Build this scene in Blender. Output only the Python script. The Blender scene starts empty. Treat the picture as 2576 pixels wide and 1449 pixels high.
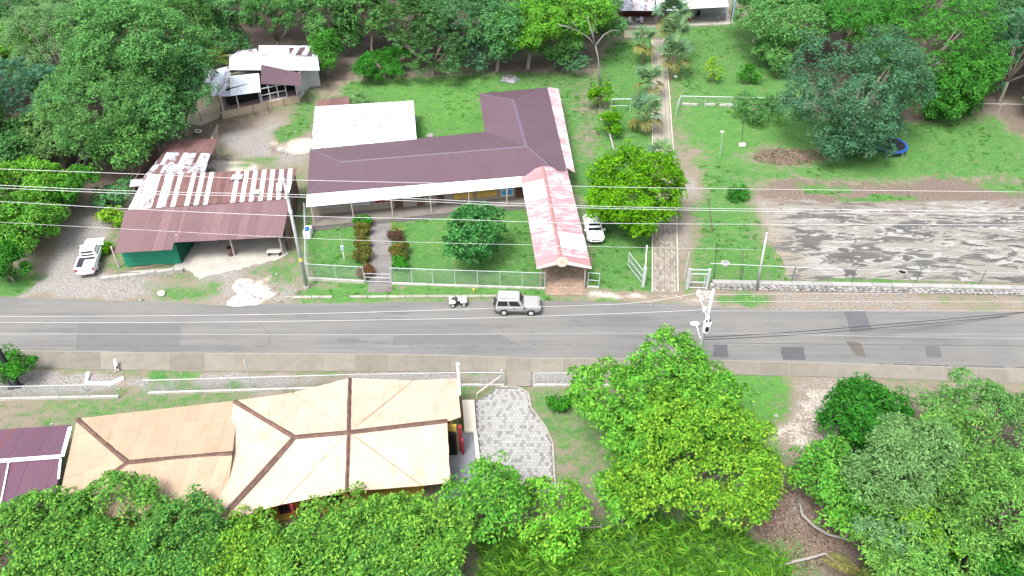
import bpy, math, random
import numpy as np
from mathutils import Vector, Matrix, Euler

random.seed(7)
RNG = np.random.default_rng(7)
SC = bpy.context.scene
COL = SC.collection

# ------------------------------------------------------------------ camera
CAM_H, PITCH, FPX, IW, IH = 48.0, math.radians(39.6), 1983.3, 2576.0, 1449.0
cam = bpy.data.cameras.new('camera')
cam.sensor_width = 36.0
cam.lens = 36.0 * FPX / IW
cam.clip_start, cam.clip_end = 0.5, 3000.0
camo = bpy.data.objects.new('camera', cam)
camo.location = (0, 0, CAM_H)
camo.rotation_euler = (math.pi / 2 - PITCH, 0, 0)
COL.objects.link(camo)
SC.camera = camo

# ------------------------------------------------------------------ sky, sun, exposure
SUN_EL, SUN_AZ = math.radians(62), math.radians(215)     # high bright overcast; azimuth from +Y clockwise
world = bpy.data.worlds.new('World')
SC.world = world
world.use_nodes = True
wn = world.node_tree
wn.nodes.clear()
sky = wn.nodes.new('ShaderNodeTexSky')
sky.sky_type = 'NISHITA'
sky.sun_disc = False
sky.sun_elevation = SUN_EL
sky.sun_rotation = SUN_AZ
sky.air_density, sky.dust_density, sky.ozone_density = 1.0, 4.0, 1.0
hs = wn.nodes.new('ShaderNodeHueSaturation')
hs.inputs['Saturation'].default_value = 0.42
bg = wn.nodes.new('ShaderNodeBackground')
bg.inputs['Strength'].default_value = 0.135
wo = wn.nodes.new('ShaderNodeOutputWorld')
wn.links.new(sky.outputs[0], hs.inputs['Color'])
wn.links.new(hs.outputs[0], bg.inputs[0])
wn.links.new(bg.outputs[0], wo.inputs[0])

sun = bpy.data.lights.new('sun', 'SUN')
sun.energy = 1.5
sun.angle = math.radians(20)
sun.color = (1.0, 0.985, 0.965)
suno = bpy.data.objects.new('sun', sun)
sd = Vector((math.sin(SUN_AZ) * math.cos(SUN_EL), math.cos(SUN_AZ) * math.cos(SUN_EL), math.sin(SUN_EL)))
suno.rotation_euler = sd.to_track_quat('Z', 'Y').to_euler()
suno.location = sd * 100
COL.objects.link(suno)

SC.view_settings.view_transform = 'Standard'
SC.view_settings.look = 'None'
SC.view_settings.exposure = 1.85
SC.view_settings.gamma = 1.0
SC.cycles.max_bounces = 6
SC.cycles.diffuse_bounces = 4
SC.cycles.transparent_max_bounces = 6
SC.cycles.use_adaptive_sampling = True

# ------------------------------------------------------------------ measuring helpers
_s, _c = math.sin(PITCH), math.cos(PITCH)

def ray(px, py):
    a, b = (px - IW / 2) / FPX, -(py - IH / 2) / FPX
    return Vector((a, b * _s + _c, b * _c - _s))

def at(px, py, z=0.0):
    """the point at height z measured at this place of the photograph"""
    d = ray(px, py)
    return Vector((0, 0, CAM_H)) + d * ((z - CAM_H) / d.z)

def aty(px, py, y):
    """the point at distance y measured at this place of the photograph"""
    d = ray(px, py)
    return Vector((0, 0, CAM_H)) + d * (y / d.y)

def ppm(p):
    """photo pixels per metre at a point"""
    rel = Vector(p) - Vector((0, 0, CAM_H))
    return FPX / (rel.y * _c - rel.z * _s)

# ------------------------------------------------------------------ mesh helpers
def new_mesh(name, verts, faces, smooth=False):
    me = bpy.data.meshes.new(name)
    me.from_pydata([tuple(v) for v in verts], [], faces)
    if smooth:
        me.polygons.foreach_set('use_smooth', [True] * len(me.polygons))
    me.update()
    return me

def quad_mesh(name, V):
    """V: (n,4,3) array of loose quads"""
    n = len(V)
    me = bpy.data.meshes.new(name)
    me.vertices.add(n * 4)
    me.vertices.foreach_set('co', V.reshape(-1).astype(np.float32))
    me.loops.add(n * 4)
    me.loops.foreach_set('vertex_index', np.arange(n * 4, dtype=np.int32))
    me.polygons.add(n)
    me.polygons.foreach_set('loop_start', np.arange(0, n * 4, 4, dtype=np.int32))
    me.update(calc_edges=True)
    return me

ORG = {}

class MB:
    def __init__(s):
        s.v, s.f = [], []
    def add(s, vs, fs):
        o = len(s.v)
        s.v += [Vector(v) for v in vs]
        s.f += [tuple(i + o for i in f) for f in fs]
        return s
    def box(s, c, d, rz=0.0, m=None):
        x, y, z = d[0] / 2, d[1] / 2, d[2] / 2
        R = Matrix.Rotation(rz, 3, 'Z')
        vs = [Vector(c) + R @ Vector((a * x, b * y, e * z)) for e in (-1, 1) for a, b in ((-1, -1), (1, -1), (1, 1), (-1, 1))]
        return s.add(vs, [(3, 2, 1, 0), (4, 5, 6, 7), (0, 1, 5, 4), (1, 2, 6, 5), (2, 3, 7, 6), (3, 0, 4, 7)])
    def prism(s, pts, z0, z1):
        """flat polygon of xy points between two heights"""
        n = len(pts)
        a = sum(pts[i][0] * pts[(i + 1) % n][1] - pts[(i + 1) % n][0] * pts[i][1] for i in range(n))
        if a < 0:
            pts = pts[::-1]
        vs = [(p[0], p[1], z0) for p in pts] + [(p[0], p[1], z1) for p in pts]
        fs = [tuple(range(n - 1, -1, -1)), tuple(range(n, 2 * n))]
        fs += [(i, (i + 1) % n, n + (i + 1) % n, n + i) for i in range(n)]
        return s.add(vs, fs)
    def tube(s, pts, rad, n=6, caps=True):
        pts = [Vector(p) for p in pts]
        if not hasattr(rad, '__len__'):
            rad = [rad] * len(pts)
        o = len(s.v)
        ref = None
        for i, p in enumerate(pts):
            t = (pts[min(i + 1, len(pts) - 1)] - pts[max(i - 1, 0)])
            t = t.normalized() if t.length > 1e-9 else Vector((0, 0, 1))
            if ref is None:
                ref = Vector((1, 0, 0)) if abs(t.x) < .8 else Vector((0, 1, 0))
            a = (ref - t * ref.dot(t)).normalized()
            b = t.cross(a)
            ref = a
            for k in range(n):
                an = 2 * math.pi * k / n
                s.v.append(p + (a * math.cos(an) + b * math.sin(an)) * rad[i])
        for i in range(len(pts) - 1):
            for k in range(n):
                k2 = (k + 1) % n
                s.f.append((o + i * n + k, o + (i + 1) * n + k, o + (i + 1) * n + k2, o + i * n + k2))
        if caps:
            s.f.append(tuple(o + k for k in range(n)))
            e = o + (len(pts) - 1) * n
            s.f.append(tuple(e + k for k in range(n - 1, -1, -1)))
        return s
    def cyl(s, c, r, h, n=12, axis='Z', r2=None):
        c = Vector(c)
        d = {'X': Vector((1, 0, 0)), 'Y': Vector((0, 1, 0)), 'Z': Vector((0, 0, 1))}[axis] * h / 2
        return s.tube([c - d, c + d], [r, r if r2 is None else r2], n)
    def beam(s, p, q, w, h):
        """rectangular bar from p to q, h along up"""
        p, q = Vector(p), Vector(q)
        t = (q - p).normalized()
        side = t.cross(Vector((0, 0, 1)))
        side = side.normalized() if side.length > 1e-4 else Vector((1, 0, 0))
        up = side.cross(t).normalized()
        vs = [e + side * a * w / 2 + up * b * h / 2 for e in (p, q) for a, b in ((-1, -1), (1, -1), (1, 1), (-1, 1))]
        return s.add(vs, [(0, 1, 2, 3), (7, 6, 5, 4), (0, 4, 5, 1), (1, 5, 6, 2), (2, 6, 7, 3), (3, 7, 4, 0)])
    def hull(s, levels, ch=0.1):
        """stack of chamfered rectangles (z, xr, xf, hw)"""
        o = len(s.v)
        for L in levels:
            z, xr, xf, hw = L[:4]
            c = L[4] if len(L) > 4 else ch
            s.v += [Vector(p) for p in ((xr + c, -hw, z), (xf - c, -hw, z), (xf, -hw + c, z), (xf, hw - c, z), (xf - c, hw, z), (xr + c, hw, z), (xr, hw - c, z), (xr, -hw + c, z))]
        for i in range(len(levels) - 1):
            for k in range(8):
                s.f.append((o + i * 8 + k, o + i * 8 + (k + 1) % 8, o + (i + 1) * 8 + (k + 1) % 8, o + (i + 1) * 8 + k))
        s.f.append(tuple(o + k for k in range(7, -1, -1)))
        e = o + (len(levels) - 1) * 8
        s.f.append(tuple(e + k for k in range(8)))
        return s
    def slab4(s, a, b, c, d, off=0.01, th=0.01):
        """thin plate on the quad a,b,c,d lifted along its normal"""
        a, b, c, d = map(Vector, (a, b, c, d))
        n = (b - a).cross(d - a).normalized()
        lo = [p + n * (off - th) for p in (a, b, c, d)]
        hi = [p + n * off for p in (a, b, c, d)]
        return s.add(lo + hi, [(3, 2, 1, 0), (4, 5, 6, 7), (0, 1, 5, 4), (1, 2, 6, 5), (2, 3, 7, 6), (3, 0, 4, 7)])
    def blob(s, c, r, seed=0, n=7, m=5, rough=.2, flat=0.0):
        """uneven stone-like lump"""
        rg = random.Random(seed)
        c = Vector(c); o = len(s.v)
        r = r if hasattr(r, '__len__') else (r, r, r)
        s.v.append(c + Vector((0, 0, -r[2] * (1 - flat))))
        for i in range(1, m):
            th = math.pi * i / m
            for k in range(n):
                ph = 2 * math.pi * (k + .5 * (i % 2)) / n
                q = 1 + rg.uniform(-rough, rough)
                s.v.append(c + Vector((math.sin(th) * math.cos(ph) * r[0] * q, math.sin(th) * math.sin(ph) * r[1] * q, -math.cos(th) * r[2] * q)))
        s.v.append(c + Vector((0, 0, r[2])))
        for k in range(n):
            s.f.append((o, o + 1 + (k + 1) % n, o + 1 + k))
            e = o + 1 + (m - 2) * n
            s.f.append((o + 1 + (m - 1) * n, e + k, e + (k + 1) % n))
        for i in range(m - 2):
            for k in range(n):
                a = o + 1 + i * n
                s.f.append((a + k, a + (k + 1) % n, a + n + (k + 1) % n, a + n + k))
        return s

def link(name, me, mat, parent=None):
    o = bpy.data.objects.new(name, me)
    COL.objects.link(o)
    if mat is not None and not me.materials:
        me.materials.append(mat)
    if parent is not None:
        o.parent = parent
    return o

def org(o):
    while o.parent is not None:
        o = o.parent
    return ORG.get(o.name, Vector((0, 0, 0)))

def part(name, mb, mat, parent, smooth=False, label=None, local=False):
    L = Vector((0, 0, 0)) if local else org(parent)
    o = link(name, new_mesh(name, [v - L for v in mb.v], mb.f, smooth), mat, parent)
    if label:
        o['label'] = label
    return o

def tag(o, label, cat=None, group=None, kind=None):
    o['label'] = label
    if cat: o['category'] = cat
    if group: o['group'] = group
    if kind: o['kind'] = kind
    return o

def thing(name, label, cat, loc=(0, 0, 0), rz=0.0, group=None, world=True):
    o = bpy.data.objects.new(name, None)
    o.empty_display_size = 0.2
    COL.objects.link(o)
    o.location = loc
    o.rotation_euler = (0, 0, rz)
    tag(o, label, cat, group)
    ORG[o.name] = Vector(loc) if world else Vector((0, 0, 0))
    return o

def solo(name, mb, mat, label, cat, group=None, smooth=False, kind=None, loc=None):
    L = Vector(loc) if loc is not None else Vector((0, 0, 0))
    o = link(name, new_mesh(name, [v - L for v in mb.v], mb.f, smooth), mat)
    o.location = L
    return tag(o, label, cat, group, kind)

def copy_tree(o, parent=None):
    c = o.copy()
    COL.objects.link(c)
    c.parent = parent
    for ch in o.children:
        copy_tree(ch, c)
    return c

# ------------------------------------------------------------------ materials
class NT:
    """small node-tree writer"""
    def __init__(s, name):
        s.m = bpy.data.materials.new(name)
        s.m.use_nodes = True
        s.t = s.m.node_tree
        s.t.nodes.clear()
        s.out = s.t.nodes.new('ShaderNodeOutputMaterial')
    def n(s, typ, ins=None, **kw):
        nd = s.t.nodes.new('ShaderNode' + typ)
        for k, v in kw.items():
            setattr(nd, k, v)
        for k, v in (ins or {}).items():
            s.set(nd.inputs[k], v)
        return nd
    def set(s, sock, v):
        if isinstance(v, bpy.types.NodeSocket):
            s.t.links.new(v, sock)
        elif isinstance(v, (tuple, list)) and len(v) == 3 and sock.type == 'RGBA':
            sock.default_value = (*v, 1)
        else:
            sock.default_value = v
    def noise(s, scale, detail=3, rough=.55, vec=None, dist=0.0):
        ins = {'Scale': scale, 'Detail': detail, 'Roughness': rough, 'Distortion': dist}
        if vec is not None: ins['Vector'] = vec
        return s.n('TexNoise', ins).outputs['Fac']
    def mix(s, fac, a, b, mode='MIX'):
        nd = s.n('Mix', data_type='RGBA', blend_type=mode)
        s.set(nd.inputs[0], fac); s.set(nd.inputs[6], a); s.set(nd.inputs[7], b)
        return nd.outputs[2]
    def math(s, op, a, b=0.0, clamp=False):
        nd = s.n('Math', operation=op, use_clamp=clamp)
        s.set(nd.inputs[0], a); s.set(nd.inputs[1], b)
        return nd.outputs[0]
    def ramp(s, fac, lo, hi, a=0.0, b=1.0):
        nd = s.n('MapRange', {'Value': fac, 'From Min': lo, 'From Max': hi, 'To Min': a, 'To Max': b})
        return nd.outputs[0]
    def pos(s, scale=(1, 1, 1)):
        g = s.n('NewGeometry').outputs['Position']
        if tuple(scale) == (1, 1, 1): return g
        return s.n('VectorMath', {0: g, 1: scale}, operation='MULTIPLY').outputs[0]
    def bsdf(s, col, rough=.8, spec=.3, metal=0.0, bump=None, bstr=.3, bdist=.02):
        ins = {'Base Color': col, 'Roughness': rough, 'Specular IOR Level': spec, 'Metallic': metal}
        nd = s.n('BsdfPrincipled', ins)
        if bump is not None:
            bp = s.n('Bump', {'Height': bump, 'Strength': bstr, 'Distance': bdist})
            s.t.links.new(bp.outputs[0], nd.inputs['Normal'])
        s.t.links.new(nd.outputs[0], s.out.inputs[0])
        return s.m

def mul(c, k):
    return tuple(min(1.0, x * k) for x in c)

MATS = {}
def plain(name, col, rough=.75, var=.12, scale=2.0, rand=.08, spec=.18, metal=0.0, dirt=None, dfac=.5, bump=0.0, bscale=20.0):
    """even colour with mottling, per-piece tone and optional dirt"""
    if name in MATS: return MATS[name]
    t = NT(name)
    p = t.pos()
    c = t.mix(t.noise(scale, 4, .6, p), mul(col, 1 - var), mul(col, 1 + var))
    if dirt is not None:
        c = t.mix(t.ramp(t.noise(scale * .6, 5, .65, p), .45, .7, 0, dfac), c, dirt)
    if rand:
        r = t.n('ObjectInfo').outputs['Random']
        c = t.mix(1.0, c, t.n('CombineColor', {0: t.ramp(r, 0, 1, 1 - rand, 1 + rand), 1: t.ramp(r, 0, 1, 1 - rand, 1 + rand), 2: t.ramp(r, 0, 1, 1 - rand, 1 + rand)}).outputs[0], 'MULTIPLY')
    b = t.noise(bscale, 3, .6, p) if bump else None
    MATS[name] = t.bsdf(c, rough, spec, metal, b, bump)
    return MATS[name]

def leaf_mat(name, col, tip=None, dark=.44, var=.35, trans=.36, rough=.5, tips=.25):
    """leaf colour varying leaf by leaf, clump by clump and tree by tree, with clump light and shade painted in"""
    if name in MATS: return MATS[name]
    tip = tip or mul(col, 1.5)
    t = NT(name)
    g = t.n('NewGeometry')
    r = g.outputs['Random Per Island']
    tc = t.n('TexCoord').outputs['Object']
    nz = t.noise(.95, 3, .6, tc)
    c = t.mix(t.ramp(nz, .40, .60), mul(col, dark + .06), mul(col, 1.25))  # light and dark between clumps painted into the leaf colour
    c = t.mix(t.ramp(r, 1 - tips - .2, 1.0), c, tip)
    c = t.mix(t.ramp(r, 0.0, .4, .5, 0), c, mul(col, dark))  # darkest leaves stand in for shaded gaps between clumps
    ob = t.n('ObjectInfo').outputs['Random']
    c = t.mix(1.0, c, t.n('CombineColor', {0: t.ramp(ob, 0, 1, .85, 1.2), 1: t.ramp(ob, 0, 1, .9, 1.1), 2: t.ramp(ob, 0, 1, 1.1, .85)}).outputs[0], 'MULTIPLY')
    d = t.n('BsdfPrincipled', {'Base Color': c, 'Roughness': .65, 'Specular IOR Level': .12})
    tr = t.n('BsdfTranslucent', {'Color': t.mix(.5, c, mul(tip, 1.2))})
    ms = t.n('MixShader', {0: trans})
    t.t.links.new(d.outputs[0], ms.inputs[1]); t.t.links.new(tr.outputs[0], ms.inputs[2])
    t.t.links.new(ms.outputs[0], t.out.inputs[0])
    MATS[name] = t.m
    return t.m

WHITE_PAINT = plain('white_paint', (.72, .72, .70), .5, .05, 1.5, .03)
GALV = plain('galvanised_steel', (.42, .45, .46), .45, .12, 3, .06, .5, .3)
BLACK = plain('black_rubber', (.018, .018, .02), .7, .2, 4, .05)
GLASS_DARK = plain('dark_glass', (.012, .014, .018), .08, .1, 2, 0, .6)
WOOD_GREY = plain('weathered_wood', (.2, .17, .14), .9, .25, 6, .15)
CONCRETE = plain('grey_concrete', (.27, .26, .24), .9, .14, 2.2, .06, dirt=(.13, .12, .10), dfac=.5, bump=.2)
CONC_POLE = plain('pole_concrete', (.33, .34, .34), .85, .1, 3, .03, dirt=(.22, .22, .21))
DARK_IN = plain('near_black', (.012, .011, .012), .9, .1, 2, 0)  # near-black; stands in for shade in the porch, entry and drum
STONE = plain('field_stone', (.26, .25, .24), .9, .3, 3, .3, dirt=(.12, .12, .11), bump=.4)
# ================================================================== THE SETTING
def poly_sd(px, py, poly):
    """signed distance to a polygon, positive inside (numpy)"""
    n = len(poly)
    d = np.full(px.shape, 1e9)
    ins = np.zeros(px.shape, bool)
    for i in range(n):
        x0, y0 = poly[i][0], poly[i][1]
        x1, y1 = poly[(i + 1) % n][0], poly[(i + 1) % n][1]
        ex, ey = x1 - x0, y1 - y0
        L = ex * ex + ey * ey + 1e-12
        t = np.clip(((px - x0) * ex + (py - y0) * ey) / L, 0, 1)
        d = np.minimum(d, np.hypot(px - x0 - t * ex, py - y0 - t * ey))
        c = ((y0 > py) != (y1 > py)) & (px < ex * (py - y0) / (ey if abs(ey) > 1e-12 else 1e-12) + x0)
        ins ^= c
    return np.where(ins, d, -d)

def gp(pts):
    return [tuple(at(x, y)[:2]) for x, y in pts]

def ell(cx, cy, rx, ry, n=12):
    return [(cx + rx * math.cos(2 * math.pi * k / n), cy + ry * math.sin(2 * math.pi * k / n)) for k in range(n)]

# layer order: g grass, r gravel, s pale sand, b brown litter, d dark forest soil, y yellow-green lushness
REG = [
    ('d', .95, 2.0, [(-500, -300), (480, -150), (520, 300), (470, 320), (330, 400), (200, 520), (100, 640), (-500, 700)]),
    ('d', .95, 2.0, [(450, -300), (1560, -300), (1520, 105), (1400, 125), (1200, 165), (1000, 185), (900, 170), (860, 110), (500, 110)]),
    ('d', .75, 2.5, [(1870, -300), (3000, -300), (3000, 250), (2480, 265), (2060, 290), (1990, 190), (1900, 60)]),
    ('b', .8, 1.2, [(860, 110), (930, 110), (905, 160), (880, 200), (830, 230), (800, 200)]),
    ('b', .75, 1.0, [(1180, 165), (1500, 120), (1540, 200), (1470, 180), (1250, 185)]),
    ('g', .80, .7, [(870, 215), (1000, 195), (1240, 185), (1480, 190), (1545, 110), (1640, 100), (1640, 420), (1480, 470), (1430, 450), (1400, 230), (1205, 250), (1215, 335), (1045, 345), (1040, 270), (900, 262)]),
    ('y', .7, 2.0, [(900, 215), (1240, 190), (1240, 330), (1045, 335), (1040, 260)]),
    ('b', .55, 1.2, [(1440, 230), (1500, 180), (1530, 330), (1480, 420), (1445, 330)]),
    ('g', .86, .3, [(776, 548), (1340, 500), (1362, 722), (776, 722)]),
    ('y', .25, 1.5, [(776, 548), (1340, 500), (1362, 722), (776, 722)]),
    ('g', .95, .3, [(725, 752), (1000, 745), (1370, 742), (1370, 720), (776, 720)]),
    ('y', .6, .5, [(725, 752), (1000, 745), (1370, 742), (1370, 720), (776, 720)]),
    ('g', .86, .4, [(1480, 420), (1640, 420), (1642, 735), (1500, 733)]),
    ('g', .72, 1.0, [(1700, 60), (1950, 60), (2050, 290), (3000, 300), (3000, 465), (1900, 455), (1905, 590), (1985, 700), (1720, 722)]),
    ('y', .55, 2.5, [(1710, 250), (2000, 260), (2000, 350), (1850, 380), (1720, 420)]),
    ('b', .5, 1.0, [(1700, 330), (1722, 330), (1770, 430), (1745, 560), (1735, 725), (1700, 725)]),
    ('r', .55, 1.0, [(1702, 400), (1722, 400), (1765, 480), (1742, 560), (1730, 725), (1702, 725)]),
    ('b', .95, .7, [(1890, 458), (3000, 455), (3000, 560), (2300, 540), (1985, 530), (1900, 500)]),
    ('b', .72, 1.2, ell(1985, 395, 90, 18)),
    ('b', .7, .8, ell(2310, 288, 60, 20)),
    ('b', .75, .8, [(2480, 260), (3000, 270), (3000, 330), (2560, 330)]),
    ('g', .9, .5, ell(2230, 500, 90, 14)),
    ('g', .75, .6, ell(2090, 478, 60, 8)), ('g', .7, .6, ell(2160, 530, 90, 10)), ('g', .7, .6, ell(2420, 520, 60, 8)), ('g', .65, .6, ell(2520, 470, 70, 8)), ('g', .7, .6, ell(1960, 540, 40, 14)), ('r', .7, .8, [(1905, 500), (2060, 515), (2000, 620), (1930, 600)]), ('g', .7, .5, [(1960, 640), (2060, 690), (2260, 700), (2260, 712), (1980, 705)]),
    # workshop yard and drive
    ('g', .62, .8, [(560, 385), (640, 395), (770, 400), (775, 480), (745, 425), (620, 425)]),
    ('b', .75, .8, [(455, 330), (560, 290), (600, 300), (690, 280), (640, 330), (540, 350), (540, 400), (470, 420)]),
    ('r', .6, 1.0, [(540, 330), (640, 300), (740, 290), (785, 320), (780, 480), (745, 425), (560, 425)]),
    ('r', .95, .7, ell(668, 375, 42, 20)),
    ('r', .9, .7, ell(600, 350, 45, 20)),
    ('s', .7, .9, ell(722, 364, 56, 16)),
    ('s', .88, .7, ell(592, 415, 50, 13)),
    ('g', .6, .7, ell(640, 400, 50, 10)), ('b', .6, .8, ell(600, 320, 60, 14)), ('d', .5, .6, ell(668, 372, 30, 12)),
    ('g', .7, .6, [(690, 335), (790, 250), (800, 290), (780, 320), (720, 350)]),
    ('b', .85, .8, [(230, 380), (300, 380), (335, 470), (330, 500), (220, 520), (200, 470)]),
    ('r', .9, .8, [(-60, 760), (300, 762), (255, 700), (240, 640), (300, 560), (330, 480), (210, 500), (140, 600), (90, 690), (30, 735)]),
    ('b', .5, 1.2, [(200, 500), (330, 480), (280, 570), (170, 580)]),
    ('g', .75, .6, [(-100, 690), (110, 690), (70, 735), (-100, 760)]),
    ('r', .7, .8, [(250, 700), (480, 705), (640, 660), (770, 650), (772, 735), (725, 768), (560, 772), (250, 762)]),
    ('g', .62, .6, ell(470, 735, 100, 20)),
    ('g', .6, .7, [(640, 690), (760, 640), (765, 715), (700, 735)]),
    ('s', .95, .6, ell(632, 728, 46, 19)),
    ('s', .85, .4, [(575, 740), (690, 740), (650, 775), (575, 772)]),
    # verge on the far side of the road, right part
    ('r', .7, .6, [(1500, 735), (3000, 735), (3000, 790), (1780, 782), (1500, 765)]),
    ('b', .45, .8, [(1780, 735), (3000, 738), (3000, 790), (1780, 782)]),
    ('s', .75, .4, [(1500, 738), (1790, 735), (1760, 762), (1640, 760), (1500, 752)]),
    ('g', .9, .4, ell(2395, 757, 34, 11)), ('g', .95, .4, ell(2490, 768, 38, 12)), ('g', .7, .4, ell(1870, 752, 60, 8)),
    ('g', .6, .4, ell(1560, 758, 60, 6)),
    # near side
    ('r', .95, .5, [(-100, 928), (300, 934), (1275, 938), (1275, 972), (900, 965), (560, 985), (370, 992), (-100, 1006)]),
    ('g', .85, .4, ell(425, 942, 85, 9)), ('g', .6, .5, ell(540, 968, 60, 7)), ('g', .6, .4, ell(330, 975, 40, 14)),
    ('r', .9, .3, [(1335, 940), (1490, 942), (1490, 971), (1335, 971)]),
    ('g', .55, .8, [(-100, 1008), (380, 996), (620, 986), (583, 1012), (190, 1057), (-100, 1100)]),
    ('b', .4, .8, [(-100, 1000), (60, 1000), (150, 1090), (-100, 1100)]),
    ('g', .5, .6, [(1160, 975), (1260, 975), (1200, 1010), (1160, 1010)]),
    ('g', .56, .6, [(1310, 976), (1490, 976), (1560, 1250), (1400, 1240), (1390, 1120)]),
    ('b', .35, 1.0, [(1400, 1150), (1700, 1250), (1900, 1270), (1900, 1340), (1450, 1330)]),
    ('g', .82, 1.1, [(1840, 950), (1985, 955), (1990, 1050), (1930, 1085), (1935, 1250), (1850, 1260)]),
    ('y', 1.0, .8, [(1840, 945), (1985, 955), (1990, 1050), (1930, 1085), (1935, 1250), (1850, 1260)]),
    ('r', .8, .6, [(1990, 950), (2260, 960), (2150, 1060), (2080, 1150), (1980, 1160)]),
    ('s', .5, .9, [(1990, 955), (2110, 965), (2090, 1080), (2060, 1140), (1945, 1140), (1935, 1085), (1990, 1060)]),
    ('b', 1.0, .8, [(1900, 1260), (1960, 1170), (2110, 1180), (2160, 1340), (2010, 1460), (1960, 1400), (1870, 1345)]),
    ('g', 1.0, .5, [(1205, 1335), (1640, 1320), (1880, 1335), (1990, 1400), (1990, 1520), (1205, 1520)]),
    ('g', .75, .8, ell(1975, 1385, 60, 40)), ('g', .65, .8, ell(1940, 1200, 30, 60)), ('r', .6, .8, ell(2010, 1290, 30, 30)),
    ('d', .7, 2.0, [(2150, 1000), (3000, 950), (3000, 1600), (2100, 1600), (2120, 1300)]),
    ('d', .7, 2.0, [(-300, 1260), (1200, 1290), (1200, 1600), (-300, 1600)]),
    ('b', .45, 1.0, [(1195, 1300), (1480, 1310), (1480, 1345), (1195, 1350)]),
]
xs = np.concatenate([[-900, -500, -300, -200, -150, -120], np.arange(-100, 100.1, .42), [120, 150, 200, 300, 500, 900]])
ys = np.concatenate([[-300, -120, -40, 0, 14], np.arange(22, 142.1, .42), [150, 165, 190, 240, 320, 500, 900]])
GX, GY = np.meshgrid(xs, ys)
gx, gy = GX.ravel(), GY.ravel()

def vnoise(x, y, s, seed):
    """cheap smooth value noise"""
    r = np.random.default_rng(seed).random((64, 64))
    u, v = x / s, y / s
    i, j = np.floor(u).astype(int), np.floor(v).astype(int)
    a, b = u - i, v - j
    a, b = a * a * (3 - 2 * a), b * b * (3 - 2 * b)
    g = lambda p, q: r[p % 64, q % 64]
    return (g(i, j) * (1 - a) + g(i + 1, j) * a) * (1 - b) + (g(i, j + 1) * (1 - a) + g(i + 1, j + 1) * a) * b

W = {'g': np.full(gx.shape, .5), 'r': np.full(gx.shape, .15), 's': np.zeros(gx.shape), 'b': np.full(gx.shape, .25), 'd': np.zeros(gx.shape), 'y': np.full(gx.shape, .2)}
wob = (vnoise(gx, gy, 1.3, 1) - .5) * 1.8 + (vnoise(gx, gy, 4, 2) - .5) * 3.2

def layer_weight(x, y, wb, weights):
    for key, val, soft, pts in REG:
        sd_ = poly_sd(x, y, gp(pts)) + wb * min(1, soft + .25)
        soft = soft * 1.9 if key != 's' else soft * 1.4
        k = np.clip(sd_ / (2 * soft) + .5, 0, 1)
        weights[key] = weights[key] * (1 - k) + val * k
        if key in 'grsbd':
            for o_ in 'grsbd':
                if o_ != key:
                    weights[o_] = weights[o_] * (1 - k * val * .75)
    return weights
layer_weight(gx, gy, wob, W)
relief = np.where((gy > 20) & (gy < 142) & (np.abs(gx) < 100), (vnoise(gx, gy, 2.2, 5) - .5) * .03 * (W['d'] > .4), 0) - .012
NX, NY = len(xs), len(ys)
me = bpy.data.meshes.new('ground')
me.vertices.add(NX * NY)
me.vertices.foreach_set('co', np.stack([gx, gy, relief], 1).ravel().astype(np.float32))
ii = (np.arange(NY - 1)[:, None] * NX + np.arange(NX - 1)[None, :]).ravel()
qd = np.stack([ii, ii + 1, ii + 1 + NX, ii + NX], 1).ravel().astype(np.int32)
me.loops.add(len(qd)); me.loops.foreach_set('vertex_index', qd)
me.polygons.add(len(ii)); me.polygons.foreach_set('loop_start', np.arange(0, len(qd), 4, dtype=np.int32))
me.polygons.foreach_set('use_smooth', np.ones(len(ii), bool))
me.update(calc_edges=True)
for nm, ks in (('cover', 'grsb'), ('soil', 'dy')):
    a_ = me.attributes.new(nm, 'FLOAT_COLOR', 'POINT')
    arr = np.zeros((len(gx), 4), np.float32)
    for k_, key in enumerate(ks): arr[:, k_] = W[key]
    a_.data.foreach_set('color', arr.ravel())

t = NT('ground_cover')
p = t.pos()
A = t.n('Attribute', attribute_name='cover'); B = t.n('Attribute', attribute_name='soil')
sa = t.n('SeparateColor', {0: A.outputs['Color']}); sb = t.n('SeparateColor', {0: B.outputs['Color']})
wg, wr, ws, wb_ = sa.outputs[0], sa.outputs[1], sa.outputs[2], A.outputs['Alpha']
wd, wy = sb.outputs[0], sb.outputs[1]
n1 = t.noise(1.1, 6, .65, p); n2 = t.noise(.23, 4, .6, p); n3 = t.noise(5.5, 5, .7, p); n4 = t.noise(19, 3, .6, p)
def msk(w, nz, k=1.7, sharp=3.6):
    v = t.math('ADD', w, t.math('MULTIPLY', t.math('SUBTRACT', nz, .5), k))
    return t.math('ADD', t.math('MULTIPLY', t.math('SUBTRACT', v, .5), sharp), .5, True)
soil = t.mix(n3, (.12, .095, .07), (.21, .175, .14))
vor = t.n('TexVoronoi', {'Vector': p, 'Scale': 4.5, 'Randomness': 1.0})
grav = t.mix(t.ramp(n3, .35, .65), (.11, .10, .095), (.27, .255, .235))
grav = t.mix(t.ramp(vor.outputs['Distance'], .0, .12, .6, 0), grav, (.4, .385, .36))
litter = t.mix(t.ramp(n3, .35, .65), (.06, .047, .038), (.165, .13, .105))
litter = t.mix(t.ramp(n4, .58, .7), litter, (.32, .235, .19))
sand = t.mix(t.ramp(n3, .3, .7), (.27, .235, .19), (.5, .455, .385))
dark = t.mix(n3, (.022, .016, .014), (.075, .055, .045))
n5 = t.noise(.5, 5, .7, p)
ga = t.mix(t.ramp(n5, .38, .6), (.040, .130, .032), (.076, .158, .040))
ga = t.mix(t.ramp(n3, .35, .7), ga, (.028, .098, .026))
ga = t.mix(t.ramp(n4, .56, .7, 0, .7), ga, (.12, .16, .075))
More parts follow.
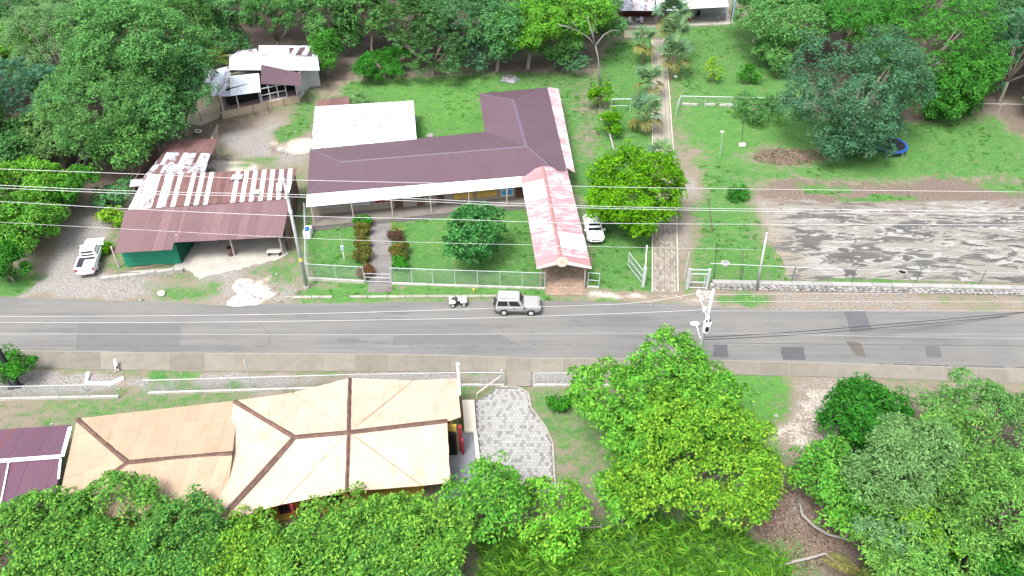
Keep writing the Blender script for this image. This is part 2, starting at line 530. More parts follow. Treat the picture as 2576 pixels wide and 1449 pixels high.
ga = t.mix(t.ramp(t.noise(9, 4, .7, p), .56, .66, 0, .75), ga, (.018, .062, .022))
lush = t.mix(t.ramp(n3, .3, .7), (.048, .165, .024), (.09, .20, .034))
ga = t.mix(t.ramp(t.noise(2.6, 5, .75, t.pos((.6, 1.3, 1)), .6), .5, .64, 0, .85), ga, (.10, .185, .042))
ga = t.mix(t.ramp(t.noise(1.7, 5, .75, p, .8), .57, .68, 0, .6), ga, (.032, .105, .028))
ga = t.mix(t.ramp(t.noise(.8, 6, .78, p), .56, .66, 0, .85), ga, t.mix(n3, (.13, .115, .07), (.19, .165, .11)))
ga = t.mix(t.math('MULTIPLY', wy, t.ramp(n1, .35, .6)), ga, lush)
c = soil
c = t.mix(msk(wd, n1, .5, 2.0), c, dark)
c = t.mix(msk(wb_, n1), c, litter)
c = t.mix(msk(wr, t.mix(.5, n1, n3), 1.6), c, grav)
c = t.mix(msk(ws, t.mix(.5, n1, n3), 1.5), c, sand)
c = t.mix(msk(wg, t.mix(.45, n1, n3), 1.5, 4.0), c, ga)
bh = t.math('ADD', t.math('MULTIPLY', n3, 1.0), t.math('MULTIPLY', n4, .6))
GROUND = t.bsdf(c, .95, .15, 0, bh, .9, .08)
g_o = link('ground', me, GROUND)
tag(g_o, 'mixed soil, gravel and grass ground of the village plots', kind='structure')

def gsheet(name, pts, z0, z1, mat, label, kind='structure', cat=None):
    mb = MB().prism([at(x, y)[:2] for x, y in pts], z0, z1)
    o = link(name, new_mesh(name, mb.v, mb.f), mat)
    return tag(o, label, cat, kind=kind)

# ------------------------------------------------------------------ road
t = NT('asphalt')
p = t.pos()
st = t.noise(1.0, 5, .6, t.pos((.07, 1.3, 1)))
nz = t.noise(2.2, 5, .65, p); big = t.noise(.12, 3, .5, p); gr = t.noise(45, 2, .6, p)
c = t.mix(t.ramp(st, .3, .7), (.075, .074, .072), (.125, .123, .119))
c = t.mix(t.ramp(big, .35, .65, 0, .6), c, (.135, .128, .117))
c = t.mix(t.ramp(nz, .6, .75, 0, .5), c, (.072, .07, .068))
c = t.mix(t.ramp(gr, .55, .8, 0, .35), c, (.17, .167, .16))
c = t.mix(t.ramp(t.noise(.9, 6, .8, t.pos((.25, 1.6, 1)), .4), .57, .66, 0, .55), c, (.062, .061, .06))
c = t.mix(t.ramp(t.noise(.5, 5, .7, t.pos((.05, 2.2, 1))), .58, .66, 0, .5), c, (.165, .163, .158))
vc = t.n('TexVoronoi', {'Vector': t.n('VectorMath', {0: p, 1: t.n('VectorMath', {0: t.n('TexNoise', {'Vector': p, 'Scale': 1.2}).outputs['Color'], 1: (.9, .9, 0)}, operation='MULTIPLY').outputs[0]}, operation='ADD').outputs[0], 'Scale': .42}, feature='DISTANCE_TO_EDGE').outputs['Distance']
c = t.mix(t.math('MULTIPLY', t.ramp(vc, .0, .009, .4, 0), t.ramp(t.noise(.2, 2, .5, p), .5, .6)), c, (.04, .04, .04))
ASPH = t.bsdf(c, .88, .3, 0, gr, .4, .01)
RT = [(-600, 738), (-200, 745), (0, 747), (233, 756), (400, 759), (540, 768), (590, 771), (640, 768), (684, 763), (860, 764), (1040, 760), (1240, 756), (1364, 755), (1530, 760), (1690, 764), (1790, 773), (1900, 779), (2240, 782), (2576, 783), (2900, 783), (3300, 780)]
RB = [(-600, 876), (-200, 880), (42, 883), (208, 885), (416, 889), (859, 891), (1109, 894), (1267, 899), (1337, 902), (1476, 902), (1826, 908), (2092, 914), (2301, 922), (2576, 930), (2900, 938), (3300, 950)]
def interp(L, x):
    return float(np.interp(x, [a for a, _ in L], [b for _, b in L]))
rg = random.Random(3)
rx_ = np.linspace(-600, 3300, 240)
tv = [at(x, interp(RT, x) + rg.uniform(-1.0, 1.0)) for x in rx_]
bv = [at(x, interp(RB, x)) for x in rx_]
K = 7
vs, fs = [], []
for a_, b_ in zip(tv, bv):
    for k in range(K):
        q = a_.lerp(b_, k / (K - 1))
        e = k / (K - 1) * 2 - 1
        vs.append((q.x, q.y, .004 + .05 * (1 - e * e)))
for i in range(len(rx_) - 1):
    for k in range(K - 1):
        fs.append((i * K + k, i * K + k + 1, (i + 1) * K + k + 1, (i + 1) * K + k))
road = link('road', new_mesh('road', vs, fs, True), ASPH)
tag(road, 'grey worn asphalt road crossing the village', kind='structure')

def road_z(q):
    # crown height at a point of the road
    for i in range(len(tv) - 1):
        if tv[i].x <= q.x <= tv[i + 1].x or i == len(tv) - 2:
            f_ = max(0, min(1, (tv[i].y - q.y) / max(.1, tv[i].y - bv[i].y)))
            e = f_ * 2 - 1
            return .004 + .05 * (1 - e * e)
PATCH_D = plain('asphalt_patch', (.072, .072, .076), .85, .25, 2.5, .1)
PATCH_L = plain('asphalt_patch_pale', (.10, .099, .097), .85, .12, 1.5, .1)
def patch(pts, mat, nm='asphalt_patch'):
    ps = []
    n = len(pts)
    for i in range(n):
        for k in range(4):
            x = pts[i][0] + (pts[(i + 1) % n][0] - pts[i][0]) * k / 4
            y = pts[i][1] + (pts[(i + 1) % n][1] - pts[i][1]) * k / 4
            q = at(x + rg.uniform(-2, 2), y + rg.uniform(-.6, .6)); ps.append((q.x, q.y, road_z(q) + .006))
    c_ = sum((Vector(q) for q in ps), Vector()) / len(ps); c_.z = road_z(c_) + .007
    m = len(ps)
    o = link(nm, new_mesh(nm, ps + [c_], [(m, i, (i + 1) % m) for i in range(m)]), mat, road)
    # face up
    if o.data.polygons[0].normal.z < 0:
        o.data.flip_normals()
for pts in ([(2122, 783), (2176, 783), (2196, 835), (2140, 838)], [(1965, 874), (2022, 874), (2025, 906), (1968, 905)], [(2326, 872), (2362, 872), (2368, 900), (2332, 900)], [(1795, 868), (1828, 868), (1832, 900), (1795, 898)]):
    patch(pts, PATCH_D)
for pts in ([(2128, 858), (2165, 865), (2180, 898), (2150, 892)],):
    patch(pts, plain('oily_stain', (.085, .075, .065), .8, .25, 2))
for pts in ([(990, 845), (1260, 842), (1300, 865), (985, 868)], [(200, 815), (460, 815), (450, 880), (190, 880)], [(850, 852), (905, 852), (900, 862), (850, 862)], [(650, 770), (930, 768), (930, 790), (660, 795)]):
    patch(pts, PATCH_L)
LINE = plain('faded_line_paint', (.23, .225, .21), .8, .3, 1.2, 0, dirt=(.13, .13, .125), dfac=.9)
for y0, x0, x1 in ((757.5, 860, 1240), (760, 1250, 1520)):
    pass
# drain grate strip and crack lines in the asphalt
CRACK = plain('crack_filler', (.04, .04, .042), .8, .2, 3)
for L_, w_ in (([(0, 868), (210, 870), (700, 872)], .05), ([(1250, 866), (1500, 869), (1960, 872)], .05), ([(640, 803), (680, 846), (672, 880)], .045), ([(1335, 835), (1338, 848)], .1), ([(880, 858), (1180, 880)], .04), ([(2210, 915), (2400, 921), (2576, 925)], .1)):
    mb = MB()
    for i in range(len(L_) - 1):
        nseg = max(3, int(abs(L_[i + 1][0] - L_[i][0]) / 12))
        prev = None
        for k in range(nseg + 1):
            f_ = k / nseg
            q = at(L_[i][0] + (L_[i + 1][0] - L_[i][0]) * f_ + rg.uniform(-2, 2), L_[i][1] + (L_[i + 1][1] - L_[i][1]) * f_ + rg.uniform(-.8, .8))
            q.z = road_z(q) + .011
            if prev is not None and rg.random() < .8:
                d_ = (q - prev).normalized(); s_ = Vector((-d_.y, d_.x, 0)) * w_ * rg.uniform(.3, 1) / 2
                mb.add([prev - s_, q - s_, q + s_, prev + s_], [(0, 1, 2, 3)])
            prev = q
    o = link('tar_crack', new_mesh('tar_crack', mb.v, mb.f), CRACK, road)

# ------------------------------------------------------------------ pavement along the near side
SWB = [(-600, 918), (83, 925), (291, 931), (500, 934), (859, 935), (1266, 936), (1476, 939), (1854, 943), (2175, 951), (2576, 966), (3300, 990)]
PAVE = plain('pavement_concrete', (.148, .134, .109), .9, .2, 1.3, .13, dirt=(.11, .1, .085), dfac=.6, bump=.25, bscale=30)
pave_base = MB()
bx = np.linspace(-600, 3300, 160)
tp = [at(x, interp(RB, x)) for x in bx]; bt = [at(x, interp(SWB, x)) for x in bx]
vv = []
for a_, b_ in zip(tp, bt):
    vv += [(a_.x, a_.y + .0, -.02), (a_.x, a_.y, .09), (b_.x, b_.y, .09), (b_.x, b_.y, -.02)]
ff = []
for i in range(len(bx) - 1):
    for k in range(3):
        ff.append((i * 4 + k, i * 4 + k + 1, (i + 1) * 4 + k + 1, (i + 1) * 4 + k))
pv = link('pavement', new_mesh('pavement', vv, ff), plain('kerb_concrete', (.2, .185, .16), .9, .2, 2, 0))
tag(pv, 'pale concrete pavement between the road and the front fence', kind='structure')
x = -300.0
rgp = random.Random(11)
while x < 2900:
    w = rgp.uniform(70, 92) if x < 1500 else rgp.uniform(74, 84)
    x1 = x + w
    for lo, hi in ((1270, 1338),):
        if x < lo < x1: x1 = lo
        if x < hi < x1: x1 = hi
    g_ = .7
    A_, B_, C_, D_ = at(x + g_, interp(RB, x) + 2), at(x1 - g_, interp(RB, x1) + 2), at(x1 - g_, interp(SWB, x1) - 1), at(x + g_, interp(SWB, x) - 1)
    zt = .115 + rgp.uniform(-.008, .01)
    if 1269 < x < 1337: zt = .13
    mb = MB().prism([A_[:2], B_[:2], C_[:2], D_[:2]], .06, zt)
    part('paving_slab', mb, PAVE, pv)
    x = x1
mb = MB().prism([at(1276, 934)[:2], at(1336, 934)[:2], at(1336, 973)[:2], at(1276, 973)[:2]], -.02, .12)
o = link('footbridge_slab', new_mesh('footbridge_slab', mb.v, mb.f), PAVE)
tag(o, 'short concrete slab bridging the gravel strip at the house gate', kind='structure')
# far kerb of the road
KERB = plain('old_kerb', (.25, .235, .2), .9, .25, 2, .15, dirt=(.1, .1, .08), dfac=.6)
kb = link('far_kerb', new_mesh('far_kerb', *(lambda m: (m.v, m.f))(MB().prism([at(720, 747)[:2], at(735, 747)[:2], at(735, 749)[:2], at(720, 749)[:2]], 0, .08))), KERB)
tag(kb, 'low broken kerb edging the grass verge of the school', kind='structure')
x = 735
while x < 1500:
    x1 = min(1500, x + rgp.uniform(40, 70))
    if not 1355 < (x + x1) / 2 < 1470 and rgp.random() < .93:
        ya, yb = (746 + (x - 735) * -.006), (746 + (x1 - 735) * -.006)
        part('kerb_stone', MB().prism([at(x + 1, ya)[:2], at(x1 - 1, yb)[:2], at(x1 - 1, yb + 5)[:2], at(x + 1, ya + 5)[:2]], -.01, .1 + rgp.uniform(-.02, .02)), KERB, kb)
    x = x1

# ------------------------------------------------------------------ old concrete court on the right
t = NT('mouldy_concrete')
p = t.pos(); ps = t.pos((.26, 1.0, 1))
a1 = t.noise(.42, 5, .6, ps, 1.0); a2 = t.noise(1.0, 4, .62, ps, 1.6); a3 = t.noise(7, 4, .7, p)
c = t.mix(t.ramp(a3, .3, .7), (.135, .127, .11), (.19, .18, .158))
c = t.mix(t.ramp(a1, .51, .545), c, t.mix(a3, (.045, .044, .042), (.105, .10, .094)))
c = t.mix(t.ramp(a2, .54, .56), c, (.22, .215, .2))
c = t.mix(t.ramp(t.noise(.8, 4, .65, ps, 1.6), .56, .585), c, (.062, .06, .057))
sx = t.n('SeparateXYZ', {0: t.pos()})
up_ = t.math('ADD', t.ramp(sx.outputs[1], 67.5, 76.0), t.math('MULTIPLY', t.math('SUBTRACT', a1, .5), 1.6))
c = t.mix(t.ramp(up_, .35, .75), c, t.mix(a3, (.085, .066, .055), (.175, .145, .12)))
lf = t.math('ADD', t.ramp(sx.outputs[0], 33.0, 24.0), t.math('MULTIPLY', t.math('SUBTRACT', a2, .5), 1.8))
c = t.mix(t.ramp(lf, .4, .8), c, t.mix(a3, (.14, .12, .095), (.215, .19, .15)))
MOULD = t.bsdf(c, .92, .2, 0, a3, .5, .03)
COURT = [(1925, 500), (2050, 512), (2300, 505), (2700, 500), (3100, 505), (3150, 716), (2700, 712), (2400, 708), (2240, 703), (2090, 700), (2050, 706), (1980, 700), (1965, 650), (1932, 600), (1940, 560)]
rgc = random.Random(5)
cp = []
for i, (x_, y_) in enumerate(COURT):
    x2, y2 = COURT[(i + 1) % len(COURT)]
    for k in range(8):
        cp.append((x_ + (x2 - x_) * k / 8 + rgc.uniform(-5, 5), y_ + (y2 - y_) * k / 8 + rgc.uniform(-2, 2)))
gsheet('concrete_court', cp, -.1, .02, MOULD, 'old weathered concrete slab with black mould and bare patches')
gb = MB()
for i in range(70):
    x_, y_ = rgc.uniform(1960, 2570), rgc.uniform(530, 700)
    q = at(x_, y_)
    gb.blob((q.x, q.y, .02), (rgc.uniform(.06, .3), rgc.uniform(.05, .2), rgc.uniform(.03, .09)), i, 6, 4, .3)
o = link('rubble', new_mesh('rubble', gb.v, gb.f), STONE); tag(o, 'loose rubble lying on the old concrete slab', kind='stuff')
# ================================================================== BUILDINGS
def V2(p): return Vector((p[0], p[1], 0))

def roof_sheets(parent, poly, mat, eave=(0, 1), w=.9, rows=1, amp=.012, th=.025, name='roof_sheet', jit=.0, corr=3, seed=0, org_=None, gap=.004, mats=None):
    """cover a flat polygon with separate corrugated sheets running up from the eave edge"""
    rg_ = random.Random(seed)
    P = [Vector(q) for q in poly]
    n = Vector((0, 0, 0))
    for i in range(len(P)):
        a, b = P[i], P[(i + 1) % len(P)]
        n += Vector(((a.y - b.y) * (a.z + b.z), (a.z - b.z) * (a.x + b.x), (a.x - b.x) * (a.y + b.y)))
    n.normalize()
    if n.z < 0: n = -n
    c = sum(P, Vector()) / len(P)
    u = P[eave[1]] - P[eave[0]]
    u = (u - n * u.dot(n)).normalized()
    v = n.cross(u)
    Q = [((p - c).dot(u), (p - c).dot(v)) for p in P]
    R_ = [(p - c).dot(n) for p in P]
    # residual height, so that slightly warped roofs still meet
    Am = np.array([[a, b, a * b, 1] for a, b in Q]); 
    co = np.linalg.lstsq(Am, np.array(R_), rcond=None)[0]
    res = lambda a, b: float(co[0] * a + co[1] * b + co[2] * a * b + co[3])
    def vr(x):
        hit = []
        for i in range(len(Q)):
            (x0, y0), (x1, y1) = Q[i], Q[(i + 1) % len(Q)]
            if (x0 <= x <= x1 or x1 <= x <= x0) and abs(x1 - x0) > 1e-6:
                hit.append(y0 + (y1 - y0) * (x - x0) / (x1 - x0))
        return (min(hit), max(hit)) if len(hit) > 1 else None
    um, uM = min(a for a, _ in Q), max(a for a, _ in Q)
    vm, vM = min(b for _, b in Q), max(b for _, b in Q)
    ns = max(1, round((uM - um) / w))
    ws = (uM - um) / ns
    L = org_ if org_ is not None else org(parent)
    made = []
    for i in range(ns):
        u0, u1 = um + i * ws + 1e-4, um + (i + 1) * ws - 1e-4
        for r in range(rows):
            b0, b1 = vm + (vM - vm) * r / rows - (.06 if r else 0), vm + (vM - vm) * (r + 1) / rows
            js = [rg_.uniform(-1, 1) * jit for _ in range(3)]
            cols = []
            m = corr * 2 + 1
            for k in range(m):
                x = u0 + gap + (u1 - u0 - 2 * gap) * k / (m - 1)
                rr = vr(x)
                if rr is None: continue
                lo, hi = max(rr[0], b0), min(rr[1], b1)
                if hi - lo < .015: continue
                z = amp * (1 if k % 2 else -1) + js[0] * .3 + (k / (m - 1) - .5) * js[1] * .4 - r * 0.0 + (.006 if (i + r) % 2 else 0)
                dj = js[2] * .5
                pts_ = []
                for y in (lo + (dj if lo == b0 or True else 0) * 0.2, hi):
                    base = c + u * x + v * y + n * (res(x, y) + z)
                    pts_.append(base)
                cols.append(pts_)
            if len(cols) < 2: continue
            vs, fs = [], []
            for lo_, hi_ in cols:
                vs += [lo_ - L, hi_ - L, hi_ - n * th - L, lo_ - n * th - L]
            K_ = len(cols)
            for k in range(K_ - 1):
                a, b = k * 4, (k + 1) * 4
                fs += [(a, b, b + 1, a + 1), (a + 1, b + 1, b + 2, a + 2), (a + 2, b + 2, b + 3, a + 3), (a + 3, b + 3, b, a)]
            fs += [(0, 1, 2, 3), ((K_ - 1) * 4 + 3, (K_ - 1) * 4 + 2, (K_ - 1) * 4 + 1, (K_ - 1) * 4)]
            mt = mats(i, r, rg_) if mats else mat
            o = link(name, new_mesh(name, vs, fs), mt, parent)
            made.append(o)
    return made

def ridge_cap(parent, p, q, w, mat, lift=.05, drop=.04, name='ridge_cap'):
    p, q = Vector(p), Vector(q)
    t_ = (q - p).normalized()
    s_ = t_.cross(Vector((0, 0, 1))).normalized() * w / 2
    up = Vector((0, 0, 1))
    sec = [s_ - up * drop, up * lift * .4 + s_ * .25, up * lift, up * lift * .4 - s_ * .25, -s_ - up * drop, -up * (drop + .02)]
    mb = MB()
    k = len(sec)
    mb.add([p + e for e in sec] + [q + e for e in sec], [(i, (i + 1) % k, k + (i + 1) % k, k + i) for i in range(k)] + [tuple(range(k - 1, -1, -1)), tuple(range(k, 2 * k))])
    return part(name, mb, mat, parent)

def wall_between(parent, p, q, z0, z1, th, mat, name='wall', label=None):
    p, q = V2(p), V2(q)
    d = (q - p).normalized(); s_ = Vector((-d.y, d.x, 0)) * th / 2
    mb = MB().prism([(p - s_)[:2], (q - s_)[:2], (q + s_)[:2], (p + s_)[:2]], z0, z1)
    return part(name, mb, mat, parent, label=label)

def on_wall(parent, p, q, f0, f1, z0, z1, off, th, mat, name, side=-1):
    """a plate on a wall running p-q, from fraction f0 to f1"""
    p, q = V2(p), V2(q)
    d = (q - p); s_ = Vector((-d.y, d.x, 0)).normalized() * side
    a, b = p + d * f0, p + d * f1
    mb = MB().prism([(a + s_ * (off - th))[:2], (b + s_ * (off - th))[:2], (b + s_ * off)[:2], (a + s_ * off)[:2]], z0, z1)
    return part(name, mb, mat, parent)

def window(parent, p, q, f0, f1, z0, z1, off, fm, gm, side=-1, nx=2, ny=1, name='window'):
    w = on_wall(parent, p, q, f0, f1, z0, z1, off, .05, gm, name, side)
    d = (V2(q) - V2(p)).length
    b = .05 / d
    for k in range(nx + 1):
        fx = f0 + (f1 - f0) * k / nx
        on_wall(w, p, q, fx - b / 2, fx + b / 2, z0, z1, off + .025, .03, fm, 'frame', side)
    for k in range(ny + 1):
        z = z0 + (z1 - z0) * k / ny
        on_wall(w, p, q, f0, f1, z - .025, z + .025, off + .022, .03, fm, 'frame', side)
    return w

# ---- roof metals
def metal_mat(name, col, col2, rust=(.17, .065, .035), rfac=.6, rs=.5, streak=(1.2, .12), rough=.5, var=.12, lo=.52, hi=.7, spec=.2):
    """painted or bare sheet metal with rust streaks running down the slope (world y)"""
    if name in MATS: return MATS[name]
    t = NT(name)
    p = t.pos(); ob = t.n('ObjectInfo').outputs['Random']
    off = t.n('CombineXYZ', {0: t.math('MULTIPLY', ob, 7.0), 1: t.math('MULTIPLY', ob, 13.0), 2: 0.0}).outputs[0]
    q = t.n('VectorMath', {0: t.pos((streak[0], streak[1], streak[1])), 1: t.n('VectorMath', {0: off, 1: (.15, .15, .15)}, operation='MULTIPLY').outputs[0]}, operation='ADD').outputs[0]
    n1 = t.noise(1.6, 5, .65, q); n2 = t.noise(rs, 5, .65, p); n3 = t.noise(6, 4, .65, p)
    c = t.mix(n1, col, col2)
    c = t.mix(1.0, c, t.n('CombineColor', {k: t.ramp(ob, 0, 1, 1 - var, 1 + var) for k in range(3)}).outputs[0], 'MULTIPLY')
    m = t.math('ADD', t.math('MULTIPLY', n1, .5), t.math('MULTIPLY', n2, .5))
    c = t.mix(t.ramp(t.math('ADD', m, t.math('MULTIPLY', t.math('SUBTRACT', n3, .5), .25)), lo, hi, 0, rfac), c, rust)
    MATS[name] = t.bsdf(c, rough, spec, 0, n3, .1, .01)
    return MATS[name]

MAUVE = metal_mat('maroon_roof_sheet', (.072, .044, .056), (.082, .051, .063), (.056, .036, .043), .4, .3, (.3, .3), .45, .03)
MAUVE_CAP = plain('maroon_ridge', (.092, .072, .098), .5, .12, 2, .05)
WHITE_ROOF = metal_mat('white_roof_sheet', (.48, .47, .465), (.56, .55, .54), (.27, .2, .18), .6, .7, (1.5, .5), .45, .05, .57, .7)
RUST_PINK = metal_mat('faded_red_sheet', (.225, .12, .125), (.29, .17, .18), (.17, .07, .065), .7, .8, (.25, 1.6), .6, .12, .5, .68)
RUST_PALE = metal_mat('pale_worn_sheet', (.36, .31, .34), (.43, .39, .42), (.24, .10, .105), .75, .8, (.2, 1.8), .6, .06, .52, .66)
MAROON_OLD = metal_mat('old_maroon_sheet', (.108, .064, .068), (.145, .09, .096), (.095, .04, .036), .5, .5, (1.8, .12), .6, .12, .5, .7)
ZINC = metal_mat('bare_zinc_sheet', (.27, .30, .36), (.38, .41, .46), (.13, .06, .05), .9, 1.2, (1.8, .3), .5, .1, .49, .56)
ZINC_WHITE = metal_mat('bright_zinc_sheet', (.40, .43, .48), (.48, .51, .55), (.22, .17, .16), .75, 1.6, (1.0, .4), .5, .04, .54, .63)
RUSTED = metal_mat('rusted_sheet', (.10, .052, .05), (.135, .075, .07), (.06, .028, .025), .6, .9, (1.5, .3), .8, .2, .45, .65)
ORANGE = metal_mat('apricot_roof_sheet', (.262, .182, .122), (.305, .225, .158), (.20, .11, .06), .6, .7, (.9, .5), .55, .06, .52, .72)
ORANGE_CAP = plain('brown_ridge_cap', (.075, .042, .034), .7, .3, 3, .1, dirt=(.16, .10, .07), dfac=.6)
ORANGE_P = metal_mat('bleached_apricot_sheet', (.325, .245, .178), (.385, .31, .24), (.245, .145, .08), .65, .6, (.9, .5), .55, .06, .50, .70)
PURPLE = metal_mat('purple_brown_sheet', (.07, .036, .056), (.092, .047, .068), (.11, .032, .024), .9, .22, (.8, .06), .5, .06, .5, .62)
CREAM_WALL = plain('cream_wall', (.21, .185, .15), .9, .1, 1.2, .03, dirt=(.2, .17, .13))
GREY_WALL = plain('grey_plaster', (.22, .21, .2), .9, .15, 1.5, .03, dirt=(.12, .11, .1))
GREEN_WALL = plain('green_board', (.016, .16, .098), .6, .08, 1, .06)
YELLOW_WALL = plain('ochre_yellow_paint', (.38, .25, .055), .8, .12, 1.5, .03)
BLUE_PAINT = plain('sky_blue_paint', (.07, .25, .42), .7, .15, 2, .05)
RED_PAINT = plain('dark_red_paint', (.2, .025, .03), .7, .15, 2, .05)
FLOOR_TILE = plain('grey_floor', (.16, .17, .185), .5, .12, 1.5, .05, dirt=(.1, .1, .11))

# ------------------------------------------------------------------ 1 school
ZE, ZR = 2.9, 4.1
S = thing('school_building', 'long L-shaped school with smooth maroon hip roof and white veranda strip', 'building', at(1000, 520))
fl, bl = at(772, 487, ZE), at(780, 374, ZE)
inner = at(1220, 332, ZE); wbl, wbr = at(1205, 235, ZE), at(1377, 220, ZE)
wfr = at(1425, 418, ZE)
fr = at(1428, 428, ZE)
r0, r1, r2 = at(858, 407, ZR), at(1325, 368, ZR), at(1292, 252, ZR)
frx = at(1405, 434, ZE)
roof_sheets(S, [fl, frx, r1, r0], MAUVE, w=1.05, corr=4, amp=.004, gap=.002, rows=2)
roof_sheets(S, [inner, bl, r0, r1], MAUVE, w=1.05, corr=4, amp=.004, gap=.002, rows=2)
roof_sheets(S, [bl, fl, r0], MAUVE, w=1.05, corr=4, amp=.004, gap=.002, rows=2)
roof_sheets(S, [wbl, inner, r1, r2], MAUVE, w=1.05, corr=4, amp=.004, gap=.002, rows=2)
roof_sheets(S, [wbr, wbl, r2], MAUVE, w=1.05, corr=4, amp=.004, gap=.002, rows=2)
roof_sheets(S, [frx, fr, wbr, r2, r1], MAUVE, eave=(1, 2), w=1.05, corr=4, amp=.004, gap=.002, rows=2)
for a_, b_ in ((r0, r1), (r1, r2), (r2, wbl), (r2, wbr), (r0, fl), (r0, bl), (r1, frx)):
    ridge_cap(S, a_, b_, .34 if a_ in (r0, r1) and b_ in (r1, r2) else .2, MAUVE_CAP, .05, .03)
# veranda strip along the front
va, vb = at(770, 521, 2.35), at(1332, 467.5, 2.35)
vc, vd = at(1332, 442, 2.8), at(770, 488, 2.8)
roof_sheets(S, [va, vb, vc, vd], WHITE_ROOF, w=.95, corr=4, amp=.008, name='veranda_sheet')
# worn side strip on the wing
sa_, sb_ = at(1447, 436, 2.5), at(1405, 223, 2.5)
def strip_m(i, r, g): return WORN2 if g.random() < .75 else RUST_PALE
WORN2 = metal_mat('blotchy_pink_sheet', (.25, .15, .155), (.33, .22, .23), (.42, .37, .39), .8, 1.0, (.5, 1.2), .6, .1, .46, .6)
roof_sheets(S, [sa_, sb_, at(1377, 219, 2.88), at(1424, 420, 2.88)], RUST_PINK, w=1.5, corr=4, amp=.01, jit=.03, seed=4, name='side_roof_sheet', mats=strip_m)
# walls
def inset(p, dx, dy): return Vector((p.x + dx, p.y + dy, 0))
w_fl, w_fr = inset(vd, .25, .15), inset(vc, .2, .15)
w_bl = inset(bl, .5, -.5)
wall_between(S, w_fl, w_fr, 0, 2.85, .18, CREAM_WALL, 'front_wall')
wall_between(S, w_fl + Vector((.2, 0, 0)), w_bl, 0, 2.7, .18, GREY_WALL, 'side_wall')
w_in = inset(inner, .45, -.4)
wall_between(S, w_bl, w_in, 0, 2.7, .18, CREAM_WALL, 'back_wall')
w_wbl, w_wbr = inset(wbl, .5, -.5), inset(wbr, -.5, -.5)
wall_between(S, w_in, w_wbl, 0, 2.7, .18, CREAM_WALL, 'back_wall')
wall_between(S, w_wbl, w_wbr, 0, 2.7, .18, CREAM_WALL, 'back_wall')
w_er = inset(fr, -.5, .3)
wall_between(S, w_wbr, w_er, 0, 2.7, .18, CREAM_WALL, 'side_wall')
wall_between(S, w_fr, w_er, 0, 2.7, .18, CREAM_WALL, 'front_wall')
# facade openings seen under the veranda
for f0, f1, m_ in ((.03, .15, GREY_WALL), (.17, .26, plain('grey_shutter', (.3, .32, .34), .6)), (.28, .36, RED_PAINT)):
    window(S, w_fl, w_fr, f0, f1, .9, 2.1, .13, GALV, m_, -1, 3)
for f0, f1 in ((.64, .73), (.745, .84)):
    window(S, w_fl, w_fr, f0, f1, .55, 1.9, .13, WOOD_GREY, YELLOW_WALL, -1, 3, 2, 'shutter')
for f0, f1 in ((.86, .915), (.965, .995)):
    window(S, w_fl, w_fr, f0, f1, .5, 2.0, .13, WHITE_PAINT, BLUE_PAINT, -1, 2, 2, 'shutter')
for f0 in (.37, .47, .56, .925):
    d_ = on_wall(S, w_fl, w_fr, f0, f0 + .036, .12, 2.1, .13, .06, plain('brown_door', (.09, .05, .035), .6), 'door')
    on_wall(d_, w_fl, w_fr, f0 + .003, f0 + .006, 1.0, 1.12, .16, .03, GALV, 'handle')
# veranda floor and posts
v_a, v_b = V2(va), V2(vb)
FL = plain('veranda_concrete', (.13, .115, .10), .85, .18, 1.2, .05, dirt=(.075, .065, .06))
part('veranda_floor', MB().prism([(v_a + Vector((.2, -.35, 0)))[:2], (v_b + Vector((0, -.25, 0)))[:2], w_fr[:2], w_fl[:2]], -.05, .12), FL, S)
for k in range(6):
    q = v_a.lerp(v_b, .02 + k * .175) + Vector((0, .1, 0))
    part('veranda_post', MB().cyl((q.x, q.y, 1.2), .05, 2.4, 8), plain('pale_pink_post', (.42, .33, .31), .7), S)
part('gutter_channel', MB().prism([(v_a + Vector((.3, -1.0, 0)))[:2], (v_b + Vector((0, -.85, 0)))[:2], (v_b + Vector((0, -.3, 0)))[:2], (v_a + Vector((.3, -.4, 0)))[:2]], -.05, .03), plain('dark_channel_concrete', (.075, .07, .066), .8, .25, 2), S)  # darker concrete strip before the veranda floor

# white annex behind
AN = thing('school_annex', 'low shed behind the school with spotted white metal roof', 'shed', at(915, 340))
a0, a1, a2, a3 = at(783, 376, 2.95), at(1048, 352, 2.95), at(1040, 253, 2.7), at(792, 268, 2.7)
roof_sheets(AN, [a0, a1, a2, a3], metal_mat('spotted_white_sheet', (.50, .49, .48), (.58, .57, .56), (.15, .11, .09), 1.0, 2.2, (2.4, .5), .45, .05, .55, .57), w=.9, corr=4, amp=.009, gap=.01)
for p_, q_ in ((a1, a2), (a2, a3), (a3, a0)):
    wall_between(AN, inset(p_, -.35 if p_ is a1 else (.3 if p_ is a3 else 0), -.35 if p_ is a2 else 0), inset(q_, 0, -.35 if q_ in (a2, a3) else 0), 0, 2.55, .15, GREY_WALL)
b0, b1, b2, b3 = at(796, 268, 2.3), at(880, 262, 2.3), at(876, 242, 2.2), at(799, 251, 2.2)
RS = thing('rusty_lean_to', 'small rusty lean-to roof against the white shed', 'shed', at(838, 300))
roof_sheets(RS, [b0, b1, b2, b3], RUSTED, w=.8, jit=.03, amp=.015, seed=9, mats=lambda i, r, g: RUSTED)
for q in (b1, b2, b3):
    part('post', MB().cyl((q.x * .995 - .1, q.y - .2, 1.05), .05, 2.1, 6), WOOD_GREY, RS)

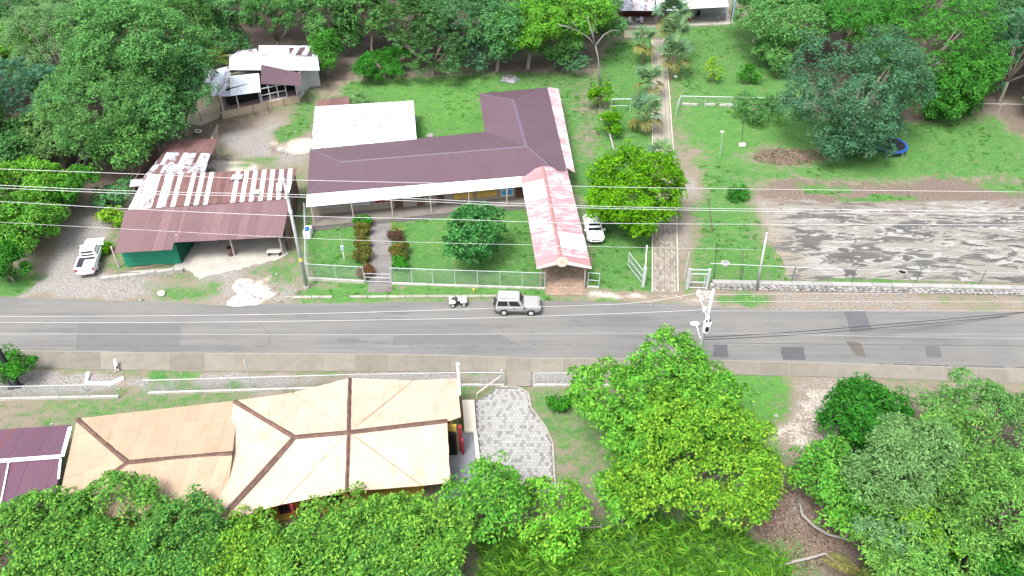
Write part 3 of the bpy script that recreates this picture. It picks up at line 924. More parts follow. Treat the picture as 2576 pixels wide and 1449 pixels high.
# entrance canopy
CN = thing('entrance_canopy', 'long gabled canopy with patchy pink and white rusted sheets over school entrance', 'canopy', at(1415, 700))
ZC, ZCR = 2.75, 3.35
cl0, cl1 = at(1308, 433, ZC), at(1350, 673, ZC)
cr0, cr1 = at(1425, 420, ZC), at(1488, 672, ZC)
k0, k1 = at(1366, 418, ZCR), at(1413, 655, ZCR)
def can_l(i, r, g):
    return [RUST_PINK, RUST_PALE, RUST_PALE, RUST_PINK, RUST_PALE, RUST_PALE, RUST_PALE, RUST_PALE, RUST_PINK, RUST_PALE, RUST_PINK][i % 11] if i not in (3, 4, 5) else RUST_PALE
WORN = metal_mat('white_and_pink_worn_sheet', (.23, .125, .135), (.30, .19, .205), (.44, .40, .425), 0.95, .9, (.16, 1.8), .6, .1, .49, .6)
def can_m(white):
    def f(i, r, g):
        return RUST_PINK if i in white[0] else (WHITE_ROOF if i in white[1] else WORN)
    return f
roof_sheets(CN, [cl0, cl1, k1, k0], WORN, eave=(0, 1), w=1.25, amp=.014, jit=.03, seed=3, corr=5, mats=can_m(((0, 1, 13, 14), (2, 3, 4))))
roof_sheets(CN, [cr1, cr0, k0, k1], WORN, eave=(0, 1), w=1.25, amp=.014, jit=.03, seed=5, corr=5, mats=can_m(((17, 16, 15, 0), (2, 3))))
ridge_cap(CN, k0, k1, .45, plain('dull_red_cap', (.24, .125, .12), .6, .25, 1.5), .06, .05)
# gable board with cream roundel
gd = MB().slab4(cl1 + Vector((0, -.04, -.16)), cr1 + Vector((0, -.04, -.16)), cr1 + Vector((0, -.04, .06)), k1 + Vector((0, -.04, .1)), .02, .04)
gb_ = MB()
pts_ = [cl1 + Vector((0, 0, -.18)), k1 + Vector((0, 0, -.35)), cr1 + Vector((0, 0, -.18)), cr1 + Vector((0, 0, .04)), k1 + Vector((0, 0, .06)), cl1 + Vector((0, 0, .04))]
n_ = len(pts_)
gb_.add([q + Vector((0, -.06, 0)) for q in pts_] + [q + Vector((0, .0, 0)) for q in pts_], [(0, 1, 4, 5), (1, 2, 3, 4), (11, 10, 7, 6), (10, 9, 8, 7)] + [(i, n_ + i, n_ + (i + 1) % n_, (i + 1) % n_) for i in range(n_)])
part('fascia_board', gb_, plain('pale_pink_board', (.5, .42, .42), .7, .12), CN)
rc = k1 + Vector((.05, -.1, -.12))
rd_ = part('roundel', MB().cyl(rc, .56, .06, 24, 'Y'), plain('cream_roundel', (.5, .46, .38), .8, .08), CN, label='round cream emblem board on the gable')
EMB = plain('faint_emblem', (.36, .31, .25), .8, .2)
part('emblem_ring', MB().tube([rc + Vector((.46 * math.cos(a), -.04, .46 * math.sin(a))) for a in np.linspace(0, 2 * math.pi, 25)], .02, 5, False), EMB, rd_)
part('emblem_shield', MB().add([rc + Vector(q) for q in ((-.2, -.045, .22), (.2, -.045, .22), (.2, -.045, -.02), (0, -.045, -.28), (-.2, -.045, -.02))], [(4, 3, 2, 1, 0)]), EMB, rd_)
for f_ in (0.06, .35, .64, .985):
    for a_, b_, in ((cl0, cl1), (cr0, cr1)):
        q = a_.lerp(b_, f_); q = q + ((k0.lerp(k1, f_) - q) * .18)
        part('canopy_post', MB().box((q.x, q.y, 1.4), (.14, .14, 2.85)), plain('mauve_post', (.25, .18, .2), .7), CN)
BR = plain('brown_brick', (.215, .155, .115), .9, .25, 3, .18, dirt=(.12, .09, .07))
en = gsheet('entrance_path', [(1366, 640), (1468, 640), (1472, 743), (1372, 743)], -.05, .01, plain('mortar_brown', (.16, .13, .1), .9, .2, 3), 'brown brick paving under and before the entrance canopy')
e0, e1, e2, e3 = at(1366, 640), at(1468, 640), at(1472, 743), at(1372, 743)
nx_, ny_ = 14, 20
brick_me = None
for j in range(ny_):
    for i in range(nx_):
        f_, g_ = (i + .5 * (j % 2) + .5) / (nx_ + .5), (j + .5) / ny_
        q = e0.lerp(e1, f_).lerp(e3.lerp(e2, f_), g_)
        if brick_me is None:
            mb = MB().box((0, 0, 0), ((e1 - e0).length / nx_ * .92, (e0 - e3).length / ny_ * .9, .05))
            brick_me = new_mesh('brick', mb.v, mb.f); brick_me.materials.append(BR)
        o = link('brick', brick_me, None, en); o.location = (q.x, q.y, .012 + random.uniform(-.006, .006)); o.rotation_euler = (0, 0, random.uniform(-.02, .02))

# ------------------------------------------------------------------ 2 workshop
WK = thing('workshop', 'open roadside workshop under patched rusty maroon and white-streaked roofs', 'workshop', at(560, 640))
ZF = 2.7
f_tl, f_tm, f_tr = at(315, 529, 3.3), at(452, 520, 3.3), at(730, 501, 3.3)
f_br, f_bm = at(713, 596, ZF), at(433, 610, ZF)
f_l1, f_l0 = at(433, 628, 2.6), at(287, 637, 2.6)
roof_sheets(WK, [f_bm, f_br, f_tr, f_tm], MAROON_OLD, w=.95, corr=4, amp=.014, jit=.02, seed=2)
roof_sheets(WK, [f_l0, f_l1, at(460, 519, 3.34), at(315, 529, 3.34)], MAROON_OLD, w=.95, corr=4, amp=.014, jit=.02, seed=8)
def stripe_m(i, r, g):
    return (ZINC_WHITE if i < 18 else WHITE_ROOF) if i % 2 == 0 else (RUSTED if i > 6 else ZINC)
u_l, u_r, u_tr, u_tl = at(322, 527, 3.36), at(722, 500, 3.36), at(747, 424, 4.0), at(366, 440, 4.0)
STREAK = metal_mat('streaked_sheet', (.62, .61, .62), (.56, .55, .56), (.13, .062, .056), .96, .6, (2.6, .35), .6, .06, .54, .6)
def stripe_m(i, r, g):
    if i < 10: return (STREAK, ZINC, RUSTED)[i % 3] if g.random() < .8 else ZINC_WHITE
    return STREAK if i % 2 == 0 and g.random() < .9 else RUSTED
roof_sheets(WK, [u_l, u_r, u_tr, u_tl], RUSTED, w=.46, corr=3, amp=.014, jit=.03, seed=6, mats=stripe_m)
for i, (x_, y_, w_, h_) in enumerate(((596, 445, 1.1, .9), (640, 483, .9, .8), (702, 470, .6, 1.6))):
    q = at(x_, y_, 3.86 - .0)
    zr = 3.36 + (q.y - u_l.y) / max(.1, (u_tl.y - u_l.y)) * .64 + .09
    q = at(x_, y_, zr)
    part('roof_patch', MB().box((q.x, q.y, zr - .01), (w_, h_, .02), .1 * i), WHITE_ROOF, WK)
# rear lean-to of zinc and rust
z_l, z_r, z_tr, z_tl = at(360, 447, 3.3), at(513, 440, 3.3), at(530, 386, 3.05), at(412, 383, 3.05)
roof_sheets(WK, [z_l, z_r, z_tr, z_tl], ZINC, w=.5, corr=3, amp=.014, jit=.03, seed=12, rows=2, mats=lambda i, r, g: (ZINC, RUSTED, ZINC_WHITE, ZINC)[i % 4] if r else (ZINC if g.random() < .7 else RUSTED))
roof_sheets(WK, [at(410, 386, 3.0), at(534, 388, 3.0), at(548, 348, 2.7), at(420, 354, 2.7)], RUSTED, w=.8, corr=3, amp=.014, jit=.03, seed=13, rows=2)
part('side_flap', MB().slab4(at(326, 470, 2.9), at(352, 468, 2.9), at(366, 448, 3.1), at(330, 453, 3.1), .02, .02), ZINC_WHITE, WK)
# green front room
g0, g1, g2 = at(318, 668, 0.15), at(456, 660, 0.15), at(465, 648, .15)
wall_between(WK, g0, g1, .1, 2.55, .1, GREEN_WALL, 'green_wall')
g3 = g1 + Vector((.25, 3.6, 0))
wall_between(WK, g1 + Vector((0, .06, 0)), g3, .1, 2.7, .1, plain('dark_green_board', (.006, .07, .045), .6), 'green_wall')
wall_between(WK, g0 + Vector((.05, .06, 0)), g0 + Vector((-.1, 4.2, 0)), .1, 2.7, .1, GREEN_WALL, 'green_wall')
part('wall_batten', MB().beam(g0 + Vector((0, -.07, .9)), g1 + Vector((0, -.07, .9)), .03, .06), plain('green_trim', (.03, .22, .14), .6), WK)
for fr_ in np.linspace(.03, .97, 8):
    q = g0.lerp(g1, fr_)
    part('wall_board_joint', MB().box((q.x, q.y - .06, 1.3), (.03, .03, 2.3), 0), plain('green_trim', (.03, .22, .14), .6), WK)
# back and side walls of the workshop, dark inside
bk0, bk1 = at(345, 545, 0), at(735, 520, 0)
wall_between(WK, bk0 + Vector((0, 2.5, 0)), bk1 + Vector((0, 2.5, 0)), 0, 3.2, .1, RUSTED, 'back_wall')
wall_between(WK, at(726, 630) + Vector((.1, 0, 0)), bk1 + Vector((.2, 2.5, 0)), 0, 2.6, .1, plain('plank_brown', (.12, .08, .06), .9, .3, 4), 'side_wall')
wall_between(WK, bk0 + Vector((-.6, 2.5, 0)), at(405, 405), 0, 2.6, .1, RUSTED, 'side_wall')
for q, z in ((at(463, 650), 2.9), (at(590, 643), 2.75), (at(712, 640), 2.7), (at(548, 400), 2.8), (at(300, 672), 2.5)):
    part('roof_post', MB().cyl((q.x, q.y, z / 2), .09, z, 8), plain('pinkish_post', (.36, .28, .27), .8, .2), WK)
for k in range(6):
    q = at(534 + k * 3, 395 - k * 6, 0)
    part('loose_plank', MB().beam((q.x, q.y, .1), (q.x + .4, q.y + .3, 2.6), .15, .03), WOOD_GREY, WK)
SLAB = plain('pale_cement_floor', (.30, .285, .25), .85, .16, .8, .02, dirt=(.2, .185, .16), dfac=.7)
_wf = [(440, 600), (720, 590), (722, 640), (700, 652), (640, 668), (585, 682), (500, 702), (470, 680), (310, 696), (305, 686), (440, 672)]
_rw = random.Random(8)
_wf = [(x0 + (x1 - x0) * k / 8 + _rw.uniform(-4, 4), y0 + (y1 - y0) * k / 8 + _rw.uniform(-2.2, 2.2)) for (x0, y0), (x1, y1) in zip(_wf, _wf[1:] + _wf[:1]) for k in range(8)]
o = gsheet('workshop_floor', _wf, -.05, .035, SLAB, 'pale cement apron in front of the roadside workshop')
# low retaining wall
RW = thing('retaining_wall', 'low crumbling concrete retaining wall before the green workshop room', 'wall', at(350, 708))
for i in range(9):
    xa, xb = 255 + i * 23, 255 + (i + 1) * 23 - 1.0
    ya, yb = 709 - i * 2.6, 709 - (i + 1) * 2.6
    a_, b_ = at(xa, ya), at(xb, yb)
    part('block', MB().prism([a_[:2], b_[:2], (b_ + Vector((0, .35, 0)))[:2], (a_ + Vector((0, .35, 0)))[:2]], -.05, .42 + random.uniform(-.06, .05)), CONCRETE, RW)

# ------------------------------------------------------------------ 3 white-roofed house in the trees
HW = thing('patched_house', 'small hillside house with overlapping white and purple metal roofs', 'house', at(650, 270))
zb = 3.4
def R4(pts, mat, **k): return roof_sheets(HW, pts, mat, w=k.pop('w', .95), corr=4, amp=.012, **k)
R4([at(576, 176, 3.5), at(804, 177, 3.5), at(798, 137, 3.9), at(577, 137, 3.9)], ZINC_WHITE, jit=.01)
R4([at(650, 139, 3.96), at(792, 142, 3.96), at(784, 115, 4.1), at(651, 114, 4.1)], ZINC_WHITE, jit=.01)
R4([at(583, 140, 3.86), at(652, 136, 3.86), at(645, 122, 3.95), at(600, 128, 3.95)], ZINC, jit=.03, seed=3)
R4([at(728, 137, 4.12), at(785, 139, 4.12), at(782, 118, 4.2), at(727, 120, 4.2)], ZINC, w=.7, jit=.02, seed=5, mats=lambda i, r, g: RUST_PALE if i % 2 else MAUVE)
R4([at(656, 211, 3.3), at(757, 216, 3.3), at(758, 184, 3.55), at(657, 162, 3.72)], MAUVE)
R4([at(532, 243, 2.9), at(580, 242, 2.9), at(580, 165, 3.35), at(527, 178, 3.35)], ZINC_WHITE, jit=.02, seed=7, mats=lambda i, r, g: ZINC if g.random() < .3 else ZINC_WHITE)
R4([at(580, 241, 3.0), at(658, 231, 3.0), at(651, 184, 3.4), at(578, 191, 3.4)], ZINC_WHITE, jit=.02, seed=8)
R4([at(513, 209, 3.0), at(535, 207, 3.0), at(534, 172, 3.3), at(514, 174, 3.3)], ZINC_WHITE)
h0, h1 = at(556, 283, .9), at(752, 240, .9)
wall_between(HW, h0, h1, 0, .95, .25, plain('tan_plinth', (.3, .24, .17), .9, .15, 1.5, dirt=(.18, .13, .1)), 'plinth')
part('porch_floor', MB().prism([h0[:2], h1[:2], (h1 + Vector((0, 3.2, 0)))[:2], (h0 + Vector((0, 3.2, 0)))[:2]], .85, .93), plain('plum_floor', (.17, .12, .125), .8, .2, 1.5), HW)
hb0, hb1 = h0 + Vector((.6, 1.9, 0)), h1 + Vector((-.6, 2.0, 0))
wall_between(HW, hb0, hb1, .9, 3.2, .2, DARK_IN, 'porch_wall')  # porch shade put into the near-black wall colour
wall_between(HW, h1 + Vector((-.3, .3, 0)), h1 + Vector((.4, 5.0, 0)), 0, 3.2, .2, plain('pale_grey_wall', (.36, .36, .35), .85), 'side_wall')
wall_between(HW, h0 + Vector((.1, .3, 0)), h0 + Vector((-.2, 6.5, 0)), 0, 2.9, .2, CREAM_WALL, 'side_wall')
wall_between(HW, h0 + Vector((-.2, 6.5, 0)), h1 + Vector((.4, 7.0, 0)), 0, 3.2, .2, CREAM_WALL, 'back_wall')
wall_between(HW, at(760, 209, 1) + Vector((0, .8, 0)), at(801, 204, 1) + Vector((0, .8, 0)), 0, 3.1, .2, plain('pale_grey_wall', (.36, .36, .35), .85), 'front_wall')
# lattice window of the porch
lw0, lw1 = h0.lerp(h1, .52) + Vector((0, .25, 0)), h0.lerp(h1, .84) + Vector((0, .25, 0))
for k in range(4):
    q = lw0.lerp(lw1, k / 3)
    part('window_bar', MB().box((q.x, q.y, 2.0), (.11, .11, 2.2)), GALV, HW)
for z in (.98, 1.9, 2.8):
    part('window_rail', MB().beam((lw0.x, lw0.y, z), (lw1.x, lw1.y, z), .1, .1), GALV, HW)
for f_ in (.03, .22, .5, .97):
    q = h0.lerp(h1, f_) + Vector((0, .2, 0))
    part('porch_post', MB().cyl((q.x, q.y, 2.0), .07, 2.3, 8), plain('pale_post', (.42, .4, .38), .7), HW)
TERR = gsheet('yard_slab', [(468, 312), (480, 275), (515, 240), (552, 245), (556, 294), (500, 318)], -.1, .18, plain('tan_cement', (.34, .30, .225), .9, .1, .9, dirt=(.24, .2, .16)), 'tan cement terrace beside the hillside house')
# yard fence stubs
for i, (x_, y_, h_, lb_) in enumerate(((508, 307, 1.3, 'rusty stake beside the tan cement terrace'), (640, 290, 1.4, 'rusty stake before the middle porch posts of hillside house'), (676, 283, 1.0, 'short rusty stake before the lattice window of hillside house'), (775, 255, 1.6, 'tallest rusty stake past the corner of hillside house'), (716, 268, 1.2, 'rusty stake before the end of hillside house plinth'), (770, 250, 1.4, 'rusty stake behind the tallest one at hillside house corner'))):
    q = at(x_, y_)
    solo('fence_stake', MB().cyl((q.x, q.y, h_ / 2 - .05), .06, h_ + .1, 6, r2=.045), plain('rust_brown_stake', (.1, .05, .04), .9), lb_, 'stake', 'stakes before the hillside house', loc=(q.x, q.y, 0))

# ------------------------------------------------------------------ 4 house at the top with bikes
HT = thing('far_house', 'long low house with white and grey metal roof behind the palms', 'house', at(1720, 60))
roof_sheets(HT, [at(1556, 27, 3.0), at(1650, 27, 3.0), at(1640, -60, 3.9), at(1560, -60, 3.9)], ZINC, w=.9, corr=3, seed=3, mats=lambda i, r, g: RUST_PALE if g.random() < .4 else ZINC)
roof_sheets(HT, [at(1652, 27, 3.0), at(1727, 26, 3.0), at(1715, -60, 3.9), at(1645, -60, 3.9)], ZINC_WHITE, w=.95, corr=3)
roof_sheets(HT, [at(1729, 22, 3.05), at(1833, 17, 3.05), at(1815, -60, 3.9), at(1717, -60, 3.9)], WHITE_ROOF, w=.95, corr=3)
ta, tb = at(1560, 66, 0), at(1845, 58, 0)
wall_between(HT, ta + Vector((0, 4, 0)), tb + Vector((0, 4, 0)), 0, 3.0, .2, plain('pale_grey_wall', (.36, .36, .35), .85), 'back_wall')
wall_between(HT, ta + Vector((0, 3.7, 0)), ta + Vector((7, 3.7, 0)), 0, 2.9, .2, RED_PAINT if False else plain('maroon_wall', (.09, .035, .035), .8), 'porch_wall')
wall_between(HT, at(1660, 62), at(1735, 60), 0, 1.1, .15, plain('maroon_wall', (.09, .035, .035), .8), 'parapet')
part('porch_floor', MB().prism([(ta + Vector((0, -1.2, 0)))[:2], (tb + Vector((0, -.8, 0)))[:2], (tb + Vector((0, 4, 0)))[:2], (ta + Vector((0, 4, 0)))[:2]], -.05, .2), SLAB, HT)
part('front_step', MB().prism([at(1570, 96)[:2], at(1640, 92)[:2], at(1640, 74)[:2], at(1570, 78)[:2]], -.05, .1), plain('tan_cement', (.34, .30, .225)), HT)
wall_between(HT, at(1840, 52), at(1848, 20), 0, 3.4, .2, plain('pale_blue_wall', (.25, .42, .48), .8), 'side_wall')
for f_ in (.02, .33, .62, .97):
    q = ta.lerp(tb, f_)
    part('porch_post', MB().cyl((q.x, q.y, 1.5), .09, 3.0, 8), plain('maroon_wall', (.09, .035, .035), .8), HT)

# ------------------------------------------------------------------ 5 orange-roofed house
HO = thing('orange_house', 'large house with faceted apricot metal roof and brown ridge caps', 'house', at(870, 1200))
oe, orr = 2.9, 4.5
O = lambda x, y, z: at(x, y, z)
TL, T, TR, TR2 = O(589, 1008, oe), O(880, 951, oe + .35), O(1154, 951, oe), O(1161, 1051, oe + .75)
Lp, Cp, Rp = O(741, 1099, orr), O(877, 1087, orr + .15), O(1125, 1058, orr - .5)
BR_, Bm, B2, BL = O(1134, 1214, oe), O(872, 1237, oe + .35), O(648, 1283, oe), O(549, 1290, oe)
BLx = O(541, 1318, oe)
kw = dict(w=1.0, corr=4, amp=.004, rows=3, gap=.004, jit=.018)
m1, m2, m3, m4 = O(735, 988, oe + .15), O(1040, 957, oe + .15), O(705, 1270, oe + .12), O(1062, 1222, oe + .12)
roof_sheets(HO, [TL, m1, Cp, Lp], ORANGE_P, **kw)
roof_sheets(HO, [m1, T, Cp], ORANGE_P, **kw)
roof_sheets(HO, [T, m2, Cp], ORANGE_P, **kw)
roof_sheets(HO, [m2, TR, TR2, Rp, Cp], ORANGE_P, **kw)
roof_sheets(HO, [Bm, m4, Cp], ORANGE_P, **kw)
roof_sheets(HO, [m4, BR_, Rp, Cp], ORANGE_P, **kw)
roof_sheets(HO, [m3, Bm, Cp], ORANGE_P, **kw)
roof_sheets(HO, [BLx, m3, Cp, Lp], ORANGE_P, **kw)
roof_sheets(HO, [TL, Lp, BLx], ORANGE_P, eave=(2, 0), **kw)
for a_, b_ in ((T, Cp), (Cp, Bm), (Lp, Cp), (Cp, Rp), (TL, Lp), (Lp, BLx)):
    ridge_cap(HO, a_, b_, .42, ORANGE_CAP, .09, .03)
for a_, b_ in ((m1, Cp), (m2, Cp), (m3, Cp), (m4, Cp)):
    ridge_cap(HO, a_, b_.lerp(a_, .08), .09, plain('thin_seam', (.27, .16, .09), .7, .2), .03, .01, 'seam_strip')
ridge_cap(HO, Rp, O(1126, 1060, oe + .9), .2, ORANGE_CAP)
# left wing, a little lower
l_tl, l_tr, l_a, l_b = O(194, 1053, 2.6), O(600, 1007, 2.55), O(321, 1162, 3.6), O(585, 1139, 3.5)
l_bl, l_br = O(140, 1290, 2.6), O(562, 1324, 2.5)
roof_sheets(HO, [l_tl, l_tr, l_b, l_a], ORANGE, **kw)
roof_sheets(HO, [l_bl, l_br, l_b, l_a], ORANGE, **kw)
roof_sheets(HO, [l_tl, l_a, l_bl], ORANGE, eave=(2, 0), **kw)
for a_, b_ in ((l_tl, l_a), (l_a, l_bl), (l_a, l_b)):
    ridge_cap(HO, a_, b_, .42, ORANGE_CAP, .09, .03)
def wl(p, q, z1, m, nm='wall', **k): return wall_between(HO, p, q, 0, z1, .18, m, nm, **k)
YW = YELLOW_WALL
i_ = lambda p, dx, dy: Vector((p.x + dx, p.y + dy, 0))
wl(i_(TL, .5, -.5), i_(T, 0, -.6), 2.8, YW); wl(i_(T, 0, -.6), i_(TR, -.7, -.6), 2.8, YW)
wl(i_(TR, -.7, -.6), i_(TR2, -.9, 0), 2.9, YW)
wl(i_(l_tl, .6, -.5), i_(l_tr, 0, -.5), 2.5, YW); wl(i_(l_tl, .6, -.5), i_(l_bl, .6, .5), 2.5, YW)
fw0, fw1, fw2 = i_(B2, .3, 1.1), i_(Bm, 0, 1.0), i_(BR_, -2.2, 1.2)
wl(i_(l_bl, .6, .8), i_(BLx, -.1, .8), 2.5, YW); 
fwA = wl(fw0, fw1, 2.8, YW, 'front_wall'); wl(fw1, fw2, 2.8, YW, 'front_wall')
wl(fw2, i_(Rp, -2.2, 0), 3.0, YW, 'side_wall')
wl(i_(BLx, -.1, .8), fw0, 2.8, YW, 'front_wall')
for f0, f1 in ((.1, .28), (.38, .55), (.68, .86)):
    window(HO, fw0, fw1, f0, f1, .9, 2.2, .14, RED_PAINT, GLASS_DARK, -1, 3, 1)
for f_ in (.02, .33, .62, .98):
    q = fw0.lerp(fw1, f_) + Vector((0, -.85, 0))
    part('porch_column', MB().box((q.x, q.y, 1.4), (.25, .25, 2.8)), RED_PAINT, HO)
# right-hand terrace
part('terrace_floor', MB().prism([at(1118, 1085)[:2], at(1192, 1090)[:2], at(1208, 1260)[:2], at(1120, 1260)[:2]], -.05, .16), FLOOR_TILE, HO)
part('terrace_ledge', MB().prism([at(1163, 1012)[:2], at(1193, 1012)[:2], at(1199, 1092)[:2], at(1169, 1092)[:2]], -.05, .3), plain('cream_ledge', (.5, .45, .36), .85, .08, 1), HO)
part('terrace_kerb', MB().prism([at(1191, 1090)[:2], at(1200, 1090)[:2], at(1212, 1195)[:2], at(1202, 1195)[:2]], -.05, .28), plain('cream_ledge', (.5, .45, .36)), HO)
rw0, rw1 = i_(TR2, -.15, .1), i_(TR2, -.1, -1.4)
part('entry_pier', MB().box((rw0.x, rw0.y - .3, 1.5), (.25, .3, 2.9)), RED_PAINT, HO)
part('entry_pier', MB().box((rw1.x + .1, rw1.y + .9, .9), (.2, .25, 1.8)), RED_PAINT, HO)
wl(i_(TR2, -1.9, -.2), i_(TR2, -.4, -.2), 3.1, YW, 'entry_wall')
part('entry_shade', MB().box((TR2.x - 1.1, TR2.y - .5, 1.3), (1.3, .3, 2.4)), DARK_IN, HO)  # solid near-black block painted in place of a shaded recess
# service mast beside the roof
q = at(1161, 1062)
MS = thing('service_mast', 'white electricity service mast rising beside the apricot roof', 'mast', (q.x, q.y, 0))
part('mast_foot', MB().cyl((q.x, q.y, 1.6), .08, 3.3, 8), plain('brown_pipe', (.17, .08, .06), .7), MS)
part('mast_pipe', MB().cyl((q.x, q.y, 4.8), .11, 3.2, 10), WHITE_PAINT, MS)
part('mast_cap', MB().cyl((q.x, q.y, 6.45), .16, .14, 10), GALV, MS)
# purple carport roof on the far left
PC = thing('carport', 'purple-brown metal roofed carport with white gutter beside the apricot roof', 'carport', at(60, 1190))
p_tr, p_br = O(182, 1068, 2.6), O(156, 1150, 2.85)
p_ml, p_tl = O(-140, 1172, 2.85), O(-140, 1090, 2.6)
roof_sheets(PC, [p_tl, p_tr, p_br, p_ml], PURPLE, w=.95, corr=4, amp=.01, seed=21)
p_bl, p_b2 = O(-150, 1330, 2.5), O(128, 1300, 2.5)
roof_sheets(PC, [p_bl, p_b2, O(156, 1154, 2.82), O(-140, 1176, 2.82)], PURPLE, w=.95, corr=4, amp=.01, seed=22)
part('gutter', MB().beam(p_ml + Vector((0, 0, .08)), p_br + Vector((0, 0, .08)), .3, .1), plain('pale_blue_gutter', (.5, .54, .58), .5), PC)
part('flashing', MB().beam(p_br + Vector((.05, 0, .08)), p_tr + Vector((.0, -.3, .08)), .26, .06), WHITE_PAINT, PC)
part('flashing', MB().beam(p_br + Vector((.0, -.2, .04)), O(147, 1205, 2.75), .14, .06), WHITE_PAINT, PC)
q0, q1 = O(22, 1162, 2.9), O(-5, 1300, 2.6)
part('seam_strip', MB().beam(q0, q1, .1, .05), WHITE_PAINT, PC)
for x_, y_ in ((160, 1120), (-60, 1150), (120, 1330)):
    q = at(x_, y_); part('post', MB().cyl((q.x, q.y, 1.25), .07, 2.5, 8), GALV, PC)
# ================================================================== VEGETATION
def nrm(a):
    return a / (np.linalg.norm(a, axis=-1, keepdims=True) + 1e-9)

def leaf_quads(pos, nor, axis, ln, wd, fold=.18):
    """folded diamond leaves at pos (base), lying along axis, facing nor"""
    side = nrm(np.cross(nor, axis))
    up = nrm(np.cross(axis, side))
    ln = ln[:, None]; wd = wd[:, None]
    m = pos + axis * ln * .45
    return np.stack([pos, m + side * wd * .5 + up * wd * fold, pos + axis * ln - up * ln * .1, m - side * wd * .5 + up * wd * fold], 1)

def crown_clumps(rg, n, R, Rz, lobes, lump, inner, flat, skirt=False):
    """clump centres over a crown of several uneven lobes; z measured from the crown's middle"""
    ax = np.array([R, R, Rz])
    ld = nrm(rg.normal(size=(lobes, 3)) * np.array([1, 1, .8]))
    if not skirt: ld[:, 2] = np.where(ld[:, 2] < -.3, -ld[:, 2], ld[:, 2])
    lr = rg.uniform(.22, .26 + lump * .5, lobes)
    lc = ld * (1.06 - lr)[:, None] * rg.uniform(.66, 1.14, lobes)[:, None]
    lc = np.vstack([lc, [[0, 0, -.05]]]); lr = np.append(lr, .56)
    out_ = []
    tries = 0
    w = lr ** 2 / (lr ** 2).sum()
    while len(out_) < n and tries < 40:
        tries += 1
        m = n * 2
        k = rg.choice(len(lr), m, p=w)
        d = nrm(rg.normal(size=(m, 3)) + ld[np.minimum(k, lobes - 1)] * .35 + np.array([0, 0, -.1 if skirt else .25]))
        sh = np.where(rg.random(m) < inner, rg.uniform(.6, .9, m), rg.uniform(.9, 1.05, m))
        q = lc[k] + d * (lr[k] * sh)[:, None]
        dist = np.linalg.norm(q[:, None, :] - lc[None], axis=2) / lr[None]
        dist[np.arange(m), k] = 9
        ok = (dist.min(1) > .78) & (q[:, 2] > (-1.05 if skirt else -.8))
        out_ += list(q[ok])
    c = np.array(out_[:n])
    st = rg.random(len(c)) < .07
    c[st] *= rg.uniform(1.05, 1.2, (st.sum(), 1))
    c = c * ax
    if flat:
        c[:, 2] = np.round(c[:, 2] / flat) * flat + rg.uniform(-.12, .12, len(c))
    return c

def crown(name, seed, R, Rz, n, cr, per, ln, wd, mode='round', lobes=9, lump=.35, inner=.3, flat=0, up=.5, droop=.3, skirt=False):
    rg = np.random.default_rng(seed)
    C = crown_clumps(rg, n, R, Rz, lobes, lump, inner, flat, skirt)
    n = len(C)
    out = nrm(C / np.array([R, R, Rz]) + np.array([0, 0, .35]))
    if mode == 'round':
        N = n * per
        ci = np.repeat(np.arange(n), per)
        d = nrm(rg.normal(size=(N, 3)) + out[ci] * .7 + np.array([0, 0, .45]))
        rr = cr * rg.uniform(.45, 1.65, n)[ci] * rg.uniform(.68, 1.0, N)
        pos = C[ci] + d * rr[:, None] * np.array([1, 1, .8])
        nor = nrm(d + np.array([0, 0, up]) + rg.normal(size=(N, 3)) * .35)
        ax = nrm(np.cross(nor, rg.normal(size=(N, 3))))
        ax = nrm(ax + d * .5 - np.array([0, 0, droop]) * rg.random((N, 1)))
        q = leaf_quads(pos, nor, ax, ln * rg.uniform(.7, 1.3, N), wd * rg.uniform(.7, 1.3, N))
    else:
        # sprays: several arching fronds from each clump, leaflets on both sides
        S = 5
        nl = max(4, per // S)
        hdg = rg.uniform(0, 2 * np.pi, (n, S)) 
        dirs = np.stack([np.cos(hdg), np.sin(hdg), rg.uniform(.15, .6, (n, S))], -1) + out[:, None, :] * .8
        dirs = nrm(dirs)
        tt = np.linspace(.1, 1, nl // 2)
        L = cr * 1.7 * rg.uniform(.7, 1.25, (n, S))
        P = C[:, None, None, :] + dirs[:, :, None, :] * (L[:, :, None] * tt)[..., None]
        P[..., 2] -= droop * (L[:, :, None] * tt ** 2)
        tan = dirs[:, :, None, :] - np.array([0, 0, 1]) * (2 * droop * tt)[None, None, :, None]
        tan = nrm(np.broadcast_to(tan, P.shape))
        sd_ = nrm(np.cross(tan, np.array([0, 0, 1.0])))
        qs = []
        for sgn in (-1, 1):
            ax = nrm(sd_ * sgn + tan * .55 - np.array([0, 0, .25]) + rg.normal(size=P.shape) * .08)
            no = nrm(np.cross(ax, tan) * sgn * -1 + np.array([0, 0, .6]))
            no = np.where(no[..., 2:3] < 0, -no, no)
            k = P.reshape(-1, 3)
            shp = np.sin(np.pi * (.15 + .8 * tt))[None, None, :].repeat(n, 0).repeat(S, 1).ravel()
            qs.append(leaf_quads(k, no.reshape(-1, 3), ax.reshape(-1, 3), ln * shp * rg.uniform(.85, 1.15, len(k)), wd * np.ones(len(k))))
        q = np.concatenate(qs)
    return quad_mesh(name, q), C

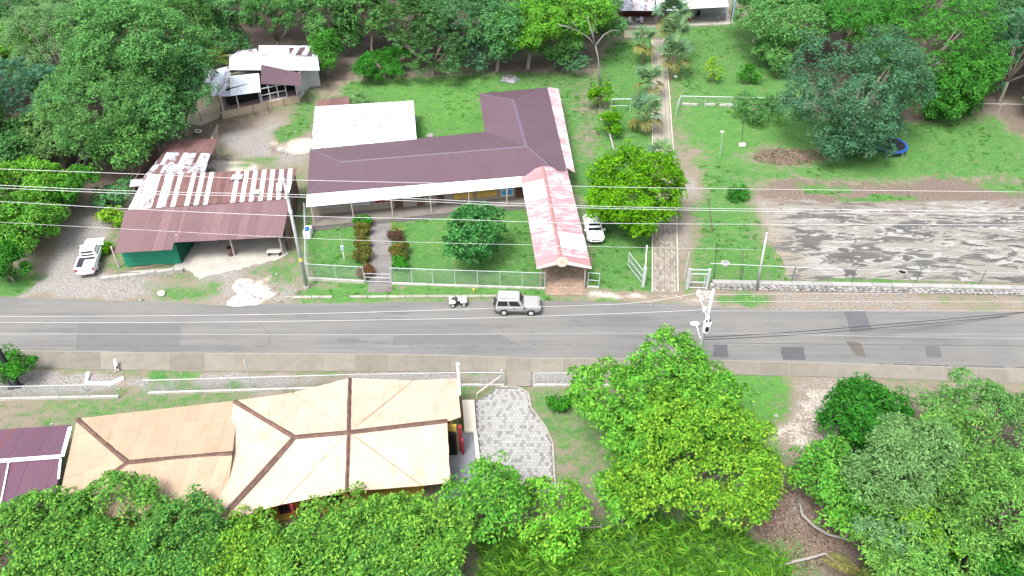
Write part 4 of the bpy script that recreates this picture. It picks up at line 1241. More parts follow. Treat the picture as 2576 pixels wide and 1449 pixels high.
BARK = plain('grey_bark', (.2, .17, .14), .95, .3, 4, .2, bump=.5)
BARK_PALE = plain('pale_bark', (.2, .185, .17), .9, .2, 4, .1)
def trunk_mesh(seed, C, zc, r, bend=.06, limbs=11, reach=.93):
    rg_ = random.Random(seed)
    mb = MB()
    fork = max(.8, zc * rg_.uniform(.35, .5))
    b = Vector((rg_.uniform(-1, 1) * bend * zc, rg_.uniform(-1, 1) * bend * zc, fork))
    mb.tube([(0, 0, -.15), (0, 0, .15), b * .5 + Vector((rg_.uniform(-.1, .1), 0, 0)), b], [r * 1.5, r * 1.15, r, r * .85], 8)
    idx = rg_.sample(range(len(C)), min(limbs, len(C)))
    for i in idx:
        e = Vector(C[i]) + Vector((0, 0, zc))
        m = b.lerp(e, .5) + Vector((rg_.uniform(-.3, .3), rg_.uniform(-.3, .3), -.1 * (e - b).length + rg_.uniform(0, .3)))
        mb.tube([b - Vector((0, 0, .1)), m, b.lerp(e, reach)], [r * .6, r * .35, r * .1], 6)
    return mb

L_BRIGHT = leaf_mat('bright_green_leaf', (.074, .265, .026), (.19, .40, .045))
L_LIME = leaf_mat('lime_leaf', (.055, .205, .004), (.15, .35, .008), tips=.35)
L_YEL = leaf_mat('yellow_green_leaf', (.09, .265, .02), (.26, .42, .03), tips=.4)
L_MID = leaf_mat('mid_green_leaf', (.068, .21, .058), (.145, .33, .085))
L_DARK = leaf_mat('dark_mango_leaf', (.05, .145, .07), (.10, .22, .10), tips=.2)
L_DEEP = leaf_mat('deep_green_leaf', (.05, .168, .045), (.11, .26, .07), tips=.2)
L_GREY = leaf_mat('grey_green_leaf', (.10, .225, .078), (.19, .34, .12), dark=.6)
L_FRESH = leaf_mat('fresh_green_leaf', (.022, .145, .012), (.055, .24, .018), tips=.3)
L_MANGO = leaf_mat('mango_leaf', (.04, .185, .022), (.09, .30, .035), tips=.3)
L_FEA = leaf_mat('feathery_leaf', (.085, .235, .052), (.17, .36, .08))
L_THICK = leaf_mat('thicket_leaf', (.06, .205, .032), (.18, .37, .055), tips=.35)
L_GARD = leaf_mat('glossy_garden_leaf', (.032, .16, .03), (.10, .30, .06), dark=.35, tips=.35)
L_TEAL = leaf_mat('bluish_green_leaf', (.06, .18, .09), (.12, .27, .13))

SPEC = {  # material, leaf length, width, mode, clump radius, leaves per clump, droop, flat, lump
    'bright': (L_BRIGHT, .29, .15, 'round', .55, 46, .3, 0, .38),
    'garden': (L_GARD, .38, .19, 'round', .46, 30, .6, 0, .5),
    'lime': (L_LIME, .30, .15, 'round', .52, 46, .3, 0, .30),
    'yellow': (L_YEL, .26, .14, 'round', .46, 44, .3, 0, .36),
    'thick': (L_THICK, .26, .13, 'round', .46, 40, .25, 0, .5),
    'mid': (L_MID, .34, .16, 'round', .66, 46, .35, 0, .42),
    'mango': (L_MANGO, .34, .13, 'round', .62, 50, .5, 0, .34),
    'dark': (L_DARK, .34, .15, 'round', .7, 46, .5, 0, .30),
    'deep': (L_DEEP, .32, .15, 'round', .66, 44, .35, 0, .42),
    'fresh': (L_FRESH, .26, .13, 'round', .48, 46, .3, 0, .30),
    'grey': (L_GREY, .27, .085, 'round', .6, 58, .5, 0, .6),
    'teal': (L_TEAL, .34, .14, 'spray', .8, 60, .4, 0, .4),
    'feather': (L_FEA, .30, .095, 'round', .62, 56, .5, 0, .55),
    'pinnate': (leaf_mat('big_pinnate_leaf', (.05, .14, .035), (.1, .2, .05), tips=.2), .5, .2, 'spray', 1.05, 60, .45, 0, .3),
}
CACHE = {}
def place_tree(name, label, cx, cy, rx, ry, zc, spec, seed, group=None, cat='tree', dens=1.0, reuse=None, trunk=.2, low=None, bark=None):
    """a tree whose crown is centred at a measured place and height"""
    p = at(cx, cy, zc)
    k = ppm(p)
    R = 1.12 * rx / k
    dep = math.atan2(CAM_H - zc, p.y)
    ry_m = 1.12 * ry / k
    rz2 = (ry_m ** 2 - (R * math.sin(dep)) ** 2) / math.cos(dep) ** 2
    Rz = math.sqrt(rz2) if rz2 > (.45 * R) ** 2 else .45 * R
    Rz = min(Rz, zc * .98, R * 1.6)
    mat, ln, wd, mode, cr, per, droop, flat, lump = SPEC[spec]
    key = reuse
    root = thing(name, label, cat, (p.x, p.y, 0), 0, group)
    if key and key in CACHE:
        me_, C, R0, Rz0, tm, z0 = CACHE[key]
        cr_o = link('crown', me_, mat, root)
        cr_o.location = (0, 0, zc)
        cr_o.scale = (R / R0, R / R0, Rz / Rz0)
        a = random.Random(seed).uniform(0, 6.28)
        cr_o.rotation_euler = (0, 0, a)
        tk = link('trunk', tm, BARK, root)
        tk.scale = (R / R0, R / R0, zc / z0); tk.rotation_euler = (0, 0, a)
        return root
    crs = min(cr, R * .38)
    vol = 4 * math.pi * ((R * R * Rz) ** (2 / 3))
    n = int(max(14, dens * vol * .44 / (crs * crs)))
    n = min(n, 800)
    if n > 500: per = int(per * .8)
    me_, C = crown('crown', seed, R, Rz, n, crs, per, ln, wd, mode, max(7, int(6 + R * 2.0)), lump, .25, flat, .85, droop, bool(low))
    cr_o = link('crown', me_, mat, root)
    cr_o.location = (0, 0, zc)
    tmb = trunk_mesh(seed, C, zc, max(.07, min(trunk * R / 4, .4)), reach=.72 if low else .93)
    tme = new_mesh('trunk', tmb.v, tmb.f, True)
    link('trunk', tme, bark or BARK, root)
    if key:
        CACHE[key] = (me_, C, R, Rz, tme, zc)
    return root

T = place_tree
# ---- trees standing between the school and the road gate
T('round_tree', 'dense lime green round tree shading the white car beside the canopy', 1596, 484, 102, 102, 4.2, 'lime', 1, dens=1.7, low=True)
T('garden_tree', 'young glossy tree in the middle of the school front lawn', 1197, 602, 76, 80, 2.8, 'garden', 2, dens=.75)
# ---- near side of the road
T('broadleaf_tree', 'tall bright green tree beside the pavement overhanging the road edge', 1648, 1004, 182, 138, 5.2, 'bright', 43, dens=1.3)
YT = T('broadleaf_tree', 'yellow-green leafy tree with dense rounded crown behind the roadside tree', 1745, 1155, 182, 160, 4.6, 'yellow', 4, dens=1.2)
T('broadleaf_tree', 'small green tree leaning between the patio and yellow-green tree', 1590, 1225, 80, 62, 2.8, 'bright', 5)
T('broadleaf_tree', 'light green bushy tree hiding the far corner of the paved patio', 1215, 1285, 110, 92, 3.3, 'bright', 6, dens=.95)
T('broadleaf_tree', 'looser light green tree at the lawn end of the paved patio', 1378, 1290, 98, 82, 3.0, 'bright', 46, dens=.8)
near_row = [(70, 1375, 160, 110, 3.4, 'thick', 11), (255, 1350, 150, 100, 3.4, 'thick', 12), (420, 1400, 140, 100, 3.2, 'thick', 13), (590, 1430, 130, 85, 3.0, 'yellow', 14), (745, 1420, 135, 90, 3.0, 'thick', 15), (900, 1375, 145, 90, 3.2, 'thick', 16), (1065, 1345, 125, 100, 3.3, 'thick', 17), (990, 1470, 160, 90, 2.8, 'thick', 18), (700, 1500, 170, 80, 2.6, 'thick', 19), (430, 1500, 170, 85, 2.8, 'thick', 20), (160, 1490, 180, 90, 3.0, 'thick', 21)]
near_lab = ['leafy tree growing in front of the purple carport', 'leafy tree with shoots rising before the left end of apricot roof', 'bright green tree before the low wing of apricot house', 'yellow-tipped bushy tree before the junction of apricot roofs',
            'bright tree before the red columns of the apricot house', 'mid green tree before the middle of apricot house porch', 'bright tree before the right corner of apricot house porch', 'low mid green tree beside the tall grass',
            'mid green tree in the thicket behind the bright porch tree', 'mid green tree in the thicket behind the wing tree', 'mid green tree in the thicket behind the carport tree']
for a_, l_ in zip(near_row, near_lab):
    T('thicket_tree', l_, *a_[:6], a_[6], group='thicket before the apricot house', dens=1.05)
T('thorn_tree', 'dark fresh green bushy tree at the edge of the gravel patch', 2190, 1068, 102, 108, 3.2, 'fresh', 31, dens=1.2)
T('rain_tree', 'wide feathery grey-green tree with pale crooked branches', 2255, 1190, 112, 150, 5.0, 'grey', 32, dens=1.3, bark=None)
T('rain_tree', 'feathery green tree overhanging the pavement edge', 2480, 1075, 150, 118, 5.0, 'feather', 33, dens=1.1)
T('rain_tree', 'feathery mid green tree between the grey-green one and the frame of shrubs', 2400, 1180, 110, 120, 5.6, 'feather', 42, dens=1.1)
T('rain_tree', 'yellowish thin-crowned tree between the feathery ones', 2345, 1300, 80, 70, 4.6, 'yellow', 44, dens=.6)
T('rain_tree', 'grey-green crown with pale twigs below the yellowish tree', 2250, 1345, 85, 75, 3.8, 'grey', 45, dens=.8)
T('broadleaf_tree', 'small yellow-green tree over the fallen branch', 2095, 1205, 92, 84, 3.2, 'bright', 34)
T('broadleaf_tree', 'green sapling above the brown leaf litter', 2150, 1300, 70, 60, 2.6, 'bright', 35)
T('rain_tree', 'feathery tree mixed with yellowish twigs above the dead trunk', 2330, 1370, 150, 90, 3.6, 'feather', 36)
T('rain_tree', 'large feathery green tree next to the grey-green one', 2530, 1300, 140, 165, 5.0, 'feather', 37)
T('broadleaf_tree', 'low lush tree below the feathery trees', 2480, 1450, 150, 75, 2.6, 'fresh', 38)
T('broadleaf_tree', 'low lime green tree beside the coconut leaf', 2310, 1455, 90, 50, 2.0, 'bright', 39)
T('shrub', 'bright roadside shrub by the black posts', 25, 918, 52, 42, 1.6, 'fresh', 40, cat='shrub')
T('shrub', 'neat round shrub on the dull lawn beside the patio', 1409, 1011, 24, 20, .55, 'fresh', 41, cat='shrub')
# ---- left forest: each tree its own, kinds alternate
LF = [(60, 40, 120, 90, 8, 'deep'), (210, 30, 120, 80, 9, 'grey'), (340, 40, 120, 90, 9, 'feather'), (150, 140, 130, 100, 9, 'grey'), (330, 150, 160, 130, 9, 'mid'), (40, 150, 100, 80, 7, 'bright'),
      (430, 210, 75, 100, 7, 'mid'), (250, 265, 150, 115, 7, 'feather'), (60, 260, 110, 95, 7, 'teal'), (390, 300, 90, 75, 5, 'mid'), (130, 340, 85, 70, 5, 'grey'), (40, 370, 90, 75, 5, 'deep'),
      (310, 365, 75, 60, 4, 'mid'), (60, 470, 95, 65, 4, 'bright'), (150, 470, 80, 45, 3.2, 'mango'), (40, 575, 70, 65, 3.2, 'bright'), (100, 545, 60, 45, 2.6, 'bright'), (10, 660, 45, 40, 2.2, 'fresh'),
      (460, 60, 60, 70, 8, 'deep'), (-90, 120, 120, 130, 8, 'mid'), (-110, 330, 120, 120, 7, 'deep'), (-100, 520, 110, 100, 5, 'mid')]
LL = ['deep green tree in the dark far corner of the wood', 'grey-green feathery tree towering in the wood', 'feathery tree with light top above the wood', 'pale grey-green spreading tree in the wood', 'big rounded mid green tree filling the wood', 'bright green tree in a gap of the wood',
      'green tree beside the coconut palm at the wood edge', 'feathery tree over the dirt drive', 'bluish green tree deep in the wood', 'green tree leaning over the yard terrace', 'grey-green tree above the ruined shack', 'deep green tree behind the ruined shack',
      'tree over the rusty rear shed and drive end', 'bright tree before the ruined shack', 'low mango tree beside the drive kerb stones', 'bright tree over the dirt drive mouth', 'light shrubby tree beside the parked pickup drive', 'fresh green bush above the drive bank',
      'deep green tree behind the big rounded one', 'mid green tree at the outer edge of wood', 'deep green tree at the outer edge of wood', 'mid green tree low at the outer edge of wood']
for i, (a_, l_) in enumerate(zip(LF, LL)):
    T('forest_tree', l_, *a_, 100 + i, group='trees of the wood beside the drive')
# ---- band of trees behind the school
TB = [(560, 20, 70, 55, 8, 'mid'), (690, 35, 62, 60, 7, 'deep'), (810, 40, 68, 60, 6, 'mid'), (815, 135, 42, 62, 3.2, 'mango'), (872, 95, 34, 46, 2.6, 'mid'), (925, 40, 60, 60, 6, 'mid'),
      (965, 168, 66, 40, 1.8, 'fresh'), (1010, 55, 80, 70, 5.5, 'pinnate'), (1085, 120, 78, 68, 4.0, 'pinnate'), (1170, 60, 90, 75, 6, 'teal'), (1250, 95, 85, 78, 5, 'mid'), (1330, 60, 90, 72, 6.5, 'bright'),
      (1210, 135, 60, 48, 2.6, 'teal'), (1400, 95, 62, 62, 4, 'mid'), (1460, 40, 75, 62, 6.5, 'bright'), (1520, 45, 45, 55, 4.5, 'mid'), (545, 95, 60, 55, 4.5, 'mid'), (1300, -10, 110, 60, 8, 'mid'), (1100, -10, 110, 60, 8, 'deep'), (880, -20, 100, 60, 8, 'mid'), (680, -40, 110, 60, 8, 'deep'), (1480, -40, 100, 60, 8, 'bright')]
TL_ = ['green tree above the coconut palm behind the patched house', 'deep green tree standing over dark soil behind patched house', 'green tree behind the patched house corner', 'mango tree beside the patched house roof', 'rounded shrub beside the mango tree', 'green tree over the bare brown slope',
       'low leafy bush at the edge of the back lawn', 'tree with huge pinnate leaves behind the lawn', 'drooping big-leaved tree hanging over the white stake', 'bluish green tree between big-leaved and bright trees', 'mid green tree at the lawn edge above ash heap', 'bright crowned tree behind the bare tree',
       'low bluish shrub tree above the leaf litter', 'green tree over red leaf litter', 'bright tree behind the pale bare tree', 'green tree beside the far house porch', 'small tree behind the patched roof', 'far tree closing the view behind bright crown', 'far deep green tree behind the big-leaved tree', 'far green tree behind the brown slope', 'far deep green tree behind the patched house', 'far bright tree beside the far house']
for i, (a_, l_) in enumerate(zip(TB, TL_)):
    T('backyard_tree', l_, *a_, 140 + i, group='trees behind the school')
# ---- right-hand trees
RTREE = [(2168, 222, 158, 172, 7.4, 'dark', 'huge dark mango tree with the blue trampoline beneath'), (2330, 120, 175, 140, 7.0, 'mango', 'bright green mango tree behind the huge dark one'), (2420, 210, 80, 80, 4.5, 'mango', 'low bright side crown over the wire fence'),
         (1985, 45, 100, 70, 6, 'mid', 'green tree beside the pale blue wall of far house'), (1965, 125, 55, 42, 3, 'mid', 'small tree over the cut stump'), (2160, 20, 110, 60, 8, 'mango', 'bright tree at the back of the mango grove'), (2500, 30, 110, 75, 8, 'dark', 'dark tree at back of the mango grove'),
         (2560, 150, 70, 90, 6, 'teal', 'bluish green tree beside the mango grove'), (2680, 90, 120, 110, 7, 'mid', 'green tree beyond the bluish one'), (2700, 230, 100, 60, 4, 'dark', 'dark low tree by the wire fence'), (1920, -10, 80, 50, 7, 'mid', 'green tree behind the far house')]
for i, a_ in enumerate(RTREE):
    T('grove_tree', a_[6], *a_[:6], 170 + i, group='trees of the mango grove', dens=1.5 if i < 3 else 1.15, low=i < 3)
T('grove_tree', 'low side crown of the huge dark mango over the trampoline edge', 2195, 338, 62, 42, 3.0, 'dark', 189, group='trees of the mango grove', low=True)  # part of the huge mango's crown, built as its own object
T('shrub', 'dark wide shrub under the fence rail in the meadow', 1905, 275, 56, 28, 1.0, 'deep', 190, cat='shrub')
T('shrub', 'small green shrub in the upper meadow', 1888, 188, 27, 27, 1.1, 'fresh', 191, cat='shrub', dens=.7)
T('sapling', 'slim yellow-green sapling in the upper meadow', 1797, 178, 20, 36, 1.6, 'yellow', 192, cat='sapling', dens=.35)
T('shrub', 'bright leafy weed clump beside the concrete court', 1860, 488, 24, 22, .5, 'fresh', 193, cat='shrub')
T('sapling', 'small bright sapling on the fence line below bare tree', 1512, 245, 24, 26, 1.6, 'lime', 194, cat='sapling', dens=.8)
T('sapling', 'small bright sapling beside the leaning stump', 1530, 310, 30, 34, 1.5, 'lime', 195, cat='sapling', dens=.8)
T('shrub', 'grey twiggy bush behind the rusty lean-to', 890, 250, 34, 16, .8, 'grey', 196, cat='shrub')
T('shrub', 'green bush between the drive and workshop', 285, 490, 42, 28, 1.3, 'mid', 197, cat='shrub')
T('shrub', 'yellow-green bush against the workshop wall', 285, 545, 26, 22, 1.0, 'yellow', 198, cat='shrub')
T('shrub', 'little bright plant beside the pickup', 264, 626, 10, 12, .5, 'lime', 199, cat='plant')
T('shrub', 'low clump of strap-leaved plants at the lawn corner', 1440, 150, 42, 38, 1.6, 'teal', 200, cat='plant')

# ---- croton hedges along the garden path
L_CROT = leaf_mat('croton_leaf', (.07, .135, .022), (.21, .12, .03), dark=.4, tips=.35)
L_CROTR = leaf_mat('red_croton_leaf', (.10, .07, .035), (.19, .08, .04), dark=.4, tips=.4)
SPEC['croton'] = (L_CROT, .26, .09, 'round', .26, 40, .2, 0, .2)
SPEC['crotonr'] = (L_CROTR, .26, .09, 'round', .26, 40, .2, 0, .2)
for i, (cx, cy, rx, ry, zc, sp, lb) in enumerate([
    (912, 556, 17, 14, .6, 'fresh', 'green croton bush nearest the veranda on the tall hedge side'), (911, 580, 18, 16, .6, 'croton', 'green and orange croton bush second from the veranda'),
    (911, 610, 18, 12, .5, 'croton', 'low mixed croton bush in the middle of the path hedge'), (912, 640, 19, 24, .7, 'croton', 'tall orange-yellow croton bush on the path hedge'),
    (914, 685, 18, 14, .5, 'crotonr', 'dull red croton bush at the fence gate'), (1003, 632, 21, 24, .7, 'croton', 'tall orange croton bush across the path'),
    (1002, 668, 20, 14, .5, 'fresh', 'green croton bush across the path below the orange one'), (998, 596, 16, 14, .5, 'crotonr', 'red croton bush under the small palm')]):
    T('croton_bush', lb, cx, cy, rx, ry, zc, sp, 210 + i, group='croton bushes along the garden path', cat='bush')

# ---- palms
L_PALM = leaf_mat('fan_palm_leaf', (.085, .18, .085), (.17, .27, .13), dark=.6, tips=.2)
L_PALMY = leaf_mat('dry_palm_leaf', (.15, .16, .045), (.27, .25, .08), dark=.5)
L_COCO = leaf_mat('coconut_leaf', (.075, .16, .03), (.2, .24, .05), tips=.3)
PALM_TRUNK = plain('palm_trunk', (.16, .12, .09), .95, .3, 8, .1)
def fan_frond(seed):
    rg_ = random.Random(seed)
    V = []
    L = .85
    base = np.array([0, 0, 0.0])
    V.append([[0, -.012, 0], [L, -.012, .1], [L, .012, .1], [0, .012, 0]])
    for k in range(15):
        a = (k - 7) / 7 * 2.2
        ll = .75 * (1 - .25 * abs(a) / 2.2) * rg_.uniform(.9, 1.1)
        d = np.array([math.cos(a), math.sin(a), 0])
        s_ = np.array([-d[1], d[0], 0]) * .05
        o = np.array([L, 0, .1])
        m = o + d * ll * .55 + np.array([0, 0, .05])
        e = o + d * ll - np.array([0, 0, .12 + .1 * rg_.random()])
        V.append([o, m - s_, e, m + s_])
    return quad_mesh('frond', np.array(V))
FAN = [fan_frond(k) for k in range(3)]
def fan_palm(x, y, h, label, seed, n=22, sc=1.0):
    rg_ = random.Random(seed)
    p = at(x, y, h)
    root = thing('fan_palm', label, 'palm', (p.x, p.y, 0), 0, 'fan palms along the brick path')
    part('trunk', MB().tube([(p.x, p.y, -.1), (p.x + .05, p.y, h * .5), (p.x, p.y, h)], [.16, .13, .11], 8), PALM_TRUNK, root)
    for k in range(n):
        low = k >= n * .78
        me_ = FAN[k % 3].copy(); me_.materials.append(L_PALMY if low else L_PALM)
        o = link('frond', me_, None, root)
        o.location = (0, 0, h)
        az = k * 2.4 + rg_.uniform(-.3, .3)
        el = rg_.uniform(.1, 1.2) if not low else rg_.uniform(-1.0, -.35)
        o.rotation_euler = (rg_.uniform(-.3, .3), -el, az)
        o.scale = (sc * rg_.uniform(.85, 1.15),) * 3
for a_ in [(1632, 205, 2.6, 'fan palm with yellow skirt beside the path above the rail', 1, 26, 1.75), (1625, 285, 2.5, 'fan palm with dry skirt beside the path below the rail', 2, 28, 1.8), (1690, 40, 6.0, 'tall fan palm before the far house', 3, 34, 2.1),
           (1698, 85, 4.6, 'tall fan palm crowded behind the tallest one', 4, 28, 1.85), (1697, 140, 3.4, 'fan palm with yellow fronds on the grass side of path', 5, 28, 1.85), (1622, 105, 3.2, 'pale fan palm beside the front step of far house', 6, 22, 1.6), (1662, 395, 2.0, 'low fan palm beside the lime green tree', 7, 18, 1.5)]:
    fan_palm(*a_)
def pinnate_frond(L, n, seed):
    rg_ = random.Random(seed)
    V = []
    pr = None
    for k in range(n + 1):
        t_ = k / n
        q = np.array([L * t_ * (1 - .12 * t_), 0, L * (.42 * t_ - .62 * t_ * t_)])
        if pr is not None:
            w_ = .035 * (1 - t_) + .008
            V.append([pr + [0, -w_, 0], q + [0, -w_, 0], q + [0, w_, 0], pr + [0, w_, 0]])
            ll = L * .24 * math.sin(math.pi * (.12 + .82 * t_))
            for sg in (-1, 1):
                d = np.array([.45, sg * .85, -.4 - .2 * rg_.random()]); d /= np.linalg.norm(d)
                V.append([pr, pr + d * ll * .5 + [.05, 0, .03], pr + d * ll, pr + d * ll * .5 - [.05, 0, -.03]])
        pr = q
    return quad_mesh('frond', np.array(V))
COCO = pinnate_frond(3.0, 20, 1)
def coco(x, y, h, label, seed, n=14, sc=1.0, mat=None):
    rg_ = random.Random(seed)
    p = at(x, y, h)
    root = thing('coconut_palm', label, 'palm', (p.x, p.y, 0))
    part('trunk', MB().tube([(p.x, p.y, -.1), (p.x + .1, p.y, h * .5), (p.x, p.y, h)], [.18, .13, .1], 8), PALM_TRUNK, root)
    for k in range(n):
        me_ = COCO.copy(); me_.materials.append(mat or (L_COCO if rg_.random() < .75 else L_PALMY))
        o = link('frond', me_, None, root); o.location = (0, 0, h)
        o.rotation_euler = (rg_.uniform(-.2, .2), -rg_.uniform(-.5, .75), k * 2.4 + rg_.uniform(-.3, .3))
        o.scale = (sc * rg_.uniform(.8, 1.1),) * 3
coco(535, 150, 3.6, 'coconut palm with yellowing fronds beside the patched house', 3, 15, 1.1)
coco(2165, 1440, 1.6, 'young coconut palm with arching yellow-green leaf beside the dead trunk', 5, 9, .95)
coco(997, 575, 1.0, 'small pale green palm at the veranda end of path', 6, 12, .42)

# ---- bare pale tree
q = at(1510, 222)
BT = thing('bare_tree', 'slim bare tree with pale forked branches on the back lawn', 'tree', (q.x, q.y, 0))
zt = 4.6
def tz(x, y): return aty(x, y, q.y)
trk = [q, tz(1507, 180), tz(1505, 145), tz(1498, 115)]
part('trunk', MB().tube(trk, [.13, .1, .09, .09], 7), BARK_PALE, BT, True)
fk = trk[-1]
for L_ in ([(1480, 92), (1455, 78), (1425, 66)], [(1485, 70), (1478, 45)], [(1520, 92), (1540, 80), (1560, 78)], [(1492, 90), (1500, 55), (1498, 35)], [(1455, 80), (1440, 50)], [(1440, 72), (1405, 62)]):
    pts_ = [fk] + [tz(x, y) + Vector((0, random.uniform(-.8, .8), 0)) for x, y in L_]
    if len(L_) == 2 and L_[0][0] in (1455, 1440): pts_ = pts_[1:]
    part('branch', MB().tube(pts_, [.085, .06, .04, .02][:len(pts_)], 6), BARK_PALE, BT, True)
# fallen branches at the bottom right
for nm, lb, L_ in (('fallen_branch', 'long curved pale branch lying over the brown litter', [(2012, 1265, .9), (2018, 1295, .6), (2050, 1325, .4), (2085, 1345, .3), (2115, 1352, .25), (2150, 1365, .1)]),
                   ('fallen_branch', 'bleached fallen trunk lying in grass beside the coconut leaf', [(1962, 1424, .12), (2000, 1412, .25), (2035, 1404, .3), (2075, 1392, .3), (2110, 1418, .15)])):
    pts_ = [at(x, y, z) for x, y, z in L_]
    n_ = len(pts_)
    solo(nm, MB().tube(pts_, [.05 + .06 * math.sin(math.pi * (k + .6) / n_) for k in range(n_)], 7), BARK_PALE, lb, 'branch', smooth=True, loc=(pts_[2].x, pts_[2].y, 0))
DT = at(2215, 1440)
D_ = thing('dead_trunk', 'grey leafless forked trunk rising from the lower thicket', 'tree', (DT.x, DT.y, 0))
part('trunk', MB().tube([DT, at(2222, 1422, 1.6), at(2245, 1370, 3.0)], [.25, .2, .13], 8), BARK_PALE, D_, True)
part('branch', MB().tube([at(2222, 1422, 1.6), at(2203, 1365, 3.2), at(2200, 1320, 4.0)], [.12, .08, .03], 6), BARK_PALE, D_, True)
part('branch', MB().tube([at(2245, 1372, 2.9), at(2290, 1385, 3.2), at(2340, 1395, 3.4)], [.1, .06, .02], 6), BARK_PALE, D_, True)
# leaning stump on the fence line
for lb, L_ in (('forked grey stump leaning on the lawn fence line', [(1545, 380, 0), (1540, 360, .5), (1533, 335, 1.2)]), ('white stake leaning under the big-leaved tree', [(1127, 196, 0), (1124, 185, .5), (1121, 175, .9)])):
    pts_ = [at(*a_) for a_ in L_]
    solo('stump' if 'stump' in lb else 'stake', MB().tube([pts_[0] - Vector((0, 0, .1))] + pts_[1:], [.16, .12, .08] if 'stump' in lb else [.06, .06, .05], 7), BARK_PALE, lb, 'stump' if 'stump' in lb else 'stake', smooth=True, loc=(pts_[0].x, pts_[0].y, 0))

# ------------------------------------------------------------------ grass as real blades
def sample_w(x, y):
    w_ = {k: np.full(x.shape, v) for k, v in (('g', .5), ('r', .15), ('s', 0.), ('b', .25), ('d', 0.), ('y', .2))}
    wb = (vnoise(x, y, 1.3, 1) - .5) * 1.8 + (vnoise(x, y, 4, 2) - .5) * 3.2
    return layer_weight(x, y, wb, w_)
BUILT = [gp(q_) for q_ in ([(760, 540), (1340, 485), (1340, 440), (1430, 440), (1380, 235), (1205, 250), (1215, 345), (1050, 360), (1045, 265), (780, 275)], [(290, 680), (720, 650), (745, 480), (380, 400)], [(140, 1350), (1210, 1270), (1165, 1010), (880, 1000), (190, 1100)], [(1366, 640), (1470, 640), (1472, 745), (1370, 745)], [(930, 545), (985, 545), (988, 715), (925, 715)], [(1638, 100), (1702, 100), (1705, 745), (1640, 745)],
                         [(1192, 1005), (1258, 974), (1304, 976), (1340, 1020), (1371, 1074), (1392, 1190), (1208, 1195)], [(-600, 740), (3300, 770), (3300, 985), (-600, 930)], COURT)]
def blades(name, label, N, box, hgt, wd, mat, thr, seed, poly=None, lean=.5, keepwhere='g'):
    rg = np.random.default_rng(seed)
    x, y = rg.uniform(box[0], box[1], N), rg.uniform(box[2], box[3], N)
    k = rg.random(N) < np.clip((sample_w(x, y)[keepwhere] - thr) / .25, 0, 1) if poly is None else poly_sd(x, y, gp(poly)) > 0
    for b_ in BUILT:
        k &= poly_sd(x, y, b_) < .05
    x, y = x[k], y[k]
    n = len(x)
    a = rg.uniform(0, 6.283, n); b = rg.uniform(0, 6.283, n)
    h = hgt * rg.uniform(.5, 1.3, n) * (.6 + .8 * vnoise(x, y, 1.5, seed))
    base = np.stack([x, y, np.full(n, -.02)], 1)
    s_ = np.stack([np.cos(a), np.sin(a), np.zeros(n)], 1) * (wd * rg.uniform(.7, 1.3, n))[:, None] / 2
    ln = np.stack([np.cos(b), np.sin(b), np.zeros(n)], 1) * (h * lean * rg.random(n))[:, None]
    up = np.array([0, 0, 1.0])
    mid = base + ln * .45 + up * h[:, None] * .65
    tip = base + ln * 1.3 + up * h[:, None]
    q = np.stack([base - s_, base + s_, mid + s_ * .7, tip], 1)
    o = link(name, quad_mesh(name, q), mat)
    return tag(o, label, 'grass', kind='stuff')
G_LAWN = leaf_mat('lawn_blade', (.044, .145, .034), (.10, .21, .05), dark=.5, trans=.2)
G_TALL = leaf_mat('tall_grass_blade', (.105, .31, .036), (.25, .45, .06), dark=.55, trans=.4)
blades('lawn_grass', 'short grass of the lawns and meadow', 110000, (-55, 62, 56, 125), .10, .075, G_LAWN, .55, 5)
blades('verge_grass', 'short grass on the plots beside the near pavement', 22000, (-40, 40, 26, 49), .11, .07, G_LAWN, .5, 6)
blades('tall_grass', 'tall lush grass along the bottom of the plot', 26000, (-8, 22, 24, 36), .75, .085, G_TALL, 0, 7, [(1205, 1340), (1420, 1345), (1640, 1318), (1860, 1335), (1900, 1370), (1990, 1400), (1985, 1600), (1205, 1600)], 1.1)
lit = np.random.default_rng(9)
def litter(name, label, N, poly, mat, sz, seed):
    rg = np.random.default_rng(seed)
    g_ = gp(poly); xs_ = [a for a, _ in g_]; ys_ = [b for _, b in g_]
    x, y = rg.uniform(min(xs_), max(xs_), N), rg.uniform(min(ys_), max(ys_), N)
    k = poly_sd(x, y, g_) > 0; x, y = x[k], y[k]; n = len(x)
    pos = np.stack([x, y, rg.uniform(.0, .04, n)], 1)
    nor = nrm(np.stack([rg.normal(size=n) * .4, rg.normal(size=n) * .4, np.ones(n)], 1))
    ax = nrm(np.cross(nor, rg.normal(size=(n, 3))))
    o = link(name, quad_mesh(name, leaf_quads(pos, nor, ax, sz * rg.uniform(.6, 1.4, n), sz * .5 * rg.uniform(.6, 1.4, n))), mat)
    return tag(o, label, 'leaf litter', kind='stuff')
LIT = leaf_mat('dry_leaf', (.13, .082, .06), (.26, .19, .15), dark=.4, trans=.05)
litter('leaf_litter', 'dry brown leaves under the small yellow-green tree', 9000, [(1880, 1280), (1960, 1170), (2110, 1180), (2180, 1340), (2020, 1460), (1960, 1400), (1860, 1340)], LIT, .16, 1)
litter('leaf_litter', 'dry red-brown leaves along the back lawn edge', 7000, [(1160, 170), (1500, 120), (1545, 200), (1480, 330), (1440, 240), (1250, 190)], LIT, .2, 2)
litter('leaf_litter', 'dry brown leaves in the meadow before the dark mango', 3000, ell(1990, 395, 100, 22), LIT, .2, 3)

